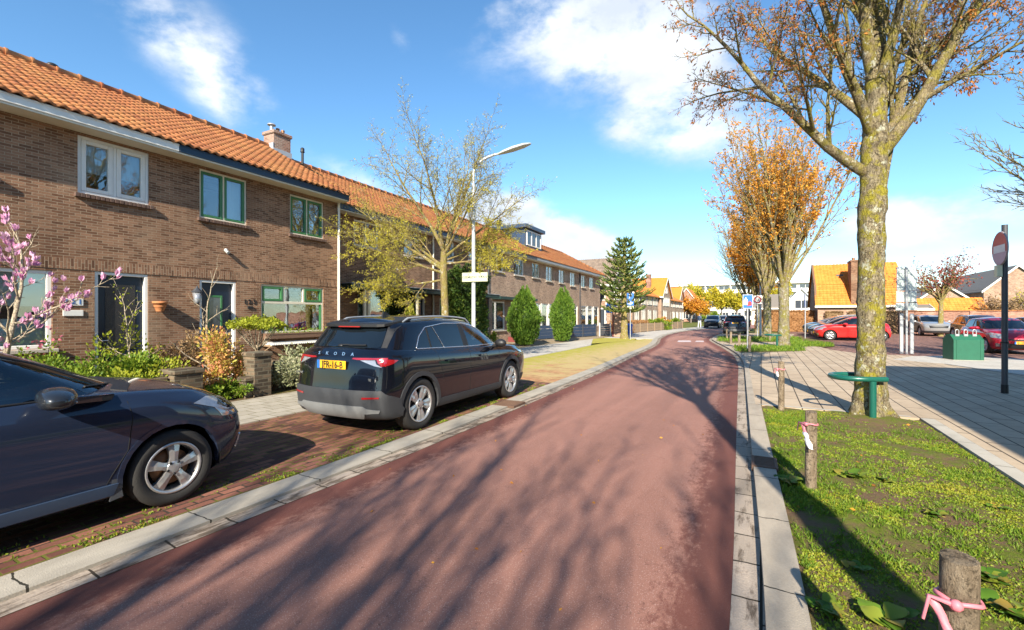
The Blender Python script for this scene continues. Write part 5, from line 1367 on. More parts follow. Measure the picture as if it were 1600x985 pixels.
SUV = dict(openings=([[(2.22, 1.13), (2.20, 1.43), (2.55, 1.36), (2.92, 1.20), (3.08, 1.10)]], (2.45, 1.10, 1.42)), L=4.65, hw=0.859, paint='p_black', R=.362, AR=.405, axles=(.82, 3.59), rim=.255, tw=0.226, track=.885, style='suv', floor=.24, crown=.075, crownr=.055, fit=suv_fit,
    low=[dict(z=.22, yr=.5, yf=4.2, w=0.768), dict(z=.27, yr=.10, yf=4.50, w=0.864, ra=(.04, .17, .42)), dict(z=.50, yr=.02, yf=4.63, w=0.885, ra=(.04, .17, .45)), dict(z=.70, yr=.035, yf=4.65, w=0.893, ra=(.04, .17, .5)),
         dict(z=[(0, 1.04), (2, .95), (3.7, .90), (4.6, .80)], yr=.085, yf=4.61, w=0.878, ra=(.04, .17, .55)), dict(z=[(0, 1.155), (1.0, 1.10), (1.5, 1.085), (3.3, 1.04), (3.9, 1.0), (4.6, .87)], yr=.19, yf=4.50, w=0.821, ra=(.03, .16, .65))],
    lowsub=[3, 8, 7, 9, 7],
    top=[dict(z=[(0, 1.10), (1.0, 1.05), (3.5, 1.0)], yr=.20, yf=3.68, w=0.830, fb=(.10, .42, .95), ra=(.02, .12, .6)), dict(z=1.27, yr=.33, yf=3.10, w=0.758, fb=(.07, .28, .85), ra=(.02, .12, .6)), dict(z=[(.4, 1.46), (1.5, 1.50), (2.6, 1.475)], yr=.46, yf=2.62, w=0.672, fb=(.05, .18, .7), ra=(.02, .12, .6)), dict(z=[(.4, 1.505), (1.5, 1.555), (2.6, 1.525)], yr=.55, yf=2.44, w=0.576, fb=(.04, .16, .7), ra=(.03, .1, .5))],
    topsub=[7, 6, 4])
def hatch_fit(t, bv, lbv, tbv, sp, detail):
    A0, A1 = sp['axles']; zc = sp['R']; k = sp['L'] / 3.94
    dlo = [(.62 * k, 1.10), (.74 * k, 1.25), (.95 * k, 1.36), (1.5 * k, 1.405), (2.0 * k, 1.375), (2.4 * k, 1.235), (2.68 * k, 1.085), (2.83 * k, .985), (1.6 * k, 1.01)]
    for ax in ('side', 'left'):
        sg = 1 if ax == 'side' else -1
        part(t, 'side_window', 'clearglass' if detail else 'carglass', lambda m: panel(m, tbv, dlo, ax, .004, .012, rnd=.03, step=.04))
        part(t, 'window_trim', 'black', lambda m: pline(m, tbv, round_poly(dlo, .03), ax, .010, .003, closed=True))
        part(t, 'pillar', 'black', lambda m: panel(m, tbv, [(1.55 * k, 1.02), (1.66 * k, 1.02), (1.60 * k, 1.395), (1.52 * k, 1.395)], ax, .0075, .01))
        if detail:
            part(t, 'door_seam', 'rubber2', lambda m: (pline(m, bv, [(2.80 * k, .985), (2.83 * k, .8), (2.80 * k, .55), (2.70 * k, .38), (2.66 * k, .30)], ax, .004, -.001), pline(m, bv, [(1.55 * k, 1.0), (1.55 * k, .34)], ax, .004, -.001), pline(m, bv, [(3.60 * k, .76), (3.63 * k, .62)], ax, .003, -.001)))
            part(t, 'door_handle', sp['paint'], lambda m: panel(m, lbv, [(1.66 * k, .86), (1.84 * k, .865), (1.84 * k, .895), (1.66 * k, .89)], ax, .03, .03, rnd=.012))
            part(t, 'sill_trim', 'navy2', lambda m: panel(m, lbv, [(A0 + sp['AR'] + .03, .215), (A1 - sp['AR'] - .05, .235), (A1 - sp['AR'] - .02, .315), (A0 + sp['AR'] + .02, .30)], ax, .02, .04))
            part(t, 'mud_flap', 'dkgrey', lambda m: m.prism([(sg * .845, A1 - sp['AR'] - .055, .36), (sg * .845, A1 - sp['AR'] - .015, .37), (sg * .845, A1 - sp['AR'] + .015, .20), (sg * .845, A1 - sp['AR'] - .07, .185)], (sg * .018, 0, 0)))
        for i, a in enumerate((A0, A1)):
            ring_ = arc(a, zc, sp['AR'] + .028, -8, 188) + arc(a, zc, sp['AR'] - .006, 188, -8)
            part(t, 'wheel_arch_lip', sp['paint'], lambda m: panel(m, lbv, ring_, ax, .008, .05, step=.04))
        def mir(m):
            n0 = len(m.v); P_ = lambda q, e: math.copysign(abs(q) ** e, q)
            c = V((sg * (sp['hw'] + .10), 2.36 * k, 1.03)); m.blob(c, .15, .085, .072, 18, 12)
            for i in range(n0, len(m.v)):
                x, y, z = m.v[i]; f = P_((x - c.x) * sg / .15, .7); g_ = P_((y - c.y) / .085, .75); e_ = P_((z - c.z) / .072, .7)
                e_ *= 1 - .28 * max(0, f) - .12 * max(0, g_); g_ *= 1 - .2 * max(0, f)
                m.v[i] = (c.x + sg * .17 * f, c.y + .11 * g_ - .03 * f, c.z + .075 * e_ - .01 * f)
            m.prism([(sg * .80, 2.44 * k, .965), (sg * .80, 2.74 * k, .95), (sg * .87, 2.64 * k, .96), (sg * .94, 2.46 * k, .975), (sg * .94, 2.38 * k, .975)], (0, 0, .045))
        mo = part(t, 'door_mirror', sp['paint'] if not detail else 'p_dark', mir)
        if detail: part(t, 'mirror_indicator', 'lampclear', lambda m: m.box(sg * (sp['hw'] + .13), sg * (sp['hw'] + .217), 2.415 * k, 2.43 * k, 1.0, 1.015, 0, .004), mo)
        part(t, 'headlamp', 'lampclear', lambda m: (panel(m, lbv, [(3.28 * k, .83), (3.42 * k, .865), (3.70 * k, .805), (3.80 * k, .715), (3.66 * k, .70), (3.46 * k, .765)], ax, .007, .02, rnd=.015), panel(m, lbv, [(sg * .46, .66), (sg * .70, .74), (sg * .82, .77), (sg * .82, .67), (sg * .6, .63)], 'front', .007, .02)))
        if detail: part(t, 'lamp_lens', 'carglass', lambda m: panel(m, lbv, [(3.50 * k, .785), (3.54 * k, .83), (3.70 * k, .785), (3.77 * k, .725), (3.64 * k, .72)], ax, .010, .01, rnd=.012))
        part(t, 'fog_lamp_bezel', 'chrome', lambda m: panel(m, lbv, [(sg * .60, .30), (sg * .72, .32), (sg * .74, .46), (sg * .64, .44)], 'front', .012, .03, rnd=.02))
        part(t, 'tail_lamp', 'lampred', lambda m: panel(m, lbv, [(.10, .72), (.42, .82), (.40, .93), (.12, .92)], ax, .006, .02))
    part(t, 'windscreen', 'clearglass' if detail else 'carglass', lambda m: panel(m, tbv, [(-.68, 1.0), (.68, 1.0), (.55, 1.355), (-.55, 1.355)], 'front', .004, .01, rnd=.03))
    part(t, 'rear_window', 'carglass', lambda m: panel(m, tbv, [(-.58, 1.08), (.58, 1.08), (.5, 1.34), (-.5, 1.34)], 'rear', .004, .01, rnd=.04))
    part(t, 'cowl', 'black', lambda m: panel(m, bv, [(-.70, 2.86 * k), (-.45, 2.98 * k), (.45, 2.98 * k), (.70, 2.86 * k), (.62, 2.78 * k), (.4, 2.88 * k), (-.4, 2.88 * k), (-.62, 2.78 * k)], 'top', .006, .02))
    part(t, 'grille', 'black', lambda m: (panel(m, lbv, [(-.60, .24), (.60, .24), (.52, .45), (-.52, .45)], 'front', .008, .02), panel(m, lbv, [(-.4, .56), (.4, .56), (.42, .62), (-.42, .62)], 'front', .008, .02)))
    hh = cast(lbv, 'front', 0, .49)
    if hh: plate(t, hh[0].y + .022, .48, sp.get('plate'), 'front')
    hh = cast(lbv, 'rear', 0, .68)
    if hh: plate(t, hh[0].y - .02, .68, None, 'rear')
    if detail:
        part(t, 'wiper', 'black', lambda m: (pline(m, tbv, [(.05, .985), (.62, 1.045)], 'front', .008, .012), pline(m, tbv, [(-.5, .975), (.08, 1.03)], 'front', .008, .012)))
        part(t, 'bonnet_seam', 'rubber2', lambda m: [pline(m, lbv, [(sg * .70, 2.98 * k), (sg * .66, 3.4 * k), (sg * .60, 3.66 * k)], 'top', .0035, 0) for sg in (1, -1)])
HATCH = dict(openings=([[(1.70, 1.05), (1.64, 1.36), (2.0, 1.33), (2.38, 1.19), (2.66, 1.04), (2.72, 1.02)], [(.74, 1.12), (.82, 1.22), (1.0, 1.31), (1.48, 1.36), (1.5, 1.05)]], (2.0, 1.0, 1.33)), L=3.94, hw=.8725, paint='p_navy', R=.315, AR=.372, axles=(.58, 3.13), rim=.215, tw=.20, track=.862, style='star', floor=.20, crown=.07, crownr=.05, fit=hatch_fit,
    low=[dict(z=.18, yr=.4, yf=3.6, w=.74), dict(z=.22, yr=.12, yf=3.82, w=.84, fb=(.06, .26, .7)), dict(z=.42, yr=.04, yf=3.92, w=.868, fb=(.06, .24, .72)), dict(z=.62, yr=.06, yf=3.94, w=.8725, fb=(.07, .27, .75)),
         dict(z=[(0, .90), (1.5, .86), (2.8, .85), (3.4, .83), (3.9, .715)], yr=.12, yf=3.86, w=.865, fb=(.09, .32, .85)), dict(z=[(0, 1.06), (1.4, 1.0), (2.7, .985), (3.2, .955), (3.55, .90), (3.8, .795)], yr=.20, yf=3.70, w=.80, fb=(.10, .36, .95))],
    lowsub=[3, 8, 8, 8, 7],
    top=[dict(z=[(0, 1.0), (3, .93)], yr=.22, yf=3.10, w=.80, fb=(.12, .46, .95)), dict(z=1.18, yr=.38, yf=2.60, w=.735, fb=(.08, .30, .8)), dict(z=[(.4, 1.37), (1.4, 1.41), (2.2, 1.38)], yr=.52, yf=2.16, w=.64, fb=(.05, .2, .6)), dict(z=[(.4, 1.41), (1.4, 1.455), (2.2, 1.425)], yr=.62, yf=2.0, w=.54, fb=(.04, .16, .6))],
    topsub=[8, 7, 4])
def variant(sp, **kw): d = dict(sp); d.update(kw); return d
make_car(variant(SUV, plate='JFR-16-B', word='SKODA'), 'glossy black SUV with grey bumper parked on the clinkers with its tail to the viewer', 'car', None, (-5.11, 6.46, .014), rad(1.8), 'parked_car')
make_car(HATCH, 'dark blue grey hatchback in the left foreground, cut by the left border', 'car', None, (-5.20, .84, .014), rad(0.6), 'parked_car')
LOT = 'cars parked in the lot'
red = make_car(variant(HATCH, paint='p_red', style='x'), 'bright red hatchback parked nose to the street behind the big tree', 'car', LOT, (4.95, 35.4, .03), rad(90), 'parked_car', False)
make_car(variant(HATCH, paint='p_dark', style='x'), 'dark grey hatchback parked directly behind the bright red one', 'car', LOT, (4.85, 38.3, .03), rad(90), 'parked_car', False)
make_car(variant(SUV, paint='p_grey', style='x', plate=None), 'blue grey car second from the far end of the row beside the hedge', 'car', LOT, (5.1, 41.2, .03), rad(90), 'parked_car', False)
make_car(variant(HATCH, paint='p_dark', style='x'), 'dark car farthest along the row by the brown hedge', 'car', LOT, (4.9, 44.0, .03), rad(90), 'parked_car', False)
make_car(variant(HATCH, paint='p_crimson', style='x', plate='J-104-LK'), 'crimson hatchback facing the viewer at the right border behind the green container', 'car', LOT, (9.1, 27.45, .03), rad(180), 'parked_car', False)
make_car(variant(SUV, paint='p_brown', style='x', plate=None), 'dark brown people carrier parked behind the crimson hatchback', 'car', LOT, (11.9, 38.6, .03), rad(180), 'parked_car', False)
make_car(variant(HATCH, paint='p_dark', style='x', plate=None), 'dark car of which only the blue roof shows right of the brown people carrier', 'car', LOT, (14.6, 39.0, .03), rad(180), 'parked_car', False)
make_car(variant(SUV, paint='p_silver', style='x', plate=None), 'pale silver small SUV parked in front of the long brick wall', 'car', LOT, (11.5, 46.8, .03), rad(180), 'parked_car', False)
make_car(variant(SUV, paint='p_black', style='x', plate='12-GRK-5'), 'black SUV seen from behind with yellow plate on the right of the far road', 'car', None, (-1.95, 43.4, .03), rad(2), 'parked_car', False)
FARC = 'cars parked at the far bend'
for (x, y, p, lab) in ((-5.3, 62, 'p_dark', 'dark car at the far bend, nearest of the group'), (-4.7, 70, 'p_silver', 'silver car behind the dark one at the far bend'), (-3.6, 78, 'p_white', 'white car at the back of the group at the far bend')):
    make_car(variant(SUV, paint=p, style='x', plate=None), lab, 'car', FARC, (x, y, .0), rad(180), 'parked_car', False)
# ------------------------------------------------------------------ trees and plants
def leaf(mb, p, d, size, rng, m=0, aspect=.5, r=None):
    d = V(d)
    if d.length < 1e-6: d = V((0, 0, 1))
    d.normalize(); n = V((rng.gauss(0, 1), rng.gauss(0, 1), rng.gauss(0, 1))); u = d.cross(n)
    if u.length < 1e-6: u = d.orthogonal()
    u.normalize(); w = size * aspect; p = V(p); n = u.cross(d)
    mb.add([p, p + d * size * .5 + u * w * .5 + n * size * .06, p + d * size, p + d * size * .5 - u * w * .5 + n * size * .06], [[0, 1, 2, 3]], m, False, rng.random() if r is None else r)
def rdir(rng, up=0.0):
    while True:
        v = V((rng.uniform(-1, 1), rng.uniform(-1, 1), rng.uniform(-1, 1)))
        if .05 < v.length < 1: v.normalize(); v.z += up; return v.normalized()
def grow(mb, p, d, L, r, lvl, P, rng, tips, m=0):
    """one branch; children at P['kids'][lvl]; tips collects (point, direction, level)"""
    n = max(3, int(L / P['seg'][min(lvl, len(P['seg']) - 1)])); p = V(p); d = V(d).normalized(); path = [p.copy()]; rr = [r]
    wob = P['wob'][min(lvl, len(P['wob']) - 1)]; up = P['up'][min(lvl, len(P['up']) - 1)]
    r1 = r * P.get('taper', .35) if lvl < P['max'] else r * .4
    dirs = []
    for i in range(n):
        d = (d + rdir(rng) * wob + V((0, 0, up))).normalized(); p = p + d * (L / n); path.append(p.copy()); dirs.append(d.copy())
        rr.append(r + (r1 - r) * (i + 1) / n)
    sides = (9, 7, 5, 4, 3, 3)[min(lvl, 5)]
    mb.tube(path, rr, sides, m, caps=False)
    if lvl >= P['max']:
        for q in range(1, n + 1): tips.append((path[q], dirs[q - 1], lvl))
        return
    if P.get('tips_at', 9) <= lvl: tips.extend((path[q], dirs[q - 1], lvl) for q in range(n // 2, n + 1) if q > 0)
    k = P['kids'][lvl]; t0 = P['start'][min(lvl, len(P['start']) - 1)]; ph = rng.uniform(0, 6.28)
    for c in range(k):
        f = t0 + (1 - t0) * (c + rng.uniform(.2, .9)) / k; f = min(f, .999); i = min(int(f * n), n - 1)
        q = path[i].lerp(path[i + 1], f * n - i); dd = dirs[i]; ph += 2.4 + rng.uniform(-.5, .5)
        side = dd.orthogonal().normalized(); side.rotate(Matrix.Rotation(ph, 3, dd))
        an = rad(P['ang'][min(lvl, len(P['ang']) - 1)] + rng.uniform(-12, 12)); nd = (dd * math.cos(an) + side * math.sin(an)).normalized()
        ln = L * P['len'][min(lvl, len(P['len']) - 1)] * rng.uniform(.7, 1.15) * (1.0 - .45 * f)
        grow(mb, q, nd, ln, max(rr[i] * P.get('rk', .55), P.get('rmin', .004)), lvl + 1, P, rng, tips, m)
    # the leader carries on
    if lvl + 1 <= P['max']: grow(mb, path[-1], dirs[-1], L * .45, rr[-1], lvl + 1, P, rng, tips, m)
def leaves_on(mb, tips, n, size, rng, m=0, spread=.12, asp=.5, droop=0.0, keep=1.0, pick=None):
    for p, d, l in tips:
        if rng.random() > keep or (pick and not pick(p)): continue
        for _ in range(n if n >= 1 else (1 if rng.random() < n else 0)):
            q = p + rdir(rng) * spread * rng.random(); dd = (d * .6 + rdir(rng) * .9 + V((0, 0, -droop))).normalized()
            leaf(mb, q, dd, size * rng.uniform(.6, 1.3), rng, m, asp)
LEFT = V((-.877, -.48, 0)); RIGHT = -LEFT; AWAY = V((-.48, .877, 0))
def knobbly(mb, path, radii, rng, n=14, amp=.06, m=0):
    """a trunk with an uneven surface"""
    from mathutils import noise
    P = []; R_ = []
    for (a, ra), (b, rb) in zip(zip(path, radii), zip(path[1:], radii[1:])):
        a, b = V(a), V(b); k = max(2, int((b - a).length / .07))
        for i in range(k): P.append(a.lerp(b, i / k)); R_.append(ra + (rb - ra) * i / k)
    P.append(V(path[-1])); R_.append(radii[-1]); i0 = len(mb.v)
    mb.tube(P, R_, n, m, caps=False)
    for j in range(i0, len(mb.v)):
        row = (j - i0) // n; c = P[row]; v = V(mb.v[j]); d = v - c
        k = 1 + .16 * max(0, .45 - v.z) / .45 * math.cos(5 * math.atan2(d.y, d.x) + 1.0) + amp * (noise.noise(v * 3.0) + .8 * noise.noise(v * 9.0) + .5 * noise.noise(v * 22))
        mb.v[j] = tuple(c + d * k)

def big_tree(rng, name='street_tree'):
    t = thing(name, None, 'tree'); tr = MB(); cr = MB(); tips = []
    lean = V((.05, .0, 0))
    path = [(0, 0, -.05), (0, 0, .25), (.0, 0, .8), (.01, 0, 2.2), (.03, 0, 3.2), (.06, .02, 4.2), (.07, .02, 5.0), (.09, .03, 5.9)]
    knobbly(tr, path, [.32, .225, .185, .172, .176, .172, .14, .10], rng, 26, .13); tr.build('trunk', M['bark_big'], t)
    P = dict(seg=[.35, .28, .2, .16], wob=[.10, .16, .22, .28], up=[.05, .05, .04, .03], max=4, kids=[7, 6, 5, 4], start=[.25, .2, .15, .1], ang=[36, 40, 45, 48], len=[.55, .58, .58, .5], taper=.4, rk=.5, rmin=.005, tips_at=4)
    limbs = [ # start height, direction, length, radius
        (3.75, LEFT * 1.0 + AWAY * .1 + V((0, 0, .55)), 2.7, .085), (4.35, LEFT * .75 + AWAY * -.3 + V((0, 0, .95)), 2.5, .085), (4.6, LEFT * .35 + AWAY * .7 + V((0, 0, 1.0)), 2.5, .08),
        (3.3, RIGHT * .55 + AWAY * .05 + V((0, 0, 1.15)), 2.9, .10), (4.0, RIGHT * .75 + AWAY * -.35 + V((0, 0, 1.05)), 3.1, .10), (4.5, RIGHT * .65 + AWAY * .55 + V((0, 0, 1.0)), 2.6, .085), (4.3, RIGHT * .95 + V((0, 0, .75)), 2.5, .07),
        (5.2, LEFT * .35 + AWAY * -.15 + V((0, 0, 1.3)), 2.5, .10), (5.6, RIGHT * .3 + AWAY * .1 + V((0, 0, 1.4)), 2.6, .105), (5.9, LEFT * .1 + AWAY * .3 + V((0, 0, 1.5)), 2.7, .10), (5.0, AWAY * -.6 + V((0, 0, 1.2)), 2.3, .08)]
    for h, d, L, r in limbs:
        x = .03 + .02 * max(0, h - 3.2); dd = V(d).normalized(); grow(cr, V((x, 0.01, h)) + V((dd.x, dd.y, 0)) * .06, d, L, r, 0, P, rng, tips)
    crown = cr.build('crown', M['bark_twig'], t)
    lf = MB(); leaves_on(lf, tips, 3, .062, rng, 0, .07, .38, .7, keep=.13, pick=lambda p: math.hypot(p.x, p.y) > 1.0); lf.build('foliage', M['l_rust'], crown)
    return t
bt = big_tree(random.Random(5)); bt.location = (1.50, 8.95, .05)
bt['label'] = 'tall street tree with thick yellow lichened trunk beside the mossy verge and green rail'; bt['group'] = 'street trees on the right'
# the same kind stands behind the viewer: it throws the long shadows on the road
# its trunk must be tall and its lowest boughs above the view
def vase_tree(rng, leafm, H=11, fork=2.6, r0=.24, keep=.5, nleaf=2, spread=1.0, lsize=.16, pick=None, bark='bark_row', name='street_tree', limbs=15, kids=(6, 5, 4)):
    t = thing(name, None, 'tree'); tr = MB(); cr = MB(); tips = []
    knobbly(tr, [(0, 0, -.05), (0, 0, .3), (.02, 0, fork * .6), (0, .02, fork + .4)], [r0 * 1.35, r0 * 1.08, r0 * .92, r0 * .95], rng, 12, .07); tr.build('trunk', M[bark], t)
    P = dict(seg=[.7, .45, .32, .3], wob=[.06, .09, .14, .2], up=[.035, .04, .05, .02], max=3, kids=list(kids), start=[.22, .2, .15], ang=[24, 28, 34], len=[.50, .52, .5], taper=.35, rk=.55, rmin=.012, tips_at=2)
    for k in range(limbs):
        a = 2.4 * k + rng.uniform(-.3, .3); e = rng.uniform(.12, .58) * spread if k else .05
        d = V((math.cos(a) * e, math.sin(a) * e, 1)); grow(cr, (0, 0, fork + rng.uniform(-.1, .5)), d, (H - fork) * rng.uniform(.52, .68), r0 * rng.uniform(.28, .45), 0, P, rng, tips)
    crown = cr.build('crown', M['bark_twig'], t)
    if leafm:
        lf = MB(); leaves_on(lf, tips, nleaf, lsize, rng, 0, .15, .6, .2, keep, pick); lf.build('foliage', M[leafm], crown)
    return t
RG = 'street trees on the right'
t2 = vase_tree(random.Random(21), 'l_orange', 11.6, 2.7, .24, .30, 5, 1.1, .105, pick=lambda p: p.z > 4.2 and (p.x * .6 - p.y * .2 < 1.8)); t2.location = (.95, 25.6, .06); t2['label'] = 'orange leaved street tree with pale forked trunk behind the small green rail'; t2['group'] = RG
t3 = vase_tree(random.Random(33), 'l_orange', 13.0, 2.4, .26, .36, 5, .9, .115, pick=lambda p: p.z > 4.0); t3.location = (.35, 35.4, .06); t3['label'] = 'taller dark trunked orange leaved street tree just behind the nearer orange one'; t3['group'] = RG
t4 = vase_tree(random.Random(35), 'l_orange', 10.5, 2.0, .24, .8, 5, 1.0, .15, pick=lambda p: p.z > 2.6); t4.location = (-.2, 46.5, .03); t4['label'] = 'dense low orange leaved tree at the far end of the right hand row'; t4['group'] = RG
def behind(src, x, y, a, sc, lab):
    r = src.copy(); COL.objects.link(r); r.location = (x, y, .05); r.rotation_euler = (0, 0, a); r.scale = (sc,) * 3; tag(r, lab, 'tree', RG)
    for ch in src.children: c_ = ch.copy(); COL.objects.link(c_); c_.parent = r
t7 = vase_tree(random.Random(60), None, 12.5, 6.2, .165, 0, 0, 1.1, bark='bark_big'); t7.location = (1.98, -1.6, .05); t7['label'] = 'tall bare tree just behind the viewer whose trunk shadow crosses the verge'; t7['group'] = RG
for i, (src, x, y, a, sc) in enumerate(((t2, 1.6, -11.0, 1.0, .92), (t2, 1.9, -17.5, 4.1, .95), (t3, .6, -26.0, 5.5, .95))):
    behind(src, x, y, a, sc, ('upright bare tree behind the viewer, shading the middle of the road', 'second upright tree behind the viewer by the kerb', 'rearmost upright tree behind the viewer near the kerb', '')[i])
t5 = vase_tree(random.Random(38), None, 12.5, 2.6, .2, 0, 0, 1.25, name='bare_tree', bark='bark_grey', kids=(7, 6, 5)); t5.location = (-1.2, 53, .03); t5['label'] = 'bare grey twigged tree showing left of the orange street trees'; t5['group'] = RG
# tree with the yellow buds between the lamp and the houses
def bud_tree(rng):
    t = thing('budding_tree', 'budding tree with yellow green twigs and mustard trunk behind the street lamp', 'tree'); tr = MB(); cr = MB(); tips = []
    knobbly(tr, [(0, 0, -.05), (0, 0, .3), (.0, -.02, 1.8), (-.03, -.05, 3.0), (-.02, -.05, 3.6)], [.17, .135, .115, .11, .10], rng, 12, .06); tr.build('trunk', M['bark_yellow'], t)
    P = dict(seg=[.4, .3, .25, .2], wob=[.10, .15, .2, .25], up=[.0, .015, .01, .0], max=4, kids=[7, 7, 5, 3], start=[.2, .15, .15], ang=[36, 40, 42], len=[.58, .6, .6], taper=.32, rk=.5, rmin=.0045, tips_at=2)
    specs = [(3.0, LEFT + V((0, 0, .75)), 2.9, .085), (3.1, LEFT * .9 + AWAY * .6 + V((0, 0, .5)), 2.6, .07), (2.9, LEFT * .95 - AWAY * .5 + V((0, 0, .2)), 2.3, .06), (3.4, RIGHT * .75 + V((0, 0, .75)), 2.4, .08), (3.5, RIGHT * .6 - AWAY * .5 + V((0, 0, .9)), 2.3, .065), (3.6, LEFT * .42 + V((0, 0, 1)), 3.0, .085), (3.6, RIGHT * .15 + AWAY * .3 + V((0, 0, 1)), 3.0, .08), (3.6, RIGHT * .42 - AWAY * .2 + V((0, 0, 1)), 2.8, .07), (3.5, LEFT * .1 - AWAY * .3 + V((0, 0, 1)), 2.9, .075), (3.3, RIGHT * .8 + AWAY * .5 + V((0, 0, .5)), 2.2, .06), (2.7, LEFT * .9 + V((0, 0, -.05)), 1.9, .05), (3.2, RIGHT * .8 - AWAY * .1 + V((0, 0, .12)), 1.7, .05)]
    for h, d, L, r in specs: grow(cr, (-.02, -.04, h), d, L, r * .78, 0, P, rng, tips)
    c = cr.build('crown', M['bark_yellow'], t)
    lf = MB(); leaves_on(lf, tips, 2, .042, rng, 0, .06, .5, .3, .36, pick=lambda p: p.z < 4.6 or rng.random() < .35); lf.build('foliage', M['l_yg'], c)
    return t
o = bud_tree(random.Random(8)); o.location = (-8.75, 11.6, .03)
def monkey_puzzle(rng):
    t = thing('monkey_puzzle', 'spiky dark green monkey puzzle tree with thick straight trunk beside the path', 'tree'); tr = MB(); cr = MB()
    knobbly(tr, [(0, 0, -.05), (0, 0, .4), (0, 0, 3), (0, 0, 6.6)], [.30, .23, .17, .05], rng, 12, .06); tr.build('trunk', M['bark_yellow'], t)
    def rope(path, r):
        cr.tube(path, [r] * (len(path) - 1) + [r * .5], 5, 0, True, True, rng.random())
        for a, b in zip(path, path[1:]):
            a, b = V(a), V(b); k = max(2, int((b - a).length / .05))
            for i in range(k):
                for _ in range(2): d = rdir(rng); d = (d + (b - a).normalized() * .8).normalized(); leaf(cr, a.lerp(b, i / k) + d * r * .5, d, .10, rng, 0, .55)
    z = 1.9
    while z < 6.7:
        f = (z - 1.9) / 4.9; R_ = 1.85 * (1 - f) ** .68 + .28
        if z < 2.4: R_ *= .75
        n = 6 if f < .75 else 5; off_ = rng.uniform(0, 6.28)
        for k in range(n):
            a = off_ + 2 * PI * k / n + rng.uniform(-.2, .2); d = V((math.cos(a), math.sin(a), 0)); L = R_ * rng.uniform(.8, 1.1)
            sag = -.12 * (1 - f) ; path = [V((0, 0, z)) + d * L * u + V((0, 0, sag * math.sin(u * PI) * 1.2 + .45 * L * u ** 2.2 * (.5 + f * .9))) for u in (0, .25, .5, .75, 1)]
            rope(path, .055)
            for u in (.42, .68):
                q = path[0].lerp(path[-1], u); q = path[int(u * 4)].lerp(path[min(4, int(u * 4) + 1)], u * 4 - int(u * 4))
                for sg in (1, -1):
                    sd = d.cross(V((0, 0, 1))) * sg; e = q + (sd * .75 + d * .6 + V((0, 0, .28))).normalized() * L * (.58 - .25 * u); rope([q, q.lerp(e, .55) - V((0, 0, .05)), e + V((0, 0, .08))], .048)
        z += .46 * (1 - .2 * f)
    rope([V((0, 0, 6.4)), V((0, 0, 6.75))], .06); cr.build('crown', M['l_puzzle'], t); return t
o = monkey_puzzle(random.Random(4)); o.location = (-8.05, 30.4, .02)
def conifer(rng, H, R_, m, label, loc, name='conifer', n=9000, shape=lambda f: math.sin(min(1, f * 1.35 + .32) * PI * .5) * (1 - max(0, f - .45) ** 1.7 * 2.4), leafs=.11, group=None, up=1.1):
    t = thing(name, label, 'shrub', loc, 0, group); c = MB(); from mathutils import noise
    lobes = [(rng.uniform(0, 6.28), rng.uniform(.1, .9)) for _ in range(26)]
    for i in range(n):
        f = rng.random() ** .9; a = rng.uniform(0, 2 * PI); k = max(.04, shape(f)); q = 1 - .35 * rng.random() ** 2
        bump = 1 + .26 * noise.noise(V((math.cos(a) * 2 + H * 9, math.sin(a) * 2, f * 5))) + .16 * noise.noise(V((math.cos(a) * 6, math.sin(a) * 6, f * 14)))
        r = R_ * k * q * bump; p = V((r * math.cos(a), r * math.sin(a), .05 + H * f * (1 + .14 * noise.noise(V((math.cos(a) * 1.6 + R_ * 7, math.sin(a) * 1.6, 2))))))
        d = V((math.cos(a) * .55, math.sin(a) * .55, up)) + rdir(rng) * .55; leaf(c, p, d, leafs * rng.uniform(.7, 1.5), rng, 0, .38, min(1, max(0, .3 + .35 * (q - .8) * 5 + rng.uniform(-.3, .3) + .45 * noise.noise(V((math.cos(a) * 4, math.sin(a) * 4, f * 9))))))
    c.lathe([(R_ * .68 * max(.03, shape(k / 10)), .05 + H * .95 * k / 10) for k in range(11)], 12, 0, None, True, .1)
    c.build('foliage', M[m], t); s = MB(); s.tube([(0, 0, -.05), (0, 0, H * .5)], [.07, .04], 6); s.build('trunk', M['bark_twig'], t); return t
CG = 'conifers beside the path'
conifer(random.Random(1), 2.8, .86, 'l_conifer', 'broad bright green conifer with several tips, nearer of the two beside the path', (-10.85, 21.2, .02), n=11000, group=CG)
conifer(random.Random(2), 2.95, .72, 'l_conifer', 'slim single tipped bright green conifer beside the path', (-10.45, 25.4, .02), n=10000, group=CG)
conifer(random.Random(3), 3.45, 1.02, 'l_yew', 'dark ivy like column shrub behind the lamp post', (-10.75, 15.6, .02), 'column_shrub', 11000, shape=lambda f: .82 + .22 * math.sin(f * 9) * .3 if f < .86 else max(.05, .86 - (f - .86) * 4.2), leafs=.13, up=.3)
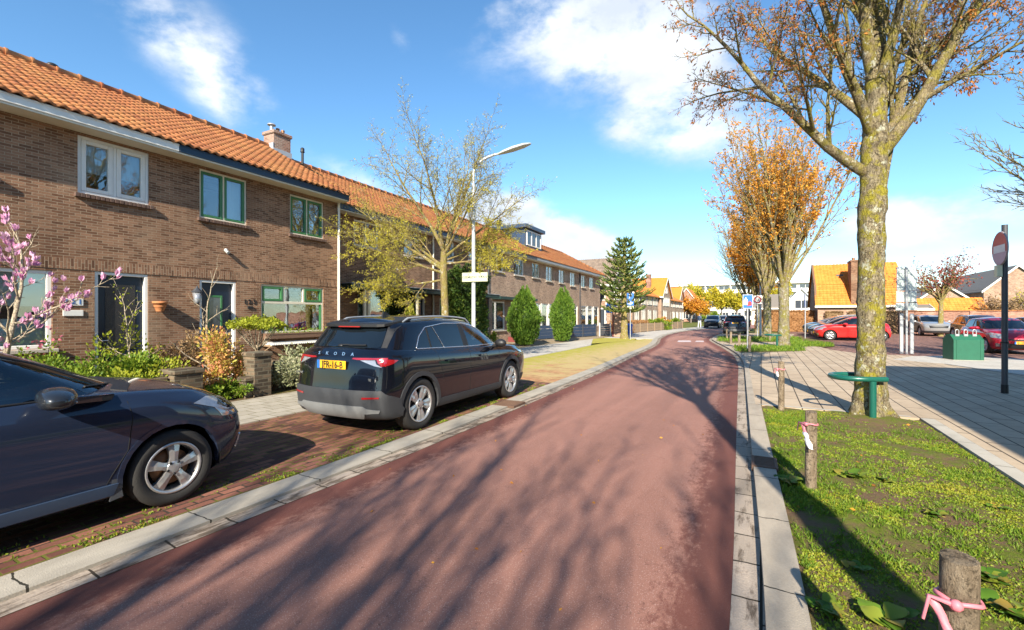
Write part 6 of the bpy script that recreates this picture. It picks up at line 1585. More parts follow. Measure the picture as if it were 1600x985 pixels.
def shrub(label, loc, rx, ry, H, m, n, leafs=.06, name='shrub', stems=None, rng=None, cat='shrub', group=None, extra=None, rz=0, hollow=.55):
    rng = rng or random.Random(int(abs(loc[0] * 131 + loc[1] * 977) * 10) + 1)
    from mathutils import noise
    t = thing(name, label, cat, loc, rz, group); c = MB(); seed = V((rng.uniform(0, 50), rng.uniform(0, 50), 0))
    clumps = [(rng.uniform(-1, 1), rng.uniform(-1, 1), rng.uniform(.15, 1), rng.uniform(.22, .42)) for _ in range(16)]
    for i in range(n):
        cx, cy, cz, cr = clumps[i % len(clumps)]; d = rdir(rng); q = rng.random() ** hollow * cr
        p = V((cx * .72 + d.x * q, cy * .72 + d.y * q, cz * .8 + d.z * q * .7))
        h = 1.0 - .5 * (cx * cx + cy * cy) * .5
        z = max(.01, p.z * H * h); leaf(c, (p.x * rx, p.y * ry, z), d + V((0, 0, .5)), leafs * rng.uniform(.6, 1.4), rng, 0, .62)
    c.build('foliage', M[m], t)
    s = MB()
    for k in range(9 if stems is None else stems):
        cx, cy, cz, cr = clumps[k % 16]; s.tube([(cx * rx * .2, cy * ry * .2, -.03), (cx * rx * .5, cy * ry * .5, cz * H * .4), (cx * rx * .72, cy * ry * .72, cz * H * .75)], [.012, .009, .005], 4)
    if s.v: s.build('stems', M['bark_twig'], t)
    if extra:
        e = MB(); em, en, es = extra
        for i in range(en):
            cx, cy, cz, cr = clumps[rng.randrange(16)]; d = rdir(rng, .4); leaf(e, (cx * .72 * rx + d.x * cr * rx, cy * .72 * ry + d.y * cr * ry, max(.05, (cz * .8 + d.z * cr * .7) * H)), d, es * rng.uniform(.7, 1.3), rng, 0, .8)
        e.build('blossom', M[em], t)
    return t
GS = 'shrubs in the front gardens'
def at_pix(px, D, z=.03): # a point of the garden under image column px at distance D from the house line
    a = (px - 800) / 711; C, S = math.cos(rad(28.7)), math.sin(rad(28.7)); dx, dy = a * C - S, a * S + C; n = (math.cos(HA), math.sin(HA)); k = -D / (dx * n[0] + dy * n[1]); return (dx * k, dy * k, z)
shrub('bright green leafy shrub under the number 121 plate, largest in the garden', at_pix(165, 9.6), .95, .95, 1.15, 'l_green', 4600, .062, group=GS)
shrub('yellow green shrub spreading in front of the dark door', at_pix(215, 9.3), .75, .8, 1.0, 'l_lime', 2600, .058, group=GS)
shrub('low green shrub behind the bonnet of the foreground car', at_pix(110, 9.9), .7, .8, 1.05, 'l_green', 2600, .06, group=GS)
shrub('lime green loose bush with tall sprigs in front of the dark door', at_pix(190, 10.2), .55, .55, 1.85, 'l_lime', 900, .065, group=GS, stems=14)
shrub('dry brown twiggy bush left of the blue door', at_pix(278, 10.3), .62, .6, 1.6, 'l_brown', 3000, .06, group=GS, stems=16)
shrub('coral and orange young leaved shrub by the brick pillar', at_pix(338, 9.2), .66, .62, 1.4, 'l_redmix', 3800, .06, group=GS)
shrub('fresh green low plant at the foot of the coral shrub', at_pix(352, 8.75), .42, .42, .42, 'l_green', 1800, .055, group=GS)
shrub('grey green lavender like bush right of the brick pillar', at_pix(452, 8.75), .74, .75, 1.0, 'l_laven', 5200, .055, group=GS)
shrub('lime sprigged shrub under the planter of the green window', at_pix(470, 9.5), .5, .5, .95, 'l_lime', 1600, .055, group=GS)
shrub('yellow green round bush behind the roof of the black car', at_pix(655, 10.6), .6, .6, 2.2, 'l_lime', 3000, .10, group=GS)
shrub('dwarf lime bush between the ivy column and the first conifer', at_pix(770, 11.6), .3, .3, .9, 'l_lime', 900, .07, group=GS)
shrub('pink flowering quince under the white framed window', at_pix(58, 10.8), .45, .45, 1.5, 'l_green', 700, .055, group=GS, extra=('pinkfl', 120, .06), stems=12)
# small standard trees
def topiary():
    rng = random.Random(14); p = at_pix(402, 9.4); t = thing('small_tree', 'small umbrella shaped tree with twisted pale stem in front of the green window', 'tree', p); s = MB(); tips = []
    for k in range(3): s.tube([(.05 * math.cos(k * 2.1), .05 * math.sin(k * 2.1), -.02), (.04 * math.cos(k * 2.1 + 1), .04 * math.sin(k * 2.1 + 1), .45), (.03 * math.cos(k * 2.1 + 2), .03 * math.sin(k * 2.1 + 2), .85)], [.035, .028, .022], 6)
    for k in range(14):
        a = 2 * PI * k / 14; e = V((.42 * math.cos(a), .42 * math.sin(a), 1.32 + rng.uniform(-.06, .08))); q = V((0, 0, .8)).lerp(e, .5) + V((0, 0, -.04)); s.tube([(0, 0, .8), q, e], [.018, .012, .007], 4); tips.append(e)
    s.build('trunk', M['bark_pale'], t); c = MB()
    for i in range(3200):
        a = rng.uniform(0, 2 * PI); r = .58 * math.sqrt(rng.random()); z = 1.36 + .20 * (1 - (r / .58) ** 2) * rng.uniform(-.35, 1.0) + .04 * math.sin(a * 5)
        leaf(c, (r * math.cos(a), r * math.sin(a), z), rdir(rng, .4), .05 * rng.uniform(.7, 1.3), rng, 0, .7)
    c.build('crown', M['l_lime'], t)
topiary()
def twig_tree(label, p, rng, H, m, r0=.035, leafm=None, n=1, ls=.05, cup=False, spec=None, name='small_tree', keep=.5, lean=(0, 0, 1)):
    t = thing(name, label, 'tree', p); s = MB(); tips = []
    P = spec or dict(seg=[.2, .14, .1], wob=[.08, .2, .25], up=[.02, .03, .02], max=2, kids=[9, 4], start=[.25, .2], ang=[58, 45], len=[.42, .5], taper=.35, rk=.55, rmin=.006, tips_at=1)
    grow(s, (0, 0, -.03), lean, H, r0, 0, P, rng, tips); s.build('trunk', M[m], t)
    if leafm:
        c = MB()
        for q, d, l in tips:
            if rng.random() > keep: continue
            if cup:
                ax = (d + V((0, 0, 1.2))).normalized()
                for k in range(5):
                    a = 2 * PI * k / 5; sd = ax.orthogonal().normalized(); sd.rotate(Matrix.Rotation(a, 3, ax)); leaf(c, q, ax + sd * .32, ls * rng.uniform(.85, 1.25), rng, 0, .55)
            else:
                for _ in range(n): leaf(c, q + rdir(rng) * .04, rdir(rng, .4), ls * rng.uniform(.7, 1.3), rng, 0, .6)
        c.build('blossom' if cup else 'foliage', M[leafm], t)
    return t
twig_tree('bare pruned young tree with knobbly pink grey twigs before the blue door', at_pix(332, 9.6), random.Random(4), 1.75, 'bark_pale', .04)
twig_tree('magnolia with pink tulip shaped blossom at the left border', at_pix(-8, 9.7), random.Random(12), 1.9, 'bark_pale', .055, 'petal', cup=True, ls=.095, keep=.30, spec=dict(seg=[.22, .16, .13, .1], wob=[.10, .16, .2, .22], up=[.02, .03, .05, .05], max=3, kids=[7, 4, 3], start=[.35, .25, .2], ang=[48, 40, 40], len=[.69, .6, .5], taper=.45, rk=.5, rmin=.007, tips_at=9))
twig_tree('lime budded shrub with tall sprigs in front of the dark door', at_pix(205, 9.9), random.Random(19), 1.5, 'bark_pale', .025, 'l_lime', n=2, ls=.055, keep=.6, name='sapling', spec=dict(seg=[.2, .14, .1], wob=[.1, .2, .25], up=[.02, .06, .04], max=2, kids=[8, 4], start=[.2, .2], ang=[42, 40], len=[.5, .5], taper=.35, rk=.6, rmin=.006, tips_at=1))
# trees in the distance
def round_tree(label, loc, H, R_, m, n=2600, size=.35, bark='bark_grey', group=None, trunk=.12, fork=.32, name='garden_tree', twigs=True, flat=.8):
    rng = random.Random(int(abs(loc[0] * 71 + loc[1] * 37)) + 3); t = thing(name, label, 'tree', loc, 0, group); tr = MB(); tr.tube([(0, 0, -.05), (.03, 0, H * fork), (0, 0, H * .62)], [trunk * 1.3, trunk, trunk * .5], 8); tr.build('trunk', M[bark], t)
    cr = MB(); tips = []; P = dict(seg=[.5, .4, .3], wob=[.1, .16, .2], up=[.03, .02, .0], max=2, kids=[6, 5], start=[.3, .2], ang=[40, 42], len=[.55, .55], taper=.35, rk=.55, rmin=.012, tips_at=1)
    for k in range(11):
        a = 2.4 * k; e = rng.uniform(.3, 1.5); d = V((math.cos(a) * e, math.sin(a) * e, 1)).normalized(); L = 1 / math.sqrt((d.x ** 2 + d.y ** 2) / (R_ * .75) ** 2 + (d.z / (H * (1 - fork) * .62)) ** 2); grow(cr, (0, 0, H * (fork + .02 * k / 2)), d, L, trunk * .5, 0, P, rng, tips)
    c = cr.build('crown', M[bark], t); lf = MB()
    per = max(1, n // max(1, len(tips)))
    for p, d, l in tips:
        for _ in range(per): leaf(lf, p + rdir(rng) * rng.random() * R_ * .16, rdir(rng, .2), size * rng.uniform(.6, 1.3), rng, 0, .7)
    lf.build('foliage', M[m], c); return t
DG = 'trees along the far road'
round_tree('round orange leaved garden tree in front of the far steep roofed house', (-13.2, 104, .0), 6.2, 3.4, 'l_orange', 5200, .34, group=DG, fork=.2)
round_tree('golden yellow bush like tree at the end of the far left pavement', (-12.3, 113, .0), 5.4, 2.3, 'l_gold', 3600, .34, group=DG, fork=.15)
round_tree('yellow leaved tree before the flats, left of the two tall ones', (-15.5, 140, 0), 11.5, 5.2, 'l_yellow', 4200, .5, group=DG)
round_tree('yellow leaved tree in the middle of the far road end', (-8.5, 122, 0), 8.4, 3.8, 'l_yellow', 5200, .42, group=DG, fork=.3)
round_tree('yellow leaved tree beside the far parked cars', (-4.6, 108, 0), 6.6, 3.2, 'l_yellow', 4200, .38, group=DG, fork=.3)
round_tree('spreading yellow tree at the left edge of the flats', (-21.5, 150, 0), 11.0, 5.0, 'l_yellow', 4200, .5, group=DG)
round_tree('dark red budding tree standing in the parking lot', (11.7, 45.0, .03), 6.0, 3.3, 'l_red', 2600, .15, 'bark_yellow', group='trees round the lot', trunk=.14, fork=.38)
round_tree('pale yellow green tree behind the white cottage', (2.4, 112, 0), 9.0, 5.5, 'l_yellow', 4200, .4, group='trees round the lot')
round_tree('yellow green bush tree behind the wall near the right border', (22.5, 60, 0), 4.6, 2.4, 'l_yg', 3200, .2, group='trees round the lot', fork=.15)
round_tree('brown twiggy garden tree behind the wall right of the shed', (18.4, 55.5, 0), 3.4, 2.6, 'l_brown', 3400, .16, group='trees round the lot', fork=.2)
# bare boughs that reach in at the right border
t6 = vase_tree(random.Random(52), None, 9.5, 2.4, .22, 0, 0, 1.7, name='bare_tree', bark='bark_grey', kids=(7, 6, 5), limbs=16); t6.location = (9.3, 18.0, .05); t6['label'] = 'bare tree whose fine branches reach in at the right border'
# hedges
def hedge(label, x0, x1, y0, y1, H, m, n, ls=.09, name='hedge', loc=None, rz=0):
    rng = random.Random(int(x0 * 13 + y0 * 7 + 500)); t = thing(name, label, 'hedge', ((x0 + x1) / 2, (y0 + y1) / 2, 0), rz); a, b = (x1 - x0) / 2, (y1 - y0) / 2; c = MB()
    for i in range(n):
        f = rng.random()
        if f < .35: p = (rng.uniform(-a, a), rng.uniform(-b, b), H + rng.uniform(-.08, .03))
        else:
            p = [rng.uniform(-a, a), rng.uniform(-b, b), rng.uniform(.05, H)]
            if rng.random() < a / (a + b): p[1] = (-b if rng.random() < .6 else b) + rng.uniform(-.04, .06)
            else: p[0] = (-a if rng.random() < .5 else a) + rng.uniform(-.05, .05)
        leaf(c, p, rdir(rng, .3), ls * rng.uniform(.6, 1.3), rng, 0, .65)
    c.box(-a + .06, a - .06, -b + .06, b - .06, 0, H - .08, 0, .05, r=.2); c.build('foliage', M[m], t)
    s = MB()
    for k in range(max(2, int(a * 2 / .6))): x = -a + (k + .5) * .6; s.tube([(x, 0, -.02), (x, 0, H * .6)], [.03, .015], 5)
    s.build('stems', M['bark_twig'], t); return t
hedge('clipped orange brown beech hedge left of the orange roofed house', -.5, 4.4, 51.0, 51.8, 2.0, 'l_hedge', 5200, .12)
for i, x in enumerate((5.75, 7.45, 9.45)):
    hedge('clipped espalier bush against the brick wall, ' + ('left of the three', 'middle of the three', 'right of the three by the arched door')[i], x - .65, x + .65, 49.55, 49.9, 1.9, 'l_brown', 1500, .1, 'espalier_bush')
hedge('low orange brown hedge right of the monkey puzzle tree', -11.5, -9.9, 38.5, 47, 1.05, 'l_hedge', 5000, .1)
shrub('leafy green garden shrub behind the low far fence', (-9.9, 50.5, .03), 1.6, 2.2, 1.5, 'l_green', 4200, .14, group='shrubs along the far pavement')
shrub('smaller green shrub nearer the golden tree on the far pavement', (-9.6, 60.5, .03), 1.2, 1.8, 1.3, 'l_green', 2600, .14, group='shrubs along the far pavement')
shrub('orange brown shrub between the two green ones at the far fence', (-9.9, 55.5, .03), 1.1, 1.6, 1.5, 'l_orange', 2600, .13, group='shrubs along the far pavement')
shrub('broad green shrub at the far bend below the yellow trees', (-8.0, 92, .0), 2.2, 2.5, 2.4, 'l_green', 3200, .22, group='shrubs along the far pavement')
# ground cover
def scatter(name, m, n, fn, label=None):
    mb = MB(); rng = random.Random(77)
    for i in range(n): fn(mb, rng)
    return tag(mb.build(name, M[m]), kind='stuff')
from mathutils import noise as _nz
def moss_at(mb, rng):
    y = 1.4 + 7.4 * rng.random() ** 1.5; a = XR(y) + .40; x = rng.uniform(a, 2.06)
    q = _nz.noise(V((x * 1.6, y * 1.6, 0))) + .6 * _nz.noise(V((x * 5, y * 5, 3)))
    if q < rng.uniform(-.28, .40) or math.hypot(x - 1.5, y - 8.6) < rng.uniform(.3, 1.1): return
    z = verge_z(x, y); s = rng.uniform(.008, .018) * (1 + .05 * y)
    for _ in range(3): leaf(mb, (x + rng.uniform(-.015, .015), y + rng.uniform(-.015, .015), z - .003), rdir(rng, .8), s, rng, 0, .75, min(1, max(0, .5 + q * .5 + rng.uniform(-.3, .3))))
scatter('moss', 'moss', 64000, moss_at)
def grass_at(mb, rng):
    y = 1.4 + 7.4 * rng.random() ** 1.4; a = XR(y) + .39; x = rng.uniform(a, 2.06) if rng.random() < .75 else a + rng.random() ** 2 * .6
    q = _nz.noise(V((x * 1.1 + 9, y * 1.1, 7))) + .7 * _nz.noise(V((x * 4, y * 4, 13)))
    if q < rng.uniform(-.15, .5) or math.hypot(x - 1.5, y - 8.6) < .6: return
    z = verge_z(x, y)
    for _ in range(4):
        h = rng.uniform(.02, .055); leaf(mb, (x + rng.uniform(-.02, .02), y + rng.uniform(-.02, .02), z - .004), V((rng.uniform(-1, 1), rng.uniform(-1, 1), rng.uniform(.5, 1.4))), h, rng, 0, .17)
scatter('grass', 'grassl', 17000, grass_at)
def tuft_far(mb, rng):
    r = rng.random()
    if r < .5: px, py = rng.uniform(1235, 1300), rng.uniform(528, 542)
    elif r < .75: px, py = rng.uniform(1122, 1216), rng.uniform(527, 534.5)
    else: px, py = rng.uniform(1150, 1255), rng.uniform(541.5, 549.5)
    if px > 1250 and py < 534 + (px - 1250) * .08: return
    x, y = G(px, py, .074)
    for _ in range(2): leaf(mb, (x + rng.uniform(-.1, .1), y + rng.uniform(-.1, .1), .07), V((rng.uniform(-1, 1), rng.uniform(-1, 1), 1.3)), rng.uniform(.06, .2), rng, 0, .25)
scatter('grass', 'grassl', 3600, tuft_far)
def joint_weeds(mb, rng):
    y = rng.uniform(.6, 9.5); x = XL(y) - .54 - rng.random() ** 2 * .06 if rng.random() < .6 else XL(y) - .545 - .1055 * rng.randrange(1, 5)
    if _nz.noise(V((x * 3, y * 3, 1))) < rng.uniform(-.1, .4): return
    for _ in range(3): leaf(mb, (x + rng.uniform(-.012, .012), y + rng.uniform(-.02, .02), .014), rdir(rng, .8), rng.uniform(.012, .028), rng, 0, .6)
scatter('moss', 'moss', 5000, joint_weeds)
def fallen(mb, rng):
    y = 1.5 + 9 * rng.random(); x = rng.uniform(XR(y) + .4, 2.0) if rng.random() < .6 else rng.uniform(XL(y), XR(y) + .2)
    z = verge_z(x, y) + .012 if x > XR(y) + .38 else .006
    d = rdir(rng); d.z *= .1; leaf(mb, (x, y, z), d, rng.uniform(.02, .05), rng, 0, .6)
scatter('fallen_leaves', 'l_orange', 90, fallen)
def broad_plant(label, x, y, n, s, seed):
    rng = random.Random(seed); z = verge_z(x, y); n = int(n * 1.5); s *= .78; t = thing('broad_leaved_plant', label, 'plant', (x, y, z), 0, 'broad leaved weeds in the verge'); mb = MB()
    for i in range(n):
        a = rng.uniform(0, 2 * PI); L = s * rng.uniform(.6, 1.15); el = rng.uniform(.3, 1.15); r0 = rng.uniform(0, s * .9); bx, by = r0 * math.cos(a * 1.7), r0 * math.sin(a * 1.7)
        d = V((math.cos(a), math.sin(a), 0)); sd = V((-d.y, d.x, 0)); W = L * rng.uniform(.30, .42); k = 6; vs = []; rr = rng.random()
        for j in range(k + 1):
            u = j / k; w = W * math.sin(min(1, u * 1.25 + .06) * PI) ** .7 * (1 if u < .95 else .3); c = V((bx, by, 0)) + d * L * u + V((0, 0, L * (el * u - .75 * el * u * u) + .012)); wav = .10 * W * math.sin(u * 9 + i)
            vs += [c - sd * w + V((0, 0, .25 * w + wav)), c, c + sd * w + V((0, 0, .25 * w - wav))]
        mb.add(vs, [[j * 3 + q, j * 3 + q + 1, j * 3 + q + 4, j * 3 + q + 3] for j in range(k) for q in (0, 1)], 0, True, rr)
    mb.build('leaves', M['dock'], t)
for i, (px, py, n, s, lab) in enumerate(((1232, 752, 12, .15, 'clump of big green leaves between the kerb grate and the second post'), (1330, 745, 16, .14, 'wide clump of green leaves right of the second post'), (1385, 752, 9, .12, 'small clump right of the wide leaf clump in the verge'), (1460, 805, 10, .11, 'flat dark leaf clump in the middle of the verge'), (1300, 960, 12, .13, 'leaf clump in shadow at the bottom of the verge'), (1390, 975, 9, .16, 'large leaved weed left of the nearest post'), (1545, 905, 14, .15, 'leaf clump right of the nearest post with yellowing leaves'), (1580, 960, 10, .17, 'biggest weed leaves in the bottom right corner'), (1340, 890, 8, .10, 'small weed in the middle of the shaded moss'), (1560, 800, 5, .09, 'tiny weed near the pavement edging'))):
    x, y = G(px, py, .06); broad_plant(lab, x, y, n, s, 40 + i)
# ------------------------------------------------------------------ street furniture
def wooden_post(label, x, y, H, r, tape=None, seed=0, z=None):
    rng = random.Random(seed); z = verge_z(x, y) if z is None else z
    t = thing('wooden_post', label, 'post', (x, y, z), rng.uniform(0, 6), 'wooden posts along the verge'); p = MB(); q = []
    n = 12
    for k, zz in enumerate((-.05, H * .3, H * .65, H - .012, H)):
        for j in range(n): a = 2 * PI * j / n; rr = r * (1 + .05 * math.sin(3 * a + zz * 4 + seed)) * (.96 if k == 4 else 1); q.append((rr * math.cos(a), rr * math.sin(a), zz + (rr * math.cos(a) * .12 if k >= 3 else 0)))
    p.add(q, [[k * n + j, k * n + (j + 1) % n, (k + 1) * n + (j + 1) % n, (k + 1) * n + j] for k in range(4) for j in range(n)], 0, True); p.poly(q[-n:], 0)
    p.build('post', M['post'], t)
    if tape:
        tr, ang = tape; a0 = ang - t.rotation_euler.z; d = V((math.cos(a0), math.sin(a0), 0)); s = V((-d.y, d.x, 0)); zt = H * .84
        for nm, m, segs in (('red_tape', 'pink', ((.0, .35),)), ('white_tape', 'tapewhite', ((.35, 1.0),))):
            b = MB(); k = 14; vs = []
            for i in range(k + 1):
                u = i / k; w = (.012 + .022 * u) * (1 + .3 * math.sin(i * 1.3)); c = d * (r + .008 + .05 * u * tr) + s * (-.05 + .12 * u) * tr + V((0, 0, zt - .22 * u * tr)); vs += [c - s * w + V((0, 0, .3 * w)) + d * .008 * math.sin(i * 2.1), c + d * .014, c + s * w - V((0, 0, .3 * w)) - d * .004]
            fs = [[i * 3 + j, i * 3 + j + 1, i * 3 + j + 4, i * 3 + j + 3] for i in range(k) for j in (0, 1) if any(u0 <= i / k < u1 for u0, u1 in segs)]
            b.add(vs, fs, 0, True)
            if nm == 'red_tape':
                b.tube([d * (r + .006) + V((0, 0, zt + .012)) if False else V(((r + .006) * math.cos(a0 + 2 * PI * i / 16), (r + .006) * math.sin(a0 + 2 * PI * i / 16), zt + .006 * math.sin(i))) for i in range(17)], .008, 5); b.blob(d * (r + .015) + V((0, 0, zt)), .018, .018, .018, 7, 5)
                b.tube([d * (r + .015) + V((0, 0, zt)), d * (r + .03) - s * .06 + V((0, 0, zt + .01)), d * (r + .03) - s * .075 + V((0, 0, zt - .07))], [.010, .007, .005], 5)
            b.build(nm, M[m], t)
    return t
M['post'] = bark_mat('weathered_post', (.17, .125, .08), (.38, .30, .21), None, .0, sc=9)
tocam = math.atan2(-1, -.1)
wooden_post('thick weathered post with white and red tape in the bottom right corner', .55, 1.95, .79, .048, (1.2, tocam - .25), 3)
wooden_post('second wooden post with pink tape between the kerb grate and the tree', .40, 4.98, .70, .047, (.9, tocam - .6), 4)
wooden_post('wooden post with a scrap of tape where the verge meets the pavement', .29, 8.72, .80, .046, (.5, tocam - 1.0), 5)
for i, (px, py, H, lab) in enumerate(((1171, 550, .68, 'darker wooden post right of the blue sign pole'), (1155, 543, .72, 'pale wooden post left of the blue sign pole'), (1142, 537, .65, 'wooden post in the grass before the far black car'), (1136, 530.5, .66, 'wooden post nearest the rear of the far black car'), (1203, 533, .7, 'wooden post beside the trunk of the first orange tree'))):
    x, y = G(px, py, .07); wooden_post(lab, x, y, H, .06, None, 10 + i, .06)
def tree_rail(label, x, y, rz, s=1.0):
    """a bent green tube on one post"""
    t = thing('tree_rail', label, 'tree guard', (x, y, .05), rz, 'green tree rails'); p = MB(); p.tube([(0, 0, -.05), (0, 0, .57)], .046, 14); p.tube([(0, 0, .0), (0, 0, .015)], [.075, .07], 14); p.build('post', M['gguard'], t)
    b = MB(); pts = [(.20, 0, .60), (0, 0, .60), (-.07, .0, .60)]
    for k in range(9): a = -PI / 2 - PI * k / 8; pts.append((-.09 + .30 * math.cos(a), .30 + .30 * math.sin(a), .60))
    pts += [(-.07, .60, .60), (.12, .60, .60)]
    b.tube(pts, .040, 14); b.build('rail', M['gguard'], t); return t
rl = tree_rail('green bent tube rail around the trunk of the big lichened tree', 1.475, 8.62, rad(24))
dup(rl, (.66, 25.0, .06), rad(24), 'smaller looking green bent rail by the first orange tree in the distance')
def container():
    x, y = 6.15, 21.4; t = thing('container', 'green steel container with three lifting loops on its sloping top', 'container', (x, y, .06), rad(14)); t.scale = (.82, .70, .98); b = MB()
    prof_ = [(-.40, 0), (.40, 0), (.40, .72), (.12, .90), (-.12, .90), (-.40, .72)]
    b.prism([(-.50, p, z) for p, z in prof_], (1.0, 0, 0)); b.build('body', M['gbox'], t)
    for sx, xx in ((-.52, -.42), (.495, .40)):
        e = MB(); e.prism([(sx, p * 1.015, z * 1.01) for p, z in prof_], (.025, 0, 0)); e.build('end_plate', M['gbox'], t)
        e = MB(); e.box(xx, xx + .02, -.415, -.402, .02, .72); e.build('rib', M['gbox'], t)
    for k in (-.30, 0, .30):
        l = MB(); l.tube([(k - .06, -.20, .84), (k - .06, -.20, 1.02)] + [(k + .06 * math.cos(PI - a), -.20, 1.02 + .06 * math.sin(a)) for a in [PI * q / 8 for q in range(1, 8)]] + [(k + .06, -.20, 1.02), (k + .06, -.20, .86)], .016, 6); l.box(k - .07, k + .07, -.235, -.165, .84, .92, 0, .01); l.build('lifting_loop', M['silver'], t)
    p = MB(); p.box(-.62, .62, -.55, .55, -.03, .02, 0, .01); p.build('plinth', M['concrete'], t)
container()
def pole_thing(name, label, x, y, H, r, m, z=.06, cat='sign', rz=0.0, cap=True):
    t = thing(name, label, cat, (x, y, z), rz); p = MB(); p.tube([(0, 0, -.05), (0, 0, H)], r, 12)
    p.build('pole', M[m], t); return t
M['lilac'] = plain('sign_lilac', (.52, .36, .44), .5)  # pale lilac tone for the lower half of the round sign
t = pole_thing('road_sign', 'round red and white no entry sign seen edge on atop a dark pole', 4.24, 12.62, 3.35, .048, 'dkgrey')
s = MB(); s.tube([(-.075, 0, 2.88), (-.055, 0, 2.88)], .335, 32); ds = s.build('sign_disc', M['sred'], t)
s = MB(); s.prism([(-.0765, .318 * math.cos(a), 2.88 + .318 * math.sin(a)) for a in [-2.9 + 2.66 * q / 16 for q in range(17)]], (-.002, 0, 0)); s.build('lilac_lower_half', M['lilac'], ds)
s = MB(); s.box(-.0815, -.0765, -.25, .25, 2.80, 2.95, 0); s.build('white_bar', M['tapewhite'], ds)
s = MB(); s.lathe([(.335, 0), (.345, .012), (.325, .026)], 32, 0, Matrix(((0, 0, -1, -.054), (1, 0, 0, 0), (0, 1, 0, 2.88), (0, 0, 0, 1)))); s.build('rim', M['grey'], ds)
s = MB(); s.box(-.13, -.052, -.07, .07, 2.32, 2.55, 0, .005); s.build('side_plate', M['signcream'], t)
s = MB(); s.tube([(0, 0, 1.0), (0, 0, 1.03)], [.065, .065], 12); s.tube([(0, 0, -.02), (0, 0, .18)], .056, 12); s.build('pole_collar', M['black'], t)
# backs of signs on a pole with grey guard plates
t = pole_thing('road_sign', 'pole carrying the grey backs of several sign boards beside the parking lot', 5.18, 23.9, 3.5, .04, 'silver', rz=rad(-6))
for k, (z0, z1, w) in enumerate(((2.55, 3.52, .30), (2.08, 2.52, .31), (1.75, 2.04, .33))):
    s = MB(); s.box(-w, w, .05, .07, z0, z1, 0, .01); so_ = s.build('sign_board', M['signback'], t)
    f = MB(); f.box(-w - .008, w + .008, .071, .075, z0 - .008, z1 + .008); f.build('sign_face', M['sblue'] if k == 0 else M['white'], so_)
s = MB(); s.box(-.05, .05, .0, .049, 1.8, 3.45); s.build('mounting_rail', M['grey'], t)
for sx in (-.22, .10): s = MB(); s.box(sx, sx + .12, -.04, .12, -.03, 1.62, 0, .02); s.build('guard_post', M['silver'], t)
# home zone sign and speed sign
x, y = G(1168, 548, .07)
t = pole_thing('road_sign', 'blue home zone sign with white house and red figures on a pale pole', x, y, 2.5, .035, 'silver', rz=rad(8))
s = MB(); s.box(-.20, .20, -.065, -.045, 1.84, 2.45, 0, .008); b = s.build('sign_board', M['sblue'], t)
s = MB(); ring_ = [(-.19, 1.85), (.19, 1.85), (.19, 2.44), (-.19, 2.44)]
for a, c, d, e in ((-.192, .192, 1.846, 1.86), (-.192, .192, 2.43, 2.444), (-.192, -.178, 1.86, 2.43), (.178, .192, 1.86, 2.43)): s.box(a, c, -.0685, -.0655, d, e)
s.prism([(-.15, -.066, 2.0), (.0, -.066, 2.0), (.0, -.066, 2.2), (-.075, -.066, 2.34), (-.15, -.066, 2.2)], (0, -.004, 0)); s.build('white_symbol', M['tapewhite'], b)
s = MB(); s.prism([(-.02, -.071, 1.96), (.15, -.071, 1.98), (.15, -.071, 2.1), (.08, -.071, 2.17), (.0, -.071, 2.1)], (0, -.003, 0)); s.build('red_symbol', M['sred'], b)
t = pole_thing('road_sign', 'white square zone sign with a red ring and 30 behind the blue sign', -.22, 35.6, 2.95, .04, 'silver', rz=rad(5))
s = MB(); s.box(-.29, .29, -.07, -.05, 2.32, 2.90, 0, .008); b = s.build('sign_board', M['white'], t)
s = MB(); s.lathe([(.16, 0), (.24, 0), (.24, .004)], 28, 0, Matrix(((1, 0, 0, 0), (0, 0, -1, -.0715), (0, 1, 0, 2.61), (0, 0, 0, 1)))); s.build('red_ring', M['sred'], b)
s = MB(); put_text(s, '30', .22, frame((0, -.073, 2.60), (1, 0, 0), (0, 0, 1))); s.build('number', M['black'], b)
x, y = G(1258, 529, .07)
t = pole_thing('road_sign', 'thin blue sign seen edge on beside the row of parked cars', x, y, 2.95, .035, 'silver')
s = MB(); s.box(-.04, -.02, -.30, .30, 2.1, 2.95, 0, .005); s.build('sign_board', M['sblue'], t)
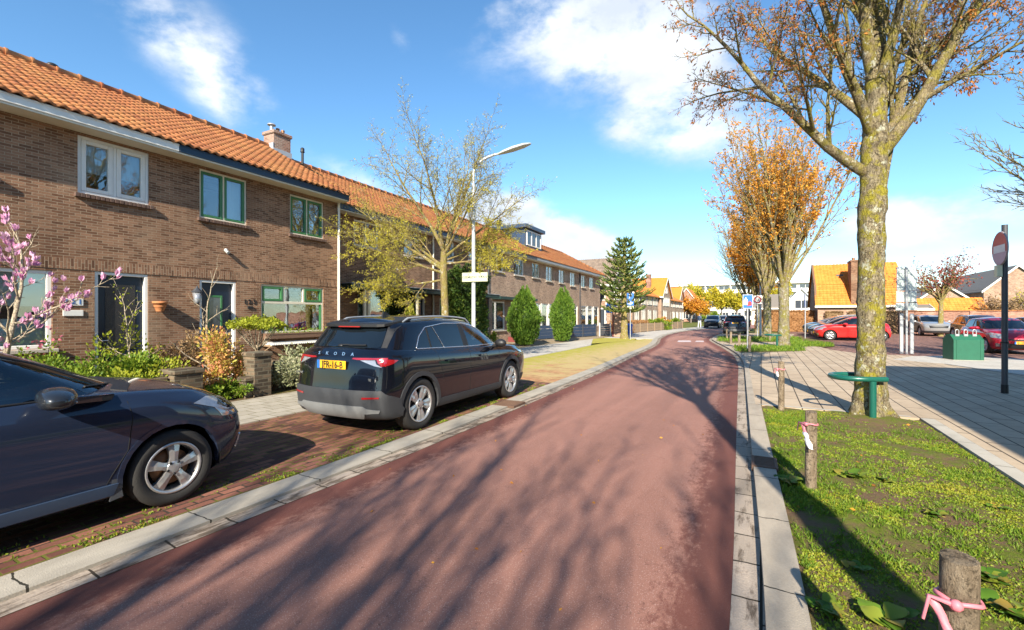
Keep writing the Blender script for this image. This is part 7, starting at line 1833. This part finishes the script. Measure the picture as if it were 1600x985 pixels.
# street lamps
def lamp(label, x, y, H, arm, direction, curved=True, z=.03, hs=1.0):
    t = thing('street_lamp', label, 'street lamp', (x, y, z), 0, 'street lamps'); d = V(direction).normalized(); p = MB()
    p.tube([(0, 0, -.05), (0, 0, .9), (0, 0, .95), (0, 0, H * .55), (0, 0, H - .9)], [.085, .08, .065, .058, .045], 14); p.build('pole', M['lampgrey'], t)
    a = MB()
    if curved: pts = [(0, 0, H - .92), (0, 0, H - .6)] + [V((0, 0, H - .6)) + d * (arm * (1 - math.cos(u)) * 1.0) + V((0, 0, .62 * math.sin(u))) for u in [PI / 2 * k / 8 for k in range(1, 8)]]
    else: pts = [(0, 0, H - .92), (0, 0, H - .03), V((0, 0, H)) + d * .05, V((0, 0, H)) + d * arm]
    a.tube(pts, [.038] * (len(pts) - 1) + [.03], 10); a.build('arm', M['lampgrey'], t)
    e = V(pts[-1]); s = d.cross(V((0, 0, 1))); hd = MB(); dd = (d + V((0, 0, .30 if curved else 0))).normalized(); n = dd.cross(s) * -1
    prof_ = [(-.06, .04, .03), (.05, .075, .05), (.25, .12, .065), (.48, .115, .055), (.62, .05, .03), (.65, .01, .01)]; vs = []
    for u, w, h in prof_:
        for k in range(10): q = 2 * PI * k / 10; vs.append(e + (dd * u + s * w * math.cos(q) + n * h * math.sin(q) * (1 if math.sin(q) > 0 else .45)) * hs)
    hd.add(vs, [[i * 10 + k, i * 10 + (k + 1) % 10, (i + 1) * 10 + (k + 1) % 10, (i + 1) * 10 + k] for i in range(len(prof_) - 1) for k in range(10)], 0, True); hd.poly(vs[:10]); ho = hd.build('lamp_head', M['lampgrey'], t)
    l = MB(); c = e + dd * .33 - n * .027; l.poly([c - dd * .2 - s * .07, c + dd * .2 - s * .07, c + dd * .2 + s * .07, c - dd * .2 + s * .07]); l.box(-.001, .001, -.001, .001, -.001, .001); l.build('lens', M['lampclear'], ho)
    return t
M['lampgrey'] = plain('lamp_post_grey', (.47, .49, .49), .45, .25)
lamp('tall grey street lamp with curved arm and name sign behind the black SUV', -7.62, 11.5, 6.45, 1.05, (.90, .43, 0), hs=1.45)
lamp('distant street lamp with flat straight arm among the orange trees', -.05, 36.6, 5.15, 1.55, (-1, -.15, 0), False)
nt = thing('street_name_sign', 'cream street name sign clamped to the tall lamp post', 'sign', (-7.62, 11.5, 2.62), rad(12), None)
s = MB(); s.box(-.33, .48, -.105, -.085, 0, .27, 0, .005); b = s.build('sign_board', M['signcream'], nt)
s = MB(); put_text(s, 'GEEMHORSTLAAN', .115, frame((.075, -.107, .13), (1, 0, 0), (0, 0, 1)), sx=.80)
for a, c, d, e in ((-.315, .465, .015, .022), (-.315, .465, .248, .255), (-.315, -.308, .022, .248), (.458, .465, .022, .248)): s.box(a, c, -.1085, -.1055, d, e)
s.build('lettering', M['dkgreen'], b)
s = MB(); s.box(-.07, .07, -.084, .07, .06, .10); s.box(-.07, .07, -.084, .07, .17, .21); s.build('clamp', M['silver'], nt)
# parking sign by the monkey puzzle tree, notice board, blue bin
x, y = -7.45, 29.6
t = pole_thing('road_sign', 'blue parking sign with a white panel below in front of the spiky tree', x, y, 2.95, .03, 'silver', rz=rad(14))
s = MB(); s.box(-.22, .22, -.05, -.035, 2.55, 2.98, 0, .006); b = s.build('sign_board', M['sblue'], t)
s = MB(); put_text(s, 'P', .36, frame((0, -.053, 2.76), (1, 0, 0), (0, 0, 1))); s.build('lettering', M['tapewhite'], b)
s = MB(); s.box(-.22, .22, -.05, -.035, 2.17, 2.53, 0, .006); b = s.build('sign_board', M['sblue'], t)
s = MB(); s.prism([(-.17, -.053, 2.27), (.05, -.053, 2.25), (.17, -.053, 2.36), (.02, -.053, 2.42), (-.1, -.053, 2.44)], (0, -.003, 0)); s.build('white_symbol', M['tapewhite'], b)
s = MB(); s.box(-.20, .20, -.05, -.035, 1.95, 2.14, 0, .006); s.build('lower_plate', M['signcream'], t)
t = thing('notice_board', 'blue notice board with white and pink lettering on a white post', 'sign', (-9.72, 34.5, .03), rad(20))
p = MB(); p.box(-.85, -.77, -.03, .03, -.03, 2.55); p.box(.72, .80, -.03, .03, -.03, 2.55); p.build('post', M['white'], t)
s = MB(); s.box(-.78, .75, -.06, -.032, 1.75, 2.5, 0, .006); b = s.build('board', M['sblue'], t)
s = MB(); put_text(s, 'I-2', .42, frame((-.35, -.063, 2.15), (1, 0, 0), (0, 0, 1)), sx=1.2); s.prism([(.1, -.063, 1.95), (.3, -.063, 1.95), (.65, -.063, 2.38), (.45, -.063, 2.38)], (0, -.003, 0)); s.build('white_lettering', M['tapewhite'], b)
s = MB(); s.lathe([(.07, 0), (.13, 0), (.13, .004)], 16, 0, Matrix(((1, 0, 0, -.02), (0, 0, -1, -.064), (0, 1, 0, 2.13), (0, 0, 0, 1)))); s.build('pink_ring', M['pink'], b)
t = thing('litter_bin', 'blue litter bin behind the trunk of the spiky tree', 'bin', (-9.35, 36.6, .03), .2); b = MB(); b.lathe([(.26, 0), (.32, .72), (.34, .74), (.30, .74)], 14); b.build('body', M['binblue'], t); b = MB(); b.lathe([(.345, .745), (.30, .86), (.05, .90), (.001, .90)], 14); b.build('lid', M['binblue'], t)
t = thing('brick_pillar', 'square tan brick gate pillar with a dark red side post left of the spiky trunk', 'pillar', (-9.2, 33.0, .02), HA); b = MB(); b.box(-.26, .26, -.26, .26, -.03, 2.15); b.build('shaft', M['brick_far'], t); b = MB(); b.box(-.32, .32, -.32, .32, 2.152, 2.24, 0, .02); b.build('cap', M['concrete'], t); b = MB(); b.box(-.36, -.27, -.29, -.2, -.02, 2.1); b.build('side_post', M['oxblood'], t)
# low walls and fences of the left side
def low_fence(label, p0, p1, H, m, post='white', slats=4, name='low_fence', z=.02, gap=1.9):
    p0, p1 = V((*p0, z)), V((*p1, z)); L = (p1 - p0).length; a = math.atan2(p1.y - p0.y, p1.x - p0.x); t = thing(name, label, 'fence', p0, a); n = max(1, round(L / gap)); b = MB()
    for k in range(slats): z0 = .06 + (H - .08) * k / slats; b.box(0, L, -.015, .015, z0, z0 + (H - .08) / slats - .012)
    b.build('panel', M[m], t)
    for k in range(n + 1): q = MB(); q.box(L * k / n - .045, L * k / n + .045, -.06, -.016, -.03, H + .06, 0, .008); q.build('post', M[post], t)
    return t
low_fence('low dark blue grey slat fence in front of the last brick houses', (-12.6, 26.2), (-10.9, 33.0), .95, 'navy2', 'dkgrey')
low_fence('short dark slatted fence panel between white post and tan pillar', (-10.75, 33.4), (-10.15, 34.2), .95, 'dkgrey', 'white', 5, gap=.95)
low_fence('pale wooden fence with thick posts along the far left pavement', (-9.95, 40.0), (-8.2, 57.0), .85, 'wood', 'wood', 3, gap=2.2)
low_fence('white low garden fence behind the monkey puzzle tree', (-10.4, 36.9), (-9.9, 39.7), .9, 'white', 'white', 4)
t = thing('garden_wall', 'low tan rendered garden wall before the last brick houses', 'wall', (-13.0, 27.0, .02), rad(96)); b = MB(); b.box(0, 8.5, -.12, .12, 0, .55); b.build('wall', M['gravelwall'] if 'gravelwall' in M else M['concrete'], t); b = MB(); b.box(-.02, 8.52, -.16, .16, .552, .62, 0, .01); b.build('coping', M['cream'], t)
# front gardens: brick pillars and low wall, pot, lantern, planter, camera
def pillar(label, p, w, H, rz=HA):
    t = thing('brick_pillar', label, 'pillar', p, rz, 'old brick garden pillars'); b = MB(); b.box(-w / 2, w / 2, -w / 2, w / 2, -.03, H - .09, 0, .008); b.build('shaft', M['brick_old'], t); b = MB(); b.box(-w / 2 - .025, w / 2 + .025, -w / 2 - .025, w / 2 + .025, H - .088, H, 0, .02); b.build('cap', M['brick_old'], t)
pillar('taller mossy old brick pillar between the coral shrub and the grey bush', at_pix(402, 8.62), .36, .86)
pillar('low crumbling brick pillar above the bonnet of the foreground car', at_pix(284, 8.75), .46, .66)
pillar('small low brick stub beside the taller mossy pillar', at_pix(386, 8.58), .20, .40)
def low_wall(label, D, px0, px1, H):
    a, b_ = V(at_pix(px0, D)), V(at_pix(px1, D)); L = (b_ - a).length; t = thing('garden_wall', label, 'wall', a, math.atan2(b_.y - a.y, b_.x - a.x)); b = MB(); b.box(0, L, -.1, .1, -.03, H, 0, .006); b.build('wall', M['brick_old'], t)
    c = MB()
    for k in range(int(L / .23)): c.box(k * .23 + .004, k * .23 + .222, -.11, .11, H + .002, H + .07 + RNG.uniform(-.01, .01), 0, .01)
    c.build('coping', M['brick_old'], t)
low_wall('low old brick garden wall running left from the crumbling pillar', 8.75, 150, 268, .48)
low_wall('low old brick wall behind the grey green bush', 8.95, 425, 500, .55)
t = thing('flower_pot', 'terracotta half pot hung on the wall between the two doors', 'flower pot', HW(5.33, 11.5 - .11, 1.70), HA); b = MB(); b.lathe([(.07, 0), (.125, .17), (.14, .172), (.14, .215), (.12, .215), (.11, .10)], 18); b.build('pot', M['terra'], t); b = MB(); b.lathe([(.118, .19), (.001, .19)], 14); b.build('soil', M['wood2'], t)
t = thing('wall_lantern', 'old glazed lantern on a bracket left of the blue door', 'lantern', HW(6.06, 11.5 - .16, 1.93), HA); b = MB()
b.lathe([(.06, 0), (.10, .22), (.001, .22)], 6); b.build('glass_body', M['lampclear'], t); b = MB(); b.lathe([(.125, .222), (.02, .33), (.012, .36), (.001, .37)], 6); b.lathe([(.03, -.05), (.065, -.002), (.001, -.002)], 6); b.tube([(0, 0, -.04), (-.08, 0, -.06), (-.155, 0, .05)], .012, 6); b.build('cap_and_bracket', M['dkgrey'], t)
t = thing('wall_lamp', 'small grey sensor lamp on the upper wall between the storeys', 'wall lamp', HW(6.78, 11.5 - .03, 3.22), HA); b = MB(); b.blob((.03, 0, 0), .05, .045, .05, 10, 7); b.build('housing', M['lampgrey'], t); b = MB(); b.tube([(.03, 0, -.02), (.10, .02, -.06)], [.03, .045], 10); b.build('head', M['lampgrey'], t)
t = thing('planter', 'wooden window box on a white bracket rack under the green window', 'planter', HW(7.75, 11.5, .0), HA); b = MB(); b.box(.06, .36, 0, 2.25, .98, 1.12, 0, .01); b.box(.05, .37, -.01, 2.26, 1.09, 1.125, 0, .008); b.build('box', M['wood2'], t)
b = MB()
for k in range(3): b.box(.18 + .13 * k, .235 + .13 * k, -.05, 2.3, .86 - .02 * k, .90 - .02 * k, 0, .006)
for k in range(34): b.box(.14, .52, -.02 + k * .068, -.005 + k * .068, .835, .85)
b.build('rack', M['white'], t); b = MB()
for yy in (.0, 2.2): b.tube([(.01, yy, .6), (.45, yy, .82)], .012, 6); b.tube([(.01, yy, .80), (.45, yy, .80)], .012, 6)
b.box(-.0, .46, -.03, .03, .79, .83); b.box(-.0, .46, 2.17, 2.23, .79, .83); b.box(.2, .24, -.03, 2.23, .80, .82); b.build('bracket', M['wood'], t)
c = MB(); rng = random.Random(6)
for i in range(420): leaf(c, (rng.uniform(.1, .32), rng.uniform(.05, 2.2), 1.11 + rng.random() ** 2 * .14), rdir(rng, .8), .045, rng, 0, .6)
c.build('plants', M['l_green'], t)
# a person walking on the far pavement
def person():
    x, y = G(1093, 513.2, .03); t = thing('person', 'person in dark jacket and pale trousers walking on the far left pavement', 'person', (x, y, .03), rad(-10)); me = bpy.data.meshes.new('body')
    J = [(0, 0, .95), (0, 0, 1.15), (0, 0, 1.38), (0, 0, 1.50), (0, 0, 1.60), (0, .01, 1.72), (.09, 0, .90), (.10, .12, .50), (.10, .05, .08), (.10, .2, .04), (-.09, 0, .90), (-.10, -.06, .50), (-.10, -.25, .12), (-.10, -.12, .06), (.19, 0, 1.40), (.25, -.06, 1.12), (.25, .08, .92), (-.19, 0, 1.40), (-.25, .08, 1.12), (-.24, .20, .94)]
    E = [(0, 1), (1, 2), (2, 3), (3, 4), (4, 5), (0, 6), (6, 7), (7, 8), (8, 9), (0, 10), (10, 11), (11, 12), (12, 13), (2, 14), (14, 15), (15, 16), (2, 17), (17, 18), (18, 19)]
    Rr = [.14, .14, .16, .06, .09, .09, .10, .065, .045, .04, .10, .065, .045, .04, .07, .05, .04, .07, .05, .04]
    me.from_pydata(J, E, []); me.update(); tmp = bpy.data.objects.new('body', me); COL.objects.link(tmp); md = tmp.modifiers.new('skin', 'SKIN')
    for v, r in zip(me.skin_vertices[0].data, Rr): v.radius = (r, r)
    me.skin_vertices[0].data[0].use_root = True
    tmp.modifiers.new('sub', 'SUBSURF').levels = 1; bpy.context.view_layer.update()
    m2 = bpy.data.meshes.new_from_object(tmp.evaluated_get(bpy.context.evaluated_depsgraph_get())); bpy.data.objects.remove(tmp); m2.materials.clear()
    for m in ('navy2', 'curtain', 'skin'): m2.materials.append(M[m])
    for p in m2.polygons: z = p.center.z; p.material_index = 2 if z > 1.52 or (z < 1.0 and abs(p.center.x) > .19) else (0 if z > .9 else 1); p.use_smooth = True
    m2.attributes.new('rnd', 'FLOAT', 'FACE'); o = bpy.data.objects.new('body', m2); COL.objects.link(o); o.parent = t
    h = MB(); h.blob((0, -.01, 1.70), .10, .115, .09, 10, 7); h.build('hair', M['wood2'], t)
M['skin'] = plain('skin', (.55, .33, .24), .6)
person()
print('objects', len(bpy.data.objects), 'faces', sum(len(o.data.polygons) for o in bpy.data.objects if o.type == 'MESH'))
